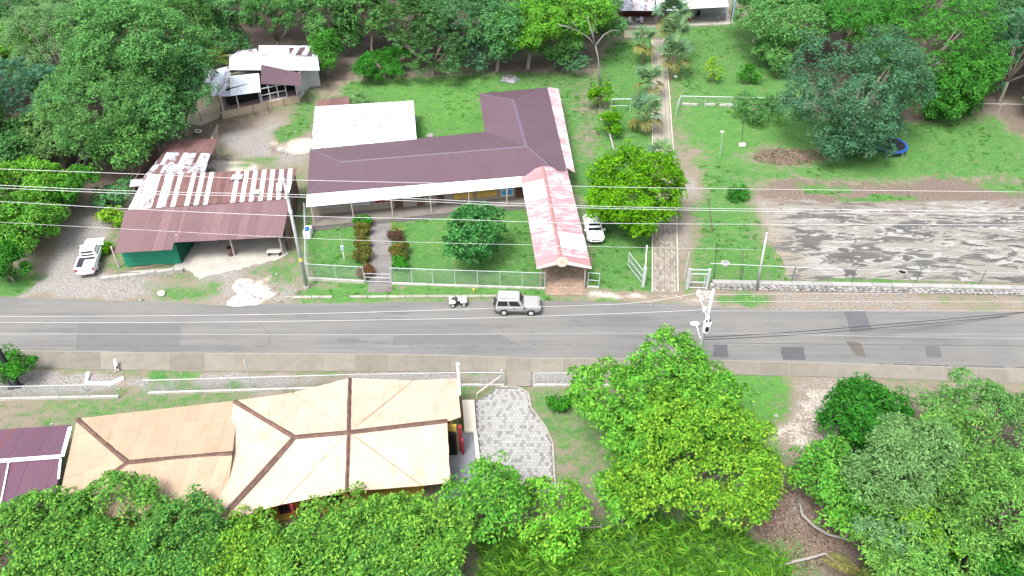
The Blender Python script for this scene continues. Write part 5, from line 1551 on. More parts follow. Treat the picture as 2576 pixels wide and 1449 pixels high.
# scattered weed tufts that break up the lawns
rgt = np.random.default_rng(31)
wx, wy_ = rgt.uniform(-50, 60, 5200), rgt.uniform(56, 122, 5200)
kk = (sample_w(wx, wy_)['g'] > .5) & (vnoise(wx, wy_, 6, 77) > .48)
for b_ in BUILT: kk &= poly_sd(wx, wy_, b_) < -.1
wx, wy_ = wx[kk], wy_[kk]
m_ = 16
cx_, cy_ = np.repeat(wx, m_) + rgt.normal(size=len(wx) * m_) * .12, np.repeat(wy_, m_) + rgt.normal(size=len(wx) * m_) * .12
n_ = len(cx_)
hd_ = rgt.uniform(0, 6.283, n_)
ax_ = nrm(np.stack([np.cos(hd_), np.sin(hd_), rgt.uniform(.2, 1.0, n_)], 1))
no_ = nrm(np.stack([-np.cos(hd_), -np.sin(hd_), np.full(n_, 1.2)], 1))
q_ = leaf_quads(np.stack([cx_, cy_, np.zeros(n_)], 1), no_, ax_, np.repeat(rgt.uniform(.1, .3, len(wx)), m_), np.full(n_, .07))
o = link('lawn_weeds', quad_mesh('lawn_weeds', q_), leaf_mat('weed_leaf', (.065, .20, .025), (.15, .29, .045), dark=.6))
tag(o, 'leafy weed tufts scattered over the lawns and meadow', 'weeds', kind='stuff')
# ================================================================== FENCES, GATES, POLES
LINK = plain('chain_link_wire', (.30, .33, .33), .5, .1, 3, 0, .5, .3)
def chain_panel(parent, p, q, z0, z1, sp=.22, w=.007):
    p, q = V2(p), V2(q)
    L = (q - p).length; d = (q - p).normalized(); h = z1 - z0
    mb = MB()
    up = Vector((0, 0, 1)); nv = Vector((-d.y, d.x, 0))
    n = int((L + h) / sp)
    for k in range(n):
        a = k * sp
        for sg in (0, 1):
            s0, s1 = max(0.0, a - h), min(L, a)
            if s1 - s0 < .02: continue
            za, zb_ = z0 + (a - s0), z0 + (a - s1)
            if sg: A_, B_ = p + d * (L - s0) + up * za, p + d * (L - s1) + up * zb_
            else: A_, B_ = p + d * s0 + up * za, p + d * s1 + up * zb_
            e = (B_ - A_).normalized(); s_ = e.cross(nv) * w
            mb.add([A_ - s_, B_ - s_, B_ + s_ + nv * .004, A_ + s_ + nv * .004], [(0, 1, 2, 3)])
    return part('chain_link', mb, LINK, parent)

def fence(name, label, pts, h, z0=0.0, base=None, posts=None, sp=2.3, rail=.03, mesh=True, mid=False, top=True, group=None, pr=.035):
    """pts: ground points; posts, top rail, chain link bays, optional low base wall"""
    pts = [Vector((a.x, a.y, 0)) for a in pts]
    F = thing(name, label, 'fence', tuple(pts[0]), 0, group)
    for a, b in zip(pts[:-1], pts[1:]):
        L = (b - a).length
        n = max(1, round(L / sp))
        if base:
            wall_between(F, a, b, -.05, base, .2, base_mat, 'base_wall')
        if top:
            part('top_rail', MB().tube([a + Vector((0, 0, h)), b + Vector((0, 0, h))], rail, 6), GALV, F)
        if mid:
            part('middle_rail', MB().tube([a + Vector((0, 0, h * .5)), b + Vector((0, 0, h * .5))], rail * .8, 6), GALV, F)
        for k in range(n + 1):
            if k == n and b is not pts[-1]: continue
            q = a.lerp(b, k / n)
            part('post', MB().cyl((q.x, q.y, h / 2), pr, h + .06, 6), GALV, F)
        if mesh:
            for k in range(n):
                chain_panel(F, a.lerp(b, k / n), a.lerp(b, (k + 1) / n), (base or 0) + .04, h - .02)
    return F
base_mat = plain('low_wall_concrete', (.33, .32, .29), .9, .15, 2, .05, dirt=(.16, .15, .13), dfac=.7)
fence('school_fence', 'chain-link fence with low stone base before the left school lawn', [at(778, 704), at(918, 712)], 1.95, base=.3)
gt = fence('school_fence', 'chain-link fence with pale base before the right school lawn', [at(986, 714), at(1090, 718), at(1370, 727)], 1.95, base=.16)
fence('school_fence', 'side chain-link fence between school and workshop', [at(776, 703), at(772, 548)], 1.9, rail=.04)
GG = thing('garden_gate', 'low galvanised gate across the garden path', 'gate', tuple(at(950, 714)))
ga_, gb2 = at(920, 712.5), at(984, 714.5)
for z in (.25, .75, 1.2):
    part('rail', MB().tube([ga_ + Vector((0, 0, z)), gb2 + Vector((0, 0, z))], .025, 6), GALV, GG)
for f_ in (0.01, .5, .99):
    q = ga_.lerp(gb2, f_); part('upright', MB().cyl((q.x, q.y, .65), .03, 1.3, 6), GALV, GG)
fence('canopy_side_fence', 'short rail fence panel beside the canopy post', [at(1478, 722), at(1506, 724)], 1.75, mesh=False, mid=True, base=.12)
# open double gate on the brick path
GT = thing('path_gate', 'open galvanised gate leaf swung inwards beside the brick path', 'gate', tuple(at(1617, 722)))
gq = at(1617, 721)
part('gate_post', MB().box((gq.x, gq.y, 1.1), (.26, .26, 2.3)), GALV, GT)
gp2 = at(1624, 668)
part('post_stay', MB().tube([(gq.x, gq.y, 2.1), (gp2.x, gp2.y + .6, 2.0)], .05, 6), WHITE_PAINT, GT)
ge = at(1579, 672)
for z in (.3, 1.0, 1.75):
    part('rail', MB().tube([(gq.x, gq.y, z), (ge.x, ge.y, z)], .035, 6), GALV, GT)
part('upright', MB().cyl((ge.x, ge.y, 1.0), .04, 1.7, 6), GALV, GT)
chain_panel(GT, gq, ge, .3, 1.75)
PG = thing('pedestrian_gate', 'small galvanised framed gate between two posts beside brick path', 'gate', tuple(at(1755, 725)))
pa, pb = at(1727, 725), at(1776, 726)
for q in (pa, pb):
    part('gate_post', MB().box((q.x, q.y, 1.15), (.24, .24, 2.4)), GALV, PG)
for z in (.1, .75, 1.75, 2.25):
    part('rail', MB().beam((pa.x, pa.y, z), (pb.x, pb.y, z), .07, .09), GALV, PG)
for f_ in (.12, .86):
    q = pa.lerp(pb, f_); part('upright', MB().cyl((q.x, q.y, .95), .045, 1.7, 6), GALV, PG)
# tall corner rod of the gate
q = at(1722, 700); solo('pipe_post', MB().cyl((q.x, q.y, 1.6), .05, 3.2, 6), GALV, 'slender galvanised pipe behind the pedestrian gate', 'post', loc=(q.x, q.y, 0))

# masonry wall and wire fence along the right verge
SWL = thing('stone_wall', 'grey stone retaining wall with pale coping along the right verge', 'wall', tuple(at(2100, 735)))
w0, w1 = at(1790, 727), at(2900, 748)
dvec = (w1 - w0)
core = MB().prism([w0[:2], w1[:2], (w1 + Vector((0, .4, 0)))[:2], (w0 + Vector((0, .4, 0)))[:2]], -.1, .66)
part('wall_core', core, plain('mortar_grey', (.15, .145, .14), .95, .2, 3), SWL)
nb = 22
for k in range(nb):
    a_, b_ = w0 + dvec * (k / nb), w0 + dvec * ((k + 1) / nb)
    part('coping_stone', MB().prism([(a_ + Vector((.02, -.08, 0)))[:2], (b_ + Vector((-.02, -.08, 0)))[:2], (b_ + Vector((-.02, .48, 0)))[:2], (a_ + Vector((.02, .48, 0)))[:2]], .66, .78 + random.uniform(-.01, .01)), plain('coping_pale', (.215, .21, .2), .9, .15, 1.5, .1), SWL)
stone_mes = []
for k in range(6):
    mb = MB().blob((0, 0, 0), (.26, .12, .16), k, 7, 4, .22)
    m_ = new_mesh('stone', mb.v, mb.f); m_.materials.append(STONE); stone_mes.append(m_)
rgw = random.Random(4)
tot = 0
for row, z in enumerate((.12, .36, .56)):
    x = 0.0
    L = dvec.length
    while x < L and tot < 290:
        q = w0 + dvec * (x / L)
        o = link('stone', stone_mes[rgw.randrange(6)], None, SWL)
        o.location = (q.x - ORG[SWL.name].x, q.y - .02 - ORG[SWL.name].y, z + rgw.uniform(-.03, .03))
        s_ = rgw.uniform(.85, 1.2); o.scale = (s_, 1, rgw.uniform(.8, 1.0)); o.rotation_euler = (0, rgw.uniform(-.2, .2), 0)
        x += .5 * s_; tot += 1
fr0, fr1 = at(1780, 722), at(1912, 724)
WF = thing('wire_fence', 'wire fence with thin top rail above the stone wall', 'fence', tuple(fr0))
part('top_rail', MB().tube([fr0 + Vector((0, .6, 2.4)), at(2070, 735) + Vector((0, .7, 2.3))], .03, 6), GALV, WF)
part('top_wire', MB().tube([at(2070, 735) + Vector((0, .7, 2.3)), w1 + Vector((0, .5, 2.1))], .015, 5), GALV, WF)
for x_ in (1792, 1862, 1990, 2140, 2300, 2460, 2620):
    q = at(x_, 722 + (x_ - 1790) * .02)
    part('post', MB().cyl((q.x, q.y + .3, 1.2), .04, 2.4, 6), plain('dark_green_post', (.05, .09, .07), .7), WF)
# yard fence at the back right and at the bare tree
fence('yard_fence', 'galvanised rail fence with fallen blocks in the upper meadow', [at(1699, 296), at(1708, 268), at(1900, 272), at(2080, 278)], 1.5, mesh=True, sp=3.5, rail=.045)
fence('yard_fence', 'galvanised fence passing under the dark trees', [at(2080, 278), at(2320, 284), at(2700, 292)], 1.5, mesh=False, sp=5, rail=.03)
fence('yard_fence', 'two-rail fence panel between the saplings and fan palms', [at(1536, 283), at(1584, 283)], 1.9, mesh=False, mid=True, sp=3, rail=.05)
for i, (x_, y_, l_) in enumerate(((1725, 262, 1.0), (1745, 263, .9), (1785, 263, 1.3), (1825, 264, 1.6), (1845, 266, 1.2))):
    q = at(x_, y_ + 2)
    solo('concrete_block', MB().box((q.x, q.y, .12), (l_, .25, .26), .03 * i), plain('pale_block', (.4, .38, .35), .9, .15), ('pale concrete block at the corner of meadow fence', 'shortest pale concrete block along the meadow fence', 'pale concrete block in the middle of the meadow fence row', 'longest pale concrete block along the meadow fence', 'pale concrete block nearest the dark wide shrub')[i], 'block', 'blocks along the meadow fence', loc=(q.x, q.y, 0))
# near-side house fence
fence('house_fence', 'long chain-link fence on low wall before the apricot house', [at(-160, 1010), at(0, 1006), at(300, 1000)], 1.55, base=.22, sp=2.4)
fence('house_fence', 'taller chain-link fence stretch beside the apricot roof', [at(374, 991), at(583, 985), at(860, 977), at(1160, 971), at(1268, 971)], 1.6, base=.2, sp=2.3)
fence('house_fence', 'chain-link fence stretch between footbridge and roadside tree', [at(1342, 971), at(1490, 971), at(1600, 972)], 1.55, base=.2, sp=2.4)
HG = thing('house_gate', 'opened gate bar swung over the lawn by the footbridge', 'gate', tuple(at(1262, 971)))
a_, b_ = at(1262, 965), at(1200, 1000)
part('gate_bar', MB().tube([(a_.x, a_.y, 1.0), (b_.x, b_.y, .5)], .05, 6), plain('cream_pipe', (.45, .42, .36), .7), HG)
part('hinge_post', MB().cyl((a_.x, a_.y, .8), .06, 1.7, 8), GALV, HG)
part('leg', MB().cyl((b_.x, b_.y, .22), .05, .55, 8), plain('cream_pipe', (.45, .42, .36)), HG)

# ---------------------------------------------------------------- utility poles
lp = at(772, 723)
UP = thing('utility_pole', 'tall grey concrete utility pole at the corner of the school fence', 'utility pole', (lp.x, lp.y, 0))
part('pole_shaft', MB().tube([(lp.x, lp.y, -.2), (lp.x, lp.y, 12.2)], [.2, .11], 10), CONC_POLE, UP, True)
part('pole_collar', MB().cyl((lp.x, lp.y, .08), .3, .3, 10), CONCRETE, UP)
for z, nm in ((12.0, 'insulator'), (10.6, 'insulator'), (10.3, 'insulator'), (8.7, 'insulator')):
    part(nm, MB().cyl((lp.x, lp.y - .16, z), .07, .2, 8), WHITE_PAINT, UP)
part('crossarm', MB().beam((lp.x - .1, lp.y - .5, 10.45), (lp.x + .1, lp.y + .5, 10.45), .1, .1), GALV, UP)
part('sleeve', MB().cyl((lp.x, lp.y, 8.7), .17, .35, 10), plain('pale_sleeve', (.5, .5, .5), .6), UP)
part('yellow_band', MB().cyl((lp.x, lp.y, 3.4), .19, .35, 10), plain('yellow_band', (.5, .42, .1), .7), UP)

rp = at(1903, 731); rpt = aty(1929, 588, rp.y)
RP = thing('telephone_pole', 'slim leaning grey wooden pole in front of the concrete court', 'pole', (rp.x, rp.y, 0))
part('pole_shaft', MB().tube([(rp.x, rp.y, -.2), rpt], [.13, .09], 8), CONC_POLE, RP, True)
part('pole_cap', MB().cyl((rpt.x, rpt.y, rpt.z + .02), .12, .1, 8), GALV, RP)

cp_ = at(1745, 945)
CP = thing('lamp_pole', 'utility pole with street lamp, transformer and white insulators beside the roadside tree', 'utility pole', (cp_.x, cp_.y, 0))
ctop = aty(1779, 728, cp_.y)
def cz(y): return aty(1770, y, cp_.y).z
part('pole_shaft', MB().tube([(cp_.x, cp_.y, -.2), (cp_.x + .15, cp_.y, ctop.z)], [.19, .12], 10), CONC_POLE, CP, True)
ins = plain('porcelain', (.75, .75, .77), .3, .04, 2, .02)
zt = ctop.z
for i, (x_, y_) in enumerate(((1757, 737), (1764, 752), (1772, 778), (1780, 800))):
    q = aty(x_, y_, cp_.y - .25 - .1 * i)
    part('insulator', MB().cyl(q, .16, .12, 8).cyl(q + Vector((0, 0, .14)), .11, .18, 8).cyl(q - Vector((0, 0, .14)), .1, .2, 8), ins, CP)
    part('bracket', MB().beam(q, (cp_.x + .1, cp_.y, q.z - .15), .06, .06), GALV, CP)
part('crossarm', MB().beam(aty(1752, 735, cp_.y), aty(1790, 735, cp_.y), .1, .12), GALV, CP)
part('drop_lead', MB().tube([aty(1757, 738, cp_.y - .3), aty(1764, 755, cp_.y - .35), aty(1772, 780, cp_.y - .45), aty(1781, 804, cp_.y - .55)], .035, 5), ins, CP)
tq = aty(1778, 822, cp_.y - .5)
tr = part('transformer', MB().cyl(tq, .3, .95, 14).cyl(tq + Vector((0, 0, .5)), .26, .1, 14), plain('transformer_white', (.6, .62, .64), .5, .05), CP)
for dx in (-.13, .13):
    part('bushing', MB().cyl(tq + Vector((dx, -.1, .68)), .06, .3, 8), BLACK, tr)
part('fuse_box', MB().box(tq + Vector((-.05, -.33, .05)), (.24, .16, .4)), BLACK, CP)
lh = aty(1748, 814, cp_.y + .8); lr_ = aty(1759, 848, cp_.y)
part('lamp_arm', MB().tube([lr_ + Vector((.1, 0, -.1)), lr_.lerp(lh, .5) + Vector((0, 0, .25)), lh], .04, 6), WHITE_PAINT, CP)
part('lamp_head', MB().hull([(lh.z - .1, lh.x - .36, lh.x + .3, .16), (lh.z + .02, lh.x - .42, lh.x + .34, .2), (lh.z + .12, lh.x - .3, lh.x + .2, .1)], .08) if False else MB().blob(lh, (.4, .24, .13), 3, 10, 6, .02), WHITE_PAINT, CP, True)

# ---------------------------------------------------------------- wires
WIREP = plain('pale_wire', (.42, .42, .43), .4, .05, 1, 0, .5, .2)
WIRED = plain('dark_cable', (.03, .03, .032), .6, .1, 1, 0)
def wire(label, pts, r, mat=WIREP, group='overhead wires along the far side'):
    """pts: (px, py, distance y)"""
    P = [aty(*a) for a in pts]
    # smooth resample (Catmull-Rom)
    out = []
    for i in range(len(P) - 1):
        p0, p1, p2, p3 = P[max(0, i - 1)], P[i], P[i + 1], P[min(len(P) - 1, i + 2)]
        for k in range(6):
            t_ = k / 6
            out.append(.5 * ((2 * p1) + (p2 - p0) * t_ + (2 * p0 - 5 * p1 + 4 * p2 - p3) * t_ ** 2 + (3 * p1 - p0 - 3 * p2 + p3) * t_ ** 3))
    out.append(P[-1])
    return solo('overhead_wire', MB().tube(out, r, 5), mat, label, 'wire', group, smooth=True)
LY = lp.y
wire('uppermost thin wire on the tall school corner pole', [(-500, 408, LY), (0, 425, LY), (350, 438, LY), (716, 452, LY), (1310, 465, LY), (1700, 473, LY), (2576, 483, LY), (3200, 490, LY)], .019)
wire('upper of two paired wires on the school corner pole', [(-500, 440, LY), (0, 466, LY), (350, 481, LY), (722, 489, LY), (1050, 500, LY), (1310, 512, LY), (1700, 523, LY), (2576, 532, LY), (3200, 540, LY)], .021)
wire('lower of two paired wires on the school corner pole', [(-500, 450, LY - .2), (0, 473, LY - .2), (340, 487, LY - .2), (724, 495, LY - .2), (1050, 506, LY - .2), (1310, 518, LY - .2), (1700, 528, LY - .2), (2576, 541, LY - .2), (3200, 548, LY - .2)], .021)
wire('neutral wire fixed at the pale sleeve of the corner pole', [(-500, 485, LY), (0, 507, LY), (320, 525, LY), (735, 543, LY), (1138, 552, LY), (1530, 562, LY), (2576, 566, LY), (3200, 566, LY)], .02)
wire('low thin wire ending at the slim leaning pole', [(-500, 530, LY), (0, 559, LY), (297, 575, LY), (740, 598, LY), (1111, 611, LY), (1338, 616, LY), (1530, 621, LY), (1916, 628, LY - .3)], .013)
CY = cp_.y
grp2 = 'wires above the road on the lamp pole'
wire('topmost wire running from the lamp pole above the carriageway', [(-600, 796, CY), (0, 796, CY), (420, 794, CY), (859, 787, CY), (1370, 771, CY), (1597, 762, CY), (1757, 737, CY - .3)], .013, group=grp2)
wire('second wire running from the lamp pole above the carriageway', [(-600, 810, CY), (0, 811, CY), (420, 811, CY), (859, 806, CY), (1239, 799, CY), (1597, 787, CY), (1772, 779, CY - .4)], .013, group=grp2)
wire('wire from the lamp pole passing before the stone wall', [(1764, 741, CY - .3), (2200, 738, CY), (2576, 736, CY), (3200, 735, CY)], .012, group=grp2)
wire('wire from the lamp pole passing over the right verge', [(1770, 758, CY - .3), (2200, 758, CY), (2576, 758, CY), (3200, 757, CY)], .012, group=grp2)
wire('wire from the lamp pole along the far road edge', [(1778, 782, CY - .4), (2200, 782, CY), (2576, 782, CY), (3200, 781, CY)], .012, group=grp2)
wire('thin low service wire above the near lane', [(-600, 836, CY), (0, 839, CY), (860, 842, CY), (1767, 838, CY), (2200, 846, CY), (2576, 852, CY), (3200, 860, CY)], .008, group=grp2)
wire('dark thin cable above the near lane', [(1766, 862, CY), (2200, 867, CY), (2576, 870, CY), (3200, 876, CY)], .012, WIRED, grp2)
wire('thick dark telephone cable slanting across the road', [(1764, 849, CY), (2000, 835, CY + 2), (2300, 810, CY + 5), (2576, 785, CY + 8), (3000, 745, CY + 13)], .032, WIRED, grp2)
wire('second dark telephone cable slanting across the road', [(1764, 855, CY), (2000, 842, CY + 2), (2300, 817, CY + 5), (2576, 791, CY + 8), (3000, 750, CY + 13)], .028, WIRED, grp2)

# ================================================================== PAVING
# patio setts
PATIO = [(1194, 1010), (1258, 974), (1304, 976), (1329, 991), (1336, 1028), (1371, 1074), (1390, 1116), (1394, 1190), (1400, 1260), (1222, 1270), (1208, 1191)]
pt = gsheet('patio', PATIO, -.05, .02, plain('patio_mortar', (.10, .097, .09), .9, .2, 3), 'pale block-paved patio with a curved edge beside the apricot house')
SETT = plain('pale_paver', (.20, .198, .19), .9, .2, 4, .3, dirt=(.22, .21, .19), dfac=.5)
sett_me = None
g_ = gp(PATIO)
pos_ = []
y = min(b for _, b in g_); row = 0
while y < max(b for _, b in g_):
    x = min(a for a, _ in g_) + (.15 if row % 2 else 0)
    while x < max(a for a, _ in g_):
        pos_.append((x, y)); x += .27
    y += .30; row += 1
pa_ = np.array(pos_)
sdv = poly_sd(pa_[:, 0], pa_[:, 1], g_)
pa_ = pa_[sdv > .12]
order = np.argsort(-pa_[:, 1])      # the open half of the patio first (the rest lies under the trees)
mb = MB().box((0, 0, 0), (.25, .28, .06)); sett_me = new_mesh('paver', mb.v, mb.f); sett_me.materials.append(SETT)
rest = MB()
vis = [i for i in order]
vis.sort(key=lambda i: pa_[i][1] < at(1300, 1175)[1])
for n_, i in enumerate(vis):
    x, y = pa_[i]
    if n_ % 2 == 0 and n_ < 600:
        o = link('paver', sett_me, None, pt); o.location = (x, y, .02 + random.uniform(-.006, .008)); o.rotation_euler = (0, 0, random.uniform(-.03, .03))
    else:
        rest.box((x, y, .02 + random.uniform(-.006, .008)), (.25, .28, .06), random.uniform(-.03, .03))
o = part('pavers', rest, SETT, pt); o['kind'] = 'stuff'
EDGE = plain('patio_edge', (.24, .22, .19), .9, .2, 3, .1)
for (x0, y0), (x1, y1) in zip(PATIO[1:8], PATIO[2:9]):
    a_, b_ = at(x0, y0), at(x1, y1)
    n_ = max(1, round((b_ - a_).length / .7))
    for k in range(n_):
        part('edging_stone', MB().beam(a_.lerp(b_, (k + .03) / n_) + Vector((0, 0, .05)), a_.lerp(b_, (k + .97) / n_) + Vector((0, 0, .05)), .14, .14), EDGE, pt)
# brick path up to the far house
BP = [(1640, 735), (1706, 735), (1702, 560), (1697, 420), (1690, 330), (1684, 240), (1676, 150), (1670, 95), (1640, 95), (1640, 150), (1640, 240), (1641, 330), (1642, 420), (1641, 560)]
bp = gsheet('brick_path', BP, -.05, .015, plain('path_mortar', (.13, .11, .085), .9, .25, 3, dirt=(.09, .075, .06)), 'straight block-paved path leading to the far house')
KS = plain('path_kerb', (.34, .315, .26), .9, .12, 2, .1)
PB = plain('tan_path_brick', (.19, .175, .145), .9, .25, 4, .3, dirt=(.19, .15, .125), dfac=.6)
pl_ = [(735, 1641, 1705), (650, 1641, 1704), (560, 1641, 1702), (420, 1642, 1697), (330, 1641, 1690), (240, 1640, 1684), (150, 1640, 1676), (98, 1640, 1670)]
def edge(y_w):
    pts_ = [(at(l, y), at(r, y)) for y, l, r in pl_]
    ysw = [p_[0].y for p_ in pts_]
    return float(np.interp(y_w, ysw, [p_[0].x for p_ in pts_])), float(np.interp(y_w, ysw, [p_[1].x for p_ in pts_]))
y = at(1670, 735).y; yend = at(1670, 100).y
mb = MB().box((0, 0, 0), (.24, .42, .06)); pb_me = new_mesh('brick', mb.v, mb.f); pb_me.materials.append(PB)
rest = MB(); cnt = 0; row = 0
while y < yend:
    l, r = edge(y)
    nc = max(4, int((r - l - .2) / .26))
    for i in range(nc):
        x = l + .12 + (i + .5) * (r - l - .24) / nc
        yy = y + (.22 if i % 2 else 0)
        if cnt < 300:
            o = link('brick', pb_me, None, bp); o.location = (x, yy, .012 + random.uniform(-.006, .008)); o.rotation_euler = (0, 0, random.uniform(-.03, .03)); cnt += 1
        else:
            rest.box((x, yy, .012 + random.uniform(-.006, .008)), ((r - l - .24) / nc * .9, .42, .06), random.uniform(-.03, .03))
    y += .46
o = part('bricks', rest, PB, bp); o['kind'] = 'stuff'
for k in range(40):
    y0 = at(1670, 735).y + (yend - at(1670, 735).y) * k / 40; y1 = at(1670, 735).y + (yend - at(1670, 735).y) * (k + .97) / 40
    for sd_ in (0, 1):
        part('edging_stone', MB().beam((edge(y0)[sd_], y0, .06), (edge(y1)[sd_], y1, .06), .14, .14), KS, bp)
# garden path
gsh = gsheet('garden_path', [(932, 548), (984, 545), (986, 700), (988, 735), (925, 735), (928, 700)], -.05, .012, plain('garden_path_cement', (.14, .13, .125), .9, .2, 1.2, .06, dirt=(.085, .075, .07), dfac=.7), 'grey cement garden path between the croton hedges')
gl = [at(932, 548), at(984, 545), at(986, 712), at(927, 712)]
for k in range(9):
    f0, f1 = (k + .02) / 9, (k + .98) / 9
    q4 = [gl[0].lerp(gl[3], f0), gl[1].lerp(gl[2], f0), gl[1].lerp(gl[2], f1), gl[0].lerp(gl[3], f1)]
    part('path_slab', MB().prism([q[:2] for q in q4], 0, .03 + random.uniform(-.005, .008)), plain('garden_path_cement', (.21, .19, .18)), gsh)
# ================================================================== VEHICLES
CARW = plain('white_car_paint', (.72, .72, .71), .25, .03, .7, 0, .5)
SILVER = plain('silver_car_paint', (.24, .237, .23), .3, .05, .8, 0, .4, .1)
CLAD = plain('grey_cladding', (.09, .09, .095), .5, .1, 2, 0)
TRIM = plain('black_trim', (.02, .02, .022), .45, .1, 3, 0, .4)
RIM = plain('alloy_rim', (.5, .5, .52), .3, .1, 3, 0, .5, .4)
LAMP = plain('lamp_glass', (.65, .66, .68), .15, .05, 3, 0, .6)
TAIL = plain('tail_red', (.3, .015, .015), .25, .1, 3, 0, .5)
AMBER = plain('amber_lens', (.5, .2, .02), .3, .05, 3, 0, .5)
PLATE = plain('plate_white', (.6, .6, .6), .5, .05, 3, 0)

def P_(name, mb, mat, par, **k): return part(name, mb, mat, par, local=True, **k)

def wheel(par, x, y, r, w, sx):
    wl_ = P_('wheel', MB().cyl((x, y, r), r * .62, w * .9, 16, 'Y'), TRIM, par)
    ty = MB()
    n = 20; o = 0
    prof = [(r * .62, -w / 2), (r * .93, -w / 2), (r, -w * .35), (r, w * .35), (r * .93, w / 2), (r * .62, w / 2)]
    vs, fs = [], []
    for k in range(n):
        a = 2 * math.pi * k / n
        vs += [(x + q * math.cos(a), y + b, r + q * math.sin(a)) for q, b in prof]
    m = len(prof)
    for k in range(n):
        for j in range(m):
            fs.append((k * m + j, ((k + 1) % n) * m + j, ((k + 1) % n) * m + (j + 1) % m, k * m + (j + 1) % m))
    P_('tyre', MB().add(vs, fs), BLACK, wl_)
    rim = MB().cyl((x, y + sx * w * .46, r), r * .56, .03, 14, 'Y').cyl((x, y + sx * w * .5, r), r * .14, .04, 8, 'Y')
    for k in range(5):
        a = 2 * math.pi * k / 5
        rim.beam((x, y + sx * w * .5, r), (x + r * .56 * math.cos(a), y + sx * w * .5, r + r * .56 * math.sin(a)), .05, .05)
    P_('rim', rim, RIM, wl_)

def glass(par, lo, hi, face, u0, u1, v0, v1, mat, name, off=.012):
    """plate on a face of a cabin given by two levels (z, xr, xf, hw)"""
    z0, r0_, f0_, h0_ = lo[:4]; z1, r1_, f1_, h1_ = hi[:4]
    if face in 'LR':
        s_ = 1 if face == 'L' else -1
        c = [(r0_, s_ * h0_, z0), (f0_, s_ * h0_, z0), (f1_, s_ * h1_, z1), (r1_, s_ * h1_, z1)]
        if s_ > 0: c = [c[1], c[0], c[3], c[2]]; u0, u1 = 1 - u1, 1 - u0
    elif face == 'F':
        c = [(f0_, -h0_, z0), (f0_, h0_, z0), (f1_, h1_, z1), (f1_, -h1_, z1)]
    else:
        c = [(r0_, h0_, z0), (r0_, -h0_, z0), (r1_, -h1_, z1), (r1_, h1_, z1)]
    c = [Vector(q) for q in c]
    bl = lambda u, v: c[0].lerp(c[1], u).lerp(c[3].lerp(c[2], u), v)
    return P_(name, MB().slab4(bl(u0, v0), bl(u1, v0), bl(u1, v1), bl(u0, v1), off, .03), mat, par)

def arch(par, x, hw, r, mat):
    for s_ in (-1, 1):
        mb = MB()
        ps_ = [(x + r * math.cos(a), s_ * hw, .34 + r * math.sin(a)) for a in np.linspace(0, math.pi, 9)]
        P_('wheel_arch', mb.tube(ps_, .05, 5), mat, par)

# ---- silver off-roader on the road
q = at(1302, 797)
SUV = thing('off_road_car', 'boxy silver three-door off-road car with grey cladding driving on the road', 'car', (q.x, q.y + .92, .045), math.radians(-1.5), world=False)
P_('body', MB().hull([(.42, -1.92, 1.98, .78), (.62, -2.0, 2.06, .86), (.92, -2.0, 2.06, .86), (1.02, -1.98, 2.02, .84)], .12), SILVER, SUV)
P_('bonnet', MB().hull([(1.0, .55, 2.0, .82), (1.09, .5, 1.9, .76), (1.12, .5, 1.75, .6)], .12), SILVER, SUV)
P_('cladding', MB().hull([(.36, -1.8, 1.85, .8), (.44, -1.95, 2.0, .875), (.62, -1.97, 2.03, .878), (.64, -1.9, 1.98, .85)], .12), CLAD, SUV)
lo, hi = (1.0, -1.95, .62, .82), (1.68, -1.82, .18, .70)
P_('cabin', MB().hull([lo, (1.35, -1.9, .4, .77), hi, (1.76, -1.72, .05, .62)], .1), SILVER, SUV)
P_('roof', MB().hull([(1.74, -1.76, .1, .66), (1.79, -1.7, .02, .6)], .12), plain('pale_roof_paint', (.30, .295, .29), .4, .04), SUV)
glass(SUV, lo, hi, 'F', .08, .92, .12, .93, GLASS_DARK, 'windscreen')
glass(SUV, lo, hi, 'B', .1, .9, .2, .9, GLASS_DARK, 'rear_window')
for sd_ in 'LR':
    glass(SUV, lo, hi, sd_, .05, .44, .18, .88, GLASS_DARK, 'side_window')
    glass(SUV, lo, hi, sd_, .5, .9, .18, .88, GLASS_DARK, 'side_window')
for s_ in (-1, 1):
    P_('roof_rail', MB().tube([(-1.6, s_ * .6, 1.84), (.0, s_ * .6, 1.84)], .025, 5), TRIM, SUV)
    d_ = P_('door', MB().box((.1, s_ * .865, .8), (1.05, .02, .34)), SILVER, SUV)
    P_('handle', MB().box((-.28, s_ * .885, .9), (.16, .03, .04)), TRIM, d_)
    P_('mirror', MB().box((.62, s_ * .97, 1.12), (.12, .2, .16)), TRIM, SUV)
    P_('headlight', MB().box((2.05, s_ * .62, .84), (.06, .3, .17)), LAMP, SUV)
    P_('tail_light', MB().box((-2.0, s_ * .76, .9), (.05, .12, .3)), TAIL, SUV)
    P_('indicator', MB().box((2.06, s_ * .62, .68), (.06, .24, .07)), AMBER, SUV)
    for x_ in (-1.22, 1.25):
        wheel(SUV, x_, s_ * .76, .36, .25, s_)
for x_ in (-1.22, 1.25): arch(SUV, x_, .88, .46, CLAD)
P_('front_bumper', MB().hull([(.42, 1.9, 2.16, .82), (.62, 1.9, 2.18, .84)], .1), CLAD, SUV)
P_('rear_bumper', MB().hull([(.42, -2.14, -1.9, .8), (.6, -2.16, -1.9, .82)], .06), CLAD, SUV)
P_('grille', MB().box((2.06, 0, .84), (.05, .8, .16)), TRIM, SUV)
P_('plate', MB().box((2.19, 0, .52), (.02, .34, .13)), PLATE, SUV)
sp_ = P_('spare_wheel', MB().cyl((-2.1, 0, 1.0), .34, .22, 16, 'X'), BLACK, SUV)
P_('rim', MB().cyl((-2.22, 0, 1.0), .2, .03, 12, 'X'), RIM, sp_)

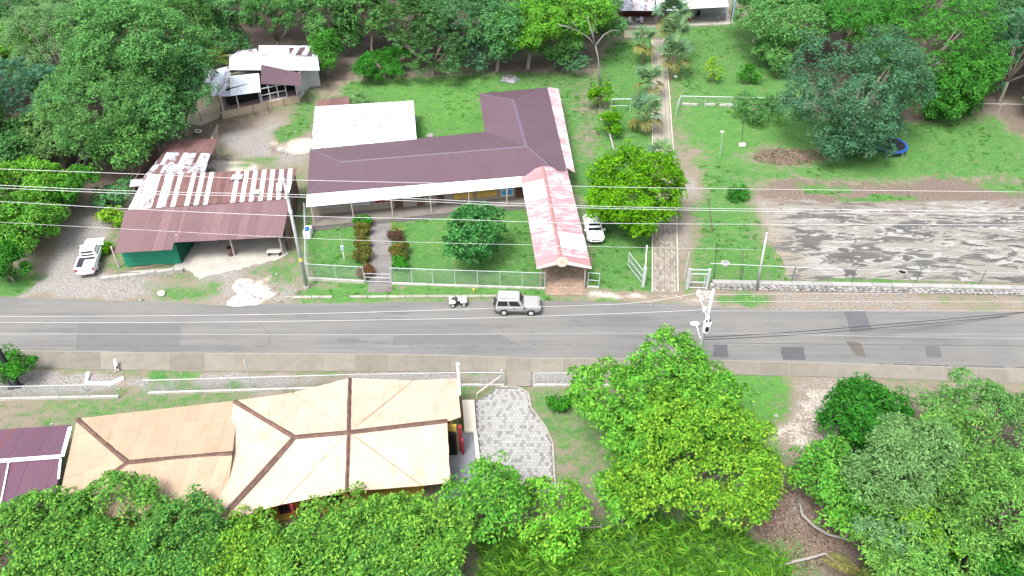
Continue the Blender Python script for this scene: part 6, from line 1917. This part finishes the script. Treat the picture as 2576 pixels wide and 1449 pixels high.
# ---- white pickup on the gravel drive
pr_, pf_ = at(213, 686, .7), at(243, 601, .8)
hd = math.atan2(pf_.y - pr_.y, pf_.x - pr_.x)
pm = (pr_ + pf_) / 2
PK = thing('pickup_truck', 'white double-cab pickup with open black bed parked on the gravel drive', 'pickup', (pm.x, pm.y, 0), hd, world=False)
P_('body', MB().hull([(.45, -2.5, 2.5, .80), (.65, -2.58, 2.6, .90), (1.0, -2.58, 2.55, .91), (1.06, -2.56, 2.45, .88)], .16), CARW, PK)
P_('bonnet', MB().hull([(1.04, .9, 2.44, .86), (1.14, .85, 2.3, .8), (1.17, .85, 2.0, .6)], .2), CARW, PK)
lo, hi = (1.05, -.72, 1.25, .84), (1.72, -.5, .55, .68)
P_('cabin', MB().hull([lo, (1.4, -.62, .95, .78), hi, (1.79, -.4, .4, .58)], .14), CARW, PK)
glass(PK, lo, hi, 'F', .07, .93, .1, .92, GLASS_DARK, 'windscreen')
glass(PK, lo, hi, 'B', .12, .88, .2, .88, GLASS_DARK, 'rear_window')
for sd_ in 'LR':
    glass(PK, lo, hi, sd_, .06, .44, .2, .88, GLASS_DARK, 'side_window'); glass(PK, lo, hi, sd_, .5, .88, .2, .88, GLASS_DARK, 'side_window')
bed = P_('bed_liner', MB().box((-1.6, 0, 1.075), (1.7, 1.5, .03)), plain('bed_liner_black', (.025, .024, .03), .6), PK)
P_('bed_rail', MB().box((-1.6, .84, 1.12), (1.85, .14, .16)), CARW, bed); P_('bed_rail', MB().box((-1.6, -.84, 1.12), (1.85, .14, .16)), CARW, bed)
P_('tailgate', MB().box((-2.53, 0, 1.0), (.1, 1.66, .42)), CARW, PK)
P_('cargo_board', MB().box((-1.8, -.25, 1.12), (1.1, .85, .06)), plain('cargo_white', (.6, .6, .62), .6), PK)
for s_ in (-1, 1):
    P_('tail_light', MB().box((-2.58, s_ * .78, .92), (.06, .16, .3)), TAIL, PK)
    P_('headlight', MB().box((2.52, s_ * .66, .92), (.1, .34, .18)), LAMP, PK)
    P_('mirror', MB().box((1.15, s_ * 1.0, 1.18), (.14, .22, .18)), CARW, PK)
    for x_ in (.1, -.45):
        P_('handle', MB().box((x_, s_ * .92, 1.0), (.16, .03, .04)), TRIM, PK)
    for x_ in (-1.55, 1.6): wheel(PK, x_, s_ * .78, .38, .26, s_)
P_('rear_bumper', MB().hull([(.48, -2.78, -2.5, .82), (.66, -2.8, -2.5, .85)], .08), RIM, PK)
P_('plate', MB().box((-2.81, 0, .6), (.02, .36, .14)), PLATE, PK)
for x_ in (-1.55, 1.6): arch(PK, x_, .91, .47, CARW)

# ---- white car under the lime tree
cf, cb = at(1499, 607, .5), at(1487, 545, 1.0)
hd = math.atan2(cf.y - cb.y, cf.x - cb.x)
ct = at(1499, 617)
cm = Vector((ct.x, ct.y, 0)) - Vector((math.cos(hd), math.sin(hd), 0)) * 2.15
CR = thing('white_car', 'white family car parked nose-out under the lime green tree', 'car', (cm.x, cm.y, 0), hd, world=False)
P_('body', MB().hull([(.28, -2.0, 2.05, .78), (.5, -2.12, 2.2, .87), (.82, -2.12, 2.14, .88), (.96, -2.05, 1.9, .83)], .28), CARW, CR)
P_('bonnet', MB().hull([(.92, .75, 1.95, .80), (1.0, .7, 1.75, .72), (1.03, .7, 1.4, .55)], .25), CARW, CR)
lo, hi = (.95, -2.0, 1.05, .80), (1.46, -1.65, .2, .62)
P_('cabin', MB().hull([lo, (1.25, -1.85, .6, .72), hi, (1.53, -1.4, 0, .5)], .16), CARW, CR)
glass(CR, lo, hi, 'F', .06, .94, .06, .95, GLASS_DARK, 'windscreen', .02)
glass(CR, lo, hi, 'B', .1, .9, .1, .9, GLASS_DARK, 'rear_window')
for sd_ in 'LR':
    glass(CR, lo, hi, sd_, .1, .46, .15, .9, GLASS_DARK, 'side_window'); glass(CR, lo, hi, sd_, .5, .86, .15, .9, GLASS_DARK, 'side_window')
P_('grille', MB().box((2.16, 0, .66), (.06, .9, .12)), TRIM, CR)
P_('lower_grille', MB().box((2.18, 0, .42), (.06, 1.1, .12)), TRIM, CR)
P_('plate', MB().box((2.22, 0, .53), (.02, .36, .1)), PLATE, CR)
for s_ in (-1, 1):
    P_('headlight', MB().box((2.02, s_ * .66, .76), (.2, .3, .15), -s_ * .4), LAMP, CR)
    P_('mirror', MB().box((.85, s_ * .98, 1.02), (.14, .2, .14)), CARW, CR)
    for x_ in (-1.3, 1.35): wheel(CR, x_, s_ * .74, .32, .22, s_)

# ---- motorcycles
def motorcycle(name, label, loc, rz, body, group=None, box=False):
    B_ = thing(name, label, 'motorcycle', loc, rz, group, world=False)
    for x_ in (-.62, .68):
        w_ = P_('wheel', MB().cyl((x_, 0, .3), .06, .14, 10, 'Y'), RIM, B_)
        P_('tyre', MB().tube([(x_ + .25 * math.cos(a), 0, .3 + .25 * math.sin(a)) for a in np.linspace(0, 2 * math.pi, 17)], .06, 6, False), BLACK, w_)
        P_('rim', MB().tube([(x_ + .19 * math.cos(a), 0, .3 + .19 * math.sin(a)) for a in np.linspace(0, 2 * math.pi, 17)], .015, 5, False), RIM, w_)
    P_('frame', MB().tube([(-.62, .08, .3), (-.1, .1, .42), (.25, .08, .45)], .03, 6).tube([(-.62, -.08, .3), (-.1, -.1, .42), (.25, -.08, .45)], .03, 6), TRIM, B_)
    P_('engine', MB().blob((.02, 0, .42), (.26, .16, .18), 2, 8, 6, .1), plain('engine_dark', (.07, .07, .075), .5, .2, 5, 0, .5, .3), B_)
    P_('fork', MB().tube([(.68, .1, .3), (.46, .1, .98)], .03, 6).tube([(.68, -.1, .3), (.46, -.1, .98)], .03, 6), RIM, B_)
    P_('tank', MB().blob((.2, 0, .82), (.32, .17, .16), 5, 10, 6, .03), body, B_, smooth=True)
    P_('seat', MB().hull([(.74, -.62, .0, .13), (.82, -.66, .02, .15), (.86, -.6, -.05, .1)], .06), TRIM, B_)
    P_('tail_fairing', MB().hull([(.62, -.75, -.1, .1), (.76, -.86, -.1, .14), (.8, -.9, -.3, .1)], .05), body, B_)
    P_('front_cowl', MB().hull([(.45, .3, .6, .16), (.72, .34, .68, .22), (.98, .38, .74, .26), (1.22, .36, .55, .16)], .06), body, B_)
    for s_ in (-1, 1): P_('side_panel', MB().hull([(.4, -.35, .2, .02), (.7, -.5, .3, .04), (.78, -.45, .2, .02)], .01) if False else MB().box((-.15, s_ * .15, .6), (.62, .05, .26)), body, B_)
    P_('front_mudguard', MB().tube([(.68 + .33 * math.cos(a), 0, .3 + .33 * math.sin(a)) for a in np.linspace(.3, 2.3, 8)], .07, 6), body, B_)
    P_('handlebar', MB().tube([(.3, .38, 1.05), (.45, .15, 1.02), (.45, -.15, 1.02), (.3, -.38, 1.05)], .02, 6), TRIM, B_)
    P_('headlight', MB().cyl((.73, 0, .95), .09, .06, 10, 'X'), LAMP, B_)
    P_('exhaust', MB().cyl((-.4, -.17, .34), .05, .6, 8, 'X'), RIM, B_)
    if box: P_('top_box', MB().hull([(.86, -.92, -.5, .22), (1.1, -.95, -.48, .24), (1.18, -.88, -.55, .18)], .06), body, B_)
    return B_
q = at(1152, 774)
QB = thing('quad_bike', 'small white quad bike standing at the road edge behind the off-road car', 'quad bike', (q.x, q.y + .45, .02), math.radians(6), world=False)
QW = plain('quad_white', (.42, .45, .43), .45, .08, 2, 0, .3)
for x_ in (-.52, .52):
    for s_ in (-1, 1):
        w_ = P_('wheel', MB().cyl((x_, s_ * .4, .25), .13, .22, 12, 'Y'), RIM, QB)
        P_('tyre', MB().tube([(x_ + .17 * math.cos(a), s_ * .4, .25 + .17 * math.sin(a)) for a in np.linspace(0, 2 * math.pi, 15)], .09, 7, False), BLACK, w_)
P_('chassis', MB().hull([(.25, -.6, .6, .2), (.5, -.65, .62, .25)], .08), TRIM, QB)
P_('rear_fender', MB().hull([(.5, -.82, -.2, .5), (.6, -.8, -.25, .5), (.68, -.7, -.3, .35)], .12), QW, QB)
P_('front_fender', MB().hull([(.5, .2, .82, .5), (.6, .25, .8, .5), (.74, .3, .7, .3)], .12), QW, QB)
P_('tank', MB().hull([(.55, -.1, .4, .16), (.8, .0, .36, .14), (.86, .05, .3, .1)], .05), QW, QB)
P_('seat', MB().hull([(.62, -.55, .02, .16), (.76, -.6, .05, .17), (.8, -.5, 0, .12)], .06), TRIM, QB)
P_('handlebar', MB().tube([(.22, .38, 1.0), (.34, .12, .94), (.34, -.12, .94), (.22, -.38, 1.0)], .022, 6), TRIM, QB)
P_('rack', MB().tube([(-.8, -.3, .76), (-.45, -.3, .76), (-.45, .3, .76), (-.8, .3, .76), (-.8, -.3, .76)], .018, 5), QW, QB)
for s_ in (-1, 1): P_('headlight', MB().box((.8, s_ * .25, .62), (.05, .14, .08)), LAMP, QB)
q = at(1577, 66); motorcycle('motorcycle', 'white and dark motorcycle parked on the far house porch', (q.x, q.y + .6, .2), math.radians(-40), plain('white_fairing', (.6, .62, .61), .35, .05, 2, 0, .5))
q = at(1608, 65); motorcycle('motorcycle', 'purple-white motorcycle beside another on the far house porch', (q.x, q.y + .6, .2), math.radians(-60), plain('lilac_fairing', (.5, .42, .55), .35))
q = at(1283, 494); motorcycle('motorcycle', 'dark red motorcycle parked on the school veranda', (q.x, q.y, .12), math.radians(20), plain('dark_red_fairing', (.12, .02, .03), .35))
q = at(1755, 57); motorcycle('motorcycle', 'black motorcycle on the pale porch floor of far house', (q.x, q.y + 1.2, .2), math.radians(50), plain('black_fairing', (.02, .022, .025), .35))
def bicycle(label, loc, rz, col):
    B_ = thing('bicycle', label, 'bicycle', loc, rz, 'bicycles at the far house', world=False)
    for x_ in (-.5, .52):
        w_ = P_('wheel', MB().tube([(x_ + .32 * math.cos(a), 0, .34 + .32 * math.sin(a)) for a in np.linspace(0, 2 * math.pi, 21)], .022, 5, False), BLACK, B_)
        P_('spokes', MB().tube([(x_ - .3, 0, .34), (x_ + .3, 0, .34)], .006, 4).tube([(x_, 0, .04), (x_, 0, .64)], .006, 4), RIM, w_)
    P_('frame', MB().tube([(-.5, 0, .34), (-.05, 0, .32), (.4, 0, .75), (-.15, 0, .8), (-.05, 0, .32)], .022, 5).tube([(-.5, 0, .34), (-.15, 0, .8)], .018, 5), col, B_)
    P_('fork', MB().tube([(.52, 0, .34), (.38, 0, .9)], .02, 5), col, B_)
    P_('saddle', MB().hull([(.88, -.32, -.02, .08), (.94, -.34, 0, .07)], .04), TRIM, B_)
    P_('handlebar', MB().tube([(.32, .28, .98), (.38, 0, .94), (.32, -.28, .98)], .016, 5), TRIM, B_)
for i, (x_, y_, lb, col) in enumerate(((1808, 58, 'white bicycle leaning nearest the porch edge of far house', plain('white_frame', (.6, .6, .6), .4)), (1822, 54, 'lilac bicycle in the row by the blue wall', plain('lilac_frame', (.4, .35, .5), .4)), (1834, 50, 'dark bicycle against the blue wall', plain('dark_frame', (.05, .05, .08), .4)))):
    q = at(x_, y_); bicycle(lb, (q.x, q.y + .3, .2), math.radians(60 + 8 * i), col)

# ================================================================== SMALL THINGS
# dog made with a skin surface
def skinned(name, verts, edges, rad, sub=2):
    me_ = bpy.data.meshes.new(name)
    me_.from_pydata(verts, edges, [])
    o = bpy.data.objects.new(name, me_); COL.objects.link(o)
    m = o.modifiers.new('skin', 'SKIN')
    lay = me_.skin_vertices[0].data if me_.skin_vertices else None
    if lay is None:
        bpy.context.view_layer.objects.active = o
        lay = me_.skin_vertices[0].data
    for i, r_ in enumerate(rad):
        lay[i].radius = (r_, r_) if not hasattr(r_, '__len__') else r_
        lay[i].use_root = (i == 0)
    sb_ = o.modifiers.new('sub', 'SUBSURF'); sb_.levels = sb_.render_levels = sub
    dg = bpy.context.evaluated_depsgraph_get(); dg.update()
    out = bpy.data.meshes.new_from_object(o.evaluated_get(dg))
    bpy.data.objects.remove(o)
    return out
dv = [(0, 0, .46), (.28, 0, .47), (-.25, 0, .47), (.42, 0, .58), (.52, 0, .68), (.66, 0, .65), (-.45, 0, .55),
      (.27, .09, .36), (.26, .09, .2), (.28, .09, .03), (.27, -.09, .36), (.3, -.09, .2), (.26, -.09, .03),
      (-.24, .09, .36), (-.32, .09, .2), (-.27, .09, .03), (-.24, -.09, .36), (-.28, -.09, .2), (-.33, -.09, .03), (.5, .07, .78), (.5, -.07, .78), (-.6, 0, .7)]
de = [(0, 1), (0, 2), (1, 3), (3, 4), (4, 5), (2, 6), (1, 7), (7, 8), (8, 9), (1, 10), (10, 11), (11, 12), (2, 13), (13, 14), (14, 15), (2, 16), (16, 17), (17, 18), (4, 19), (4, 20), (6, 21)]
dr = [.12, .15, .12, .09, .085, .045, .035, .065, .035, .035, .065, .035, .035, .075, .04, .035, .075, .04, .035, .025, .025, .02]
t = NT('dog_coat')
nz = t.noise(2.6, 1, .4, t.n('TexCoord').outputs['Object'])
DOGM = t.bsdf(t.mix(t.ramp(nz, .55, .57), (.66, .65, .62), (.02, .02, .02)), .9)
q = at(296, 929)
DG = link('dog', skinned('dog', dv, de, dr), DOGM)
DG.location = (q.x, q.y, .0); DG.rotation_euler = (0, 0, math.radians(115))
for p_ in DG.data.polygons: p_.use_smooth = True
tag(DG, 'white and black dog standing at the edge of the pavement', 'dog')
P2 = lambda name, mb, mat: part(name, mb, mat, DG, local=True)
for s_ in (-1, 1): P2('eye', MB().blob((.6, s_ * .05, .7), .014, 1, 6, 4, 0), TRIM)
P2('nose', MB().blob((.7, 0, .655), .02, 1, 6, 4, 0), TRIM)

# white angled kerb on gravel
AK = thing('white_kerb', 'white painted angled kerb lying on the gravel strip', 'kerb', tuple(at(260, 966)))
WPT = plain('whitewash', (.7, .68, .67), .8, .06, 2, .02)
for a_, b_ in (((222, 948), (217, 966)), ((217, 966), (280, 967)), ((280, 967), (312, 953))):
    A_, B_ = at(*a_), at(*b_)
    part('kerb_length', MB().beam(A_ + Vector((0, 0, .1)), B_ + Vector((0, 0, .1)), .22, .24), WPT, AK)
q = at(223, 944); part('kerb_stub', MB().box((q.x, q.y, .12), (.3, .25, .28)), WPT, AK)
# black steel posts at the left
for i, (bx_, by_, tx_, ty_, lb) in enumerate(((48, 972, 0, 896, 'thick black steel post beside the bright roadside shrub'), (30, 975, -20, 905, 'second grey steel post behind the black one'))):
    b_ = at(bx_, by_); t2 = aty(tx_, ty_, b_.y)
    d_ = (t2 - b_)
    s_ = thing('steel_post', lb, 'post', (b_.x, b_.y, 0))
    part('shaft', MB().box((b_.x, b_.y, 2.6), (.28 if i == 0 else .14, .28 if i == 0 else .14, 5.4)), plain('black_steel', (.018, .02, .024), .5) if i == 0 else plain('grey_steel', (.07, .08, .085), .5), s_)
    part('base_plate', MB().box((b_.x, b_.y, .02), (.5, .5, .06)), TRIM, s_)
# mail post and small signs on the front lawn
q = at(866, 651)
MP = thing('garden_post', 'white post with small grey-blue box on the school lawn', 'post', (q.x, q.y, 0))
part('stem', MB().cyl((q.x, q.y, .55), .04, 1.2, 8), WHITE_PAINT, MP)
part('meter_box', MB().box((q.x - .02, q.y, 1.35), (.3, .22, .45)), plain('grey_blue_box', (.3, .36, .42), .6), MP)
part('conduit', MB().tube([(q.x, q.y, 1.5), (q.x - .2, q.y + .5, 3.0)], .015, 5), GALV, MP)
q = at(1192, 736)
YM = thing('marker_post', 'small orange-yellow marker standing in the verge grass', 'marker', (q.x, q.y, 0))
part('stem', MB().cyl((q.x, q.y, .2), .06, .42, 8, r2=.045), plain('orange_marker', (.55, .27, .06), .6), YM)
part('cap', MB().blob((q.x, q.y, .46), (.1, .1, .08), 3, 8, 5, .03), plain('yellow_marker', (.6, .45, .08), .6), YM)
# wash basin at the fence corner
q = at(776, 592)
WB = thing('wash_basin', 'white wash stand with a blue tub beside the side fence', 'basin', (q.x, q.y, 0))
part('stand', MB().box((q.x, q.y, .4), (.7, 1.2, .8)), WHITE_PAINT, WB)
part('tub', MB().tube([(q.x, q.y - .2, .8), (q.x, q.y - .2, 1.05)], [.22, .3], 12, False), plain('blue_tub', (.03, .14, .35), .4), WB)
part('tub_floor', MB().cyl((q.x, q.y - .2, .83), .24, .04, 12), plain('blue_tub', (.03, .14, .35)), WB)
# barrel, bench and table in the workshop
q = at(582, 642)
BRL = thing('oil_drum', 'rusty open oil drum standing beside the workshop post', 'drum', (q.x, q.y, .035))
part('drum_wall', MB().tube([(q.x, q.y, .03), (q.x, q.y, .35), (q.x, q.y, .36), (q.x, q.y, .62), (q.x, q.y, .63), (q.x, q.y, .95)], [.29, .29, .31, .31, .29, .29], 16), plain('drum_rust', (.1, .055, .05), .7, .3, 4), BRL)
part('drum_mouth_shade', MB().cyl((q.x, q.y, .955), .25, .02, 16), DARK_IN, BRL)  # near-black disc painted for the shaded inside of the drum
q = at(690, 645)
BN = thing('slat_bench', 'pale slatted bench at the workshop edge', 'bench', (q.x, q.y, .035))
for k in range(3):
    part('seat_slat', MB().beam((q.x - .7, q.y + .25 * k, .48), (q.x + .7, q.y + .25 * k + .12, .48), .15, .05), plain('pale_slat', (.5, .47, .42), .8), BN)
for sx in (-.55, .55):
    part('leg', MB().box((q.x + sx, q.y + .25, .25), (.08, .6, .45)), plain('dark_leg', (.06, .05, .05), .8), BN)
q = at(520, 622)
TB_ = thing('work_table', 'dark work bench in the shade of the workshop', 'table', (q.x, q.y, .035))
part('top', MB().box((q.x, q.y + .4, .82), (2.4, .9, .08)), plain('plum_table', (.1, .07, .075), .8), TB_)
for sx in (-1.05, 1.05):
    for sy in (.1, .7): part('leg', MB().box((q.x + sx, q.y + sy, .42), (.09, .09, .78)), WOOD_GREY, TB_)
# planks lying before the green room
for i in range(5):
    a_ = at(335 + 22 * i, 676 - i * 1.5); b_ = at(375 + 20 * i, 672 - i * 2)
    solo('timber', MB().beam(a_ + Vector((0, .1 * i, .06)), b_ + Vector((0, .1 * i, .06)), .16, .07), plain('old_timber', (.22, .15, .12), .9, .3, 4, .3), 'short old timber lying below the green wall', 'timber', 'timbers below the green wall')
# white tub in the yard
q = at(500, 336)
WT = thing('round_tub', 'round white-rimmed tub in the yard below the hillside house', 'tub', (q.x, q.y, 0))
part('rim', MB().tube([(q.x + .38 * math.cos(a), q.y + .38 * math.sin(a), .35) for a in np.linspace(0, 2 * math.pi, 21)], .05, 6, False), WHITE_PAINT, WT)
part('wall', MB().tube([(q.x, q.y, .0), (q.x, q.y, .34)], [.3, .37], 16, False), plain('brown_tub', (.16, .09, .07), .8), WT)
part('floor', MB().cyl((q.x, q.y, .05), .31, .04, 16), plain('brown_tub', (.16, .09, .07)), WT)
# trampoline
q = at(2236, 378)
TP = thing('trampoline', 'round blue-rimmed trampoline under the huge dark mango tree', 'trampoline', (q.x, q.y, 0))
R_ = 1.9
part('mat', MB().cyl((q.x, q.y, .8), R_ - .2, .03, 28), plain('black_mat', (.015, .015, .02), .8), TP)
pad = MB(); n_ = 28
for k in range(n_):
    a0_, a1_ = 2 * math.pi * k / n_, 2 * math.pi * (k + 1) / n_
    c_ = lambda r_, a, z: (q.x + r_ * math.cos(a), q.y + r_ * math.sin(a), z)
    pad.add([c_(R_ - .25, a0_, .84), c_(R_ - .25, a1_, .84), c_(R_ + .08, a1_, .84), c_(R_ + .08, a0_, .84), c_(R_ + .1, a0_, .68), c_(R_ + .1, a1_, .68)], [(0, 3, 2, 1), (3, 4, 5, 2)])
part('rim_pad', pad, plain('royal_blue_pad', (.02, .075, .28), .5), TP)
for k in range(6):
    a = 2 * math.pi * k / 6
    part('leg', MB().tube([(q.x + R_ * math.cos(a), q.y + R_ * math.sin(a), -.02), (q.x + R_ * math.cos(a), q.y + R_ * math.sin(a), .8)], .035, 6), GALV, TP)
# ash heap, tank drum, cement ring, posts in the meadow
q = at(1283, 200)
solo('ash_heap', MB().blob((q.x, q.y, .05), (1.25, 1.35, .28), 4, 18, 8, .14), plain('grey_ash', (.13, .13, .14), .95, .5, 3.5, 0, dirt=(.34, .33, .34), dfac=.8, bump=.8), 'heap of grey ash on the back lawn', 'ash heap', loc=(q.x, q.y, 0))
q = at(2266, 693)
CRG = thing('cement_basin', 'round cement basin at the bottom of the old concrete slab', 'basin', (q.x, q.y, .02))
part('ring', MB().tube([(q.x, q.y, .0), (q.x, q.y, .45)], [.42, .4], 14, False), CONCRETE, CRG)
part('lip', MB().tube([(q.x + .4 * math.cos(a), q.y + .4 * math.sin(a), .45) for a in np.linspace(0, 2 * math.pi, 19)], .05, 6, False), CONCRETE, CRG)
part('dark_disc', MB().cyl((q.x, q.y, .3), .38, .02, 14), DARK_IN, CRG)  # near-black disc set inside the ring
q = at(1824, 664)
MH = thing('manhole_ring', 'grey cement manhole ring in the fenced grass strip', 'manhole', (q.x, q.y, 0))
part('ring', MB().cyl((q.x, q.y, .06), .42, .2, 16), CONCRETE, MH); part('lid', MB().cyl((q.x, q.y, .17), .3, .03, 16), plain('lid_grey', (.16, .17, .18), .8), MH)
for bx_, by_, tx_, ty_, r_, lb, cap in ((1811, 395, 1817, 331, .05, 'pale green pipe with white cap in the meadow', True), (1866, 368, 1872, 290, .04, 'thin dark pole standing on a white block', True), (1793, 582, 1781, 497, .06, 'brown stake leaning beside the dirt track', False), (1796, 712, 1803, 610, .04, 'thin grey pipe behind the pedestrian gate', False), (1862, 712, 1870, 630, .035, 'thin brown pipe in the fenced strip', False)):
    b_ = at(bx_, by_); t2 = aty(tx_, ty_, b_.y)
    th_ = thing('meadow_post', lb, 'post', (b_.x, b_.y, 0))
    part('shaft', MB().tube([b_ - Vector((0, 0, .1)), t2], r_, 6), plain('pale_green_pipe', (.25, .33, .3), .6) if 'green' in lb else (plain('brown_stake', (.12, .09, .07), .9) if 'brown' in lb else plain('dark_pole', (.06, .06, .05), .8)), th_)
    if cap:
        if 'block' in lb: part('foot_block', MB().blob((b_.x, b_.y, .2), (.5, .3, .3), 2, 8, 5, .12), plain('pale_block', (.4, .38, .35)), th_)
        else: part('cap', MB().box(t2, (.4, .12, .1)), WHITE_PAINT, th_)
# white boxes and stones on grass
for i, (x_, y_, s_, lb) in enumerate(((1513, 300, .3, 'white box beside the bright sapling'), (407, 741, .42, 'large white boulder on the roadside verge'), (703, 378, .3, 'pale rock lying on the workshop yard'), (1620, 330, .25, 'white stone below the lower fan palm'), (1698, 195, .3, 'white stone below the path-side fan palm'), (1010, 350, .2, 'pale stone on the back lawn near the wing'), (1083, 345, .5, 'grey stone trough behind the school roof'), (1296, 475, .18, 'dark pot near the veranda edge'))):
    q = at(x_, y_)
    solo('pale_stone' if 'pot' not in lb and 'box' not in lb else ('box' if 'box' in lb else 'pot'), MB().blob((q.x, q.y, s_ * .4), (s_, s_ * .7, s_ * .6), i, 8, 6, .18) if 'box' not in lb else MB().box((q.x, q.y, .2), (.45, .45, .42)), (plain('white_rock', (.6, .58, .55), .85, .12, 3) if i != 7 else TRIM) if i != 6 else STONE, lb, 'stone' if 'stone' in lb or 'rock' in lb or 'boulder' in lb else ('box' if 'box' in lb else 'pot'), loc=(q.x, q.y, 0))
rgs = random.Random(9)
sr = MB()
for i in range(260):
    z_ = rgs.choice(((250, 770, 690, 765), (540, 780, 310, 420), (60, 560, 935, 985), (1500, 2560, 738, 780), (1950, 2200, 955, 1150), (600, 770, 690, 770)))
    q = at(rgs.uniform(z_[0], z_[1]), rgs.uniform(z_[2], z_[3]))
    s_ = rgs.uniform(.04, .12) * (1.8 if rgs.random() < .1 else 1)
    sr.blob((q.x, q.y, s_ * .3), (s_ * rgs.uniform(.8, 1.4), s_, s_ * .7), i, 6, 4, .25)
o = link('scattered_stones', new_mesh('scattered_stones', sr.v, sr.f), plain('scatter_stone', (.2, .19, .175), .9, .5, .5, 0)); tag(o, 'loose stones scattered over the gravel verges', kind='stuff')
# concrete beams beside the drive
for i, (x0, y0, x1, y1) in enumerate(((188, 432, 215, 378), (203, 436, 232, 374), (180, 460, 190, 440))):
    a_, b_ = at(x0, y0), at(x1, y1)
    solo('concrete_beam', MB().beam(a_ + Vector((0, 0, .12)), b_ + Vector((0, 0, .12)), .3, .26), CONCRETE, ('long grey concrete beam lying against the wood', 'long grey concrete beam lying against the drive bank', 'broken concrete beam end beside the drive')[i], 'beam', 'concrete beams beside the drive', loc=(a_.x, a_.y, 0))
# collapsed shack in the wood
q = at(125, 382)
SH = thing('ruined_shack', 'collapsed grey plank shack among the trees of the wood', 'shack', (q.x, q.y, 0))
rgk = random.Random(2)
for k in range(9):
    part('wall_plank', MB().beam((q.x - 3 + rgk.uniform(-.2, .2), q.y - .4 + rgk.uniform(-.1, .1), .15 + .17 * k), (q.x + 2.6 + rgk.uniform(-.4, .4), q.y - .4 + rgk.uniform(-.1, .1), .15 + .17 * k + rgk.uniform(-.1, .1)), .05, .15), WOOD_GREY, SH)
for k in range(12):
    x_ = q.x - 3 + k * .55
    part('roof_plank', MB().beam((x_, q.y - .6, 1.75 + rgk.uniform(-.1, .1)), (x_ + rgk.uniform(-.5, .5), q.y + 2.2, 1.5 + rgk.uniform(-.35, .3)), .4, .05), RUSTED if k % 3 == 0 else WOOD_GREY, SH)
for dx in (-2.9, -.5, 2.6):
    part('post', MB().cyl((q.x + dx, q.y - .3, .95), .1, 2.0, 7), BARK_PALE, SH)
# leaning trunk at the far left
a_, b_ = at(45, 505, .0), at(0, 420, 3.5)
solo('leaning_trunk', MB().tube([a_ - Vector((0, 0, .1)), a_.lerp(b_, .5) + Vector((.1, 0, .1)), b_], [.28, .22, .18], 9), plain('brown_bark', (.14, .1, .085), .95, .3, 5), 'thick brown leaning tree trunk at the edge of the wood', 'trunk', smooth=True, loc=(a_.x, a_.y, 0))
q = at(370, 445)
solo('drive_post', MB().tube([(q.x, q.y, -.1), (q.x - .1, q.y, 3.2)], [.09, .07], 7), CONC_POLE, 'pale post standing behind the zinc lean-to', 'post', loc=(q.x, q.y, 0))
# roadside short posts in the near fence strip
for x_, y_, h_, lb in ((635, 975, 3.2, 'slim grey pole behind the chain-link fence beside the apricot roof'),):
    q = at(x_, y_); solo('thin_pole', MB().cyl((q.x, q.y, h_ / 2), .05, h_, 7), GALV, lb, 'pole', loc=(q.x, q.y, 0))
# fence pickets in the bottom corner, under the patio trees
q0, q1 = at(1430, 1345), at(1510, 1340)
TF = thing('timber_fence', 'short broken timber fence behind the tall grass', 'fence', tuple(q0))
for k in range(6):
    q = q0.lerp(q1, k / 5); part('stake', MB().cyl((q.x, q.y, .5), .05, 1.1, 6), WOOD_GREY, TF)
part('rail', MB().beam(q0 + Vector((0, 0, .8)), q1 + Vector((0, 0, .7)), .08, .1), WOOD_GREY, TF)
for i, (x_, y_, h_) in enumerate(((1645, 1340, 1.6), (1655, 1335, 1.8), (1600, 1345, 1.4), (1700, 1330, 1.5), (1745, 1335, 1.6), (1560, 1330, 1.3))):
    q = at(x_, y_)
part('stem', MB().tube([(q.x, q.y, -.1), (q.x + .1, q.y, h_ * .5), (q.x - .05, q.y + .1, h_ + 1)], [.08, .07, .05], 6), BARK_PALE, YT)
# ---- trees beyond the mango grove and the wood, closing the view from a step aside
for i, (x_, y_, rx_2, ry_2, sp_, lb_) in enumerate(((2120, -60, 120, 60, 'mid', 'far mid green tree beyond the mango grove'), (2330, -60, 130, 70, 'mango', 'far bright tree beyond the mango grove'), (2560, -50, 120, 70, 'deep', 'far deep green tree beyond the mango grove'),
                                                  (2800, 30, 140, 90, 'mid', 'far green tree past the end of the mango grove'), (2850, 200, 120, 80, 'mango', 'far bright tree past the wire fence end'), (200, -70, 130, 60, 'mid', 'far green tree beyond the wood'), (440, -70, 120, 60, 'deep', 'far deep green tree beyond the wood'))):
    T('far_tree', lb_, x_, y_, rx_2, ry_2, 8, sp_, 300 + i, group='trees beyond the grove and wood', dens=.35)
for i, o in enumerate([o for o in bpy.data.objects if o.name.startswith('timber') and o.type == 'MESH' and o.parent is None]):
    o['label'] = ('old timber nearest the open drive below the green wall', 'second old timber from the drive below the green wall', 'middle old timber of the row below the green wall', 'old timber beside the middle one towards the workshop floor', 'old timber nearest the workshop floor below the green wall')[min(i, 4)]
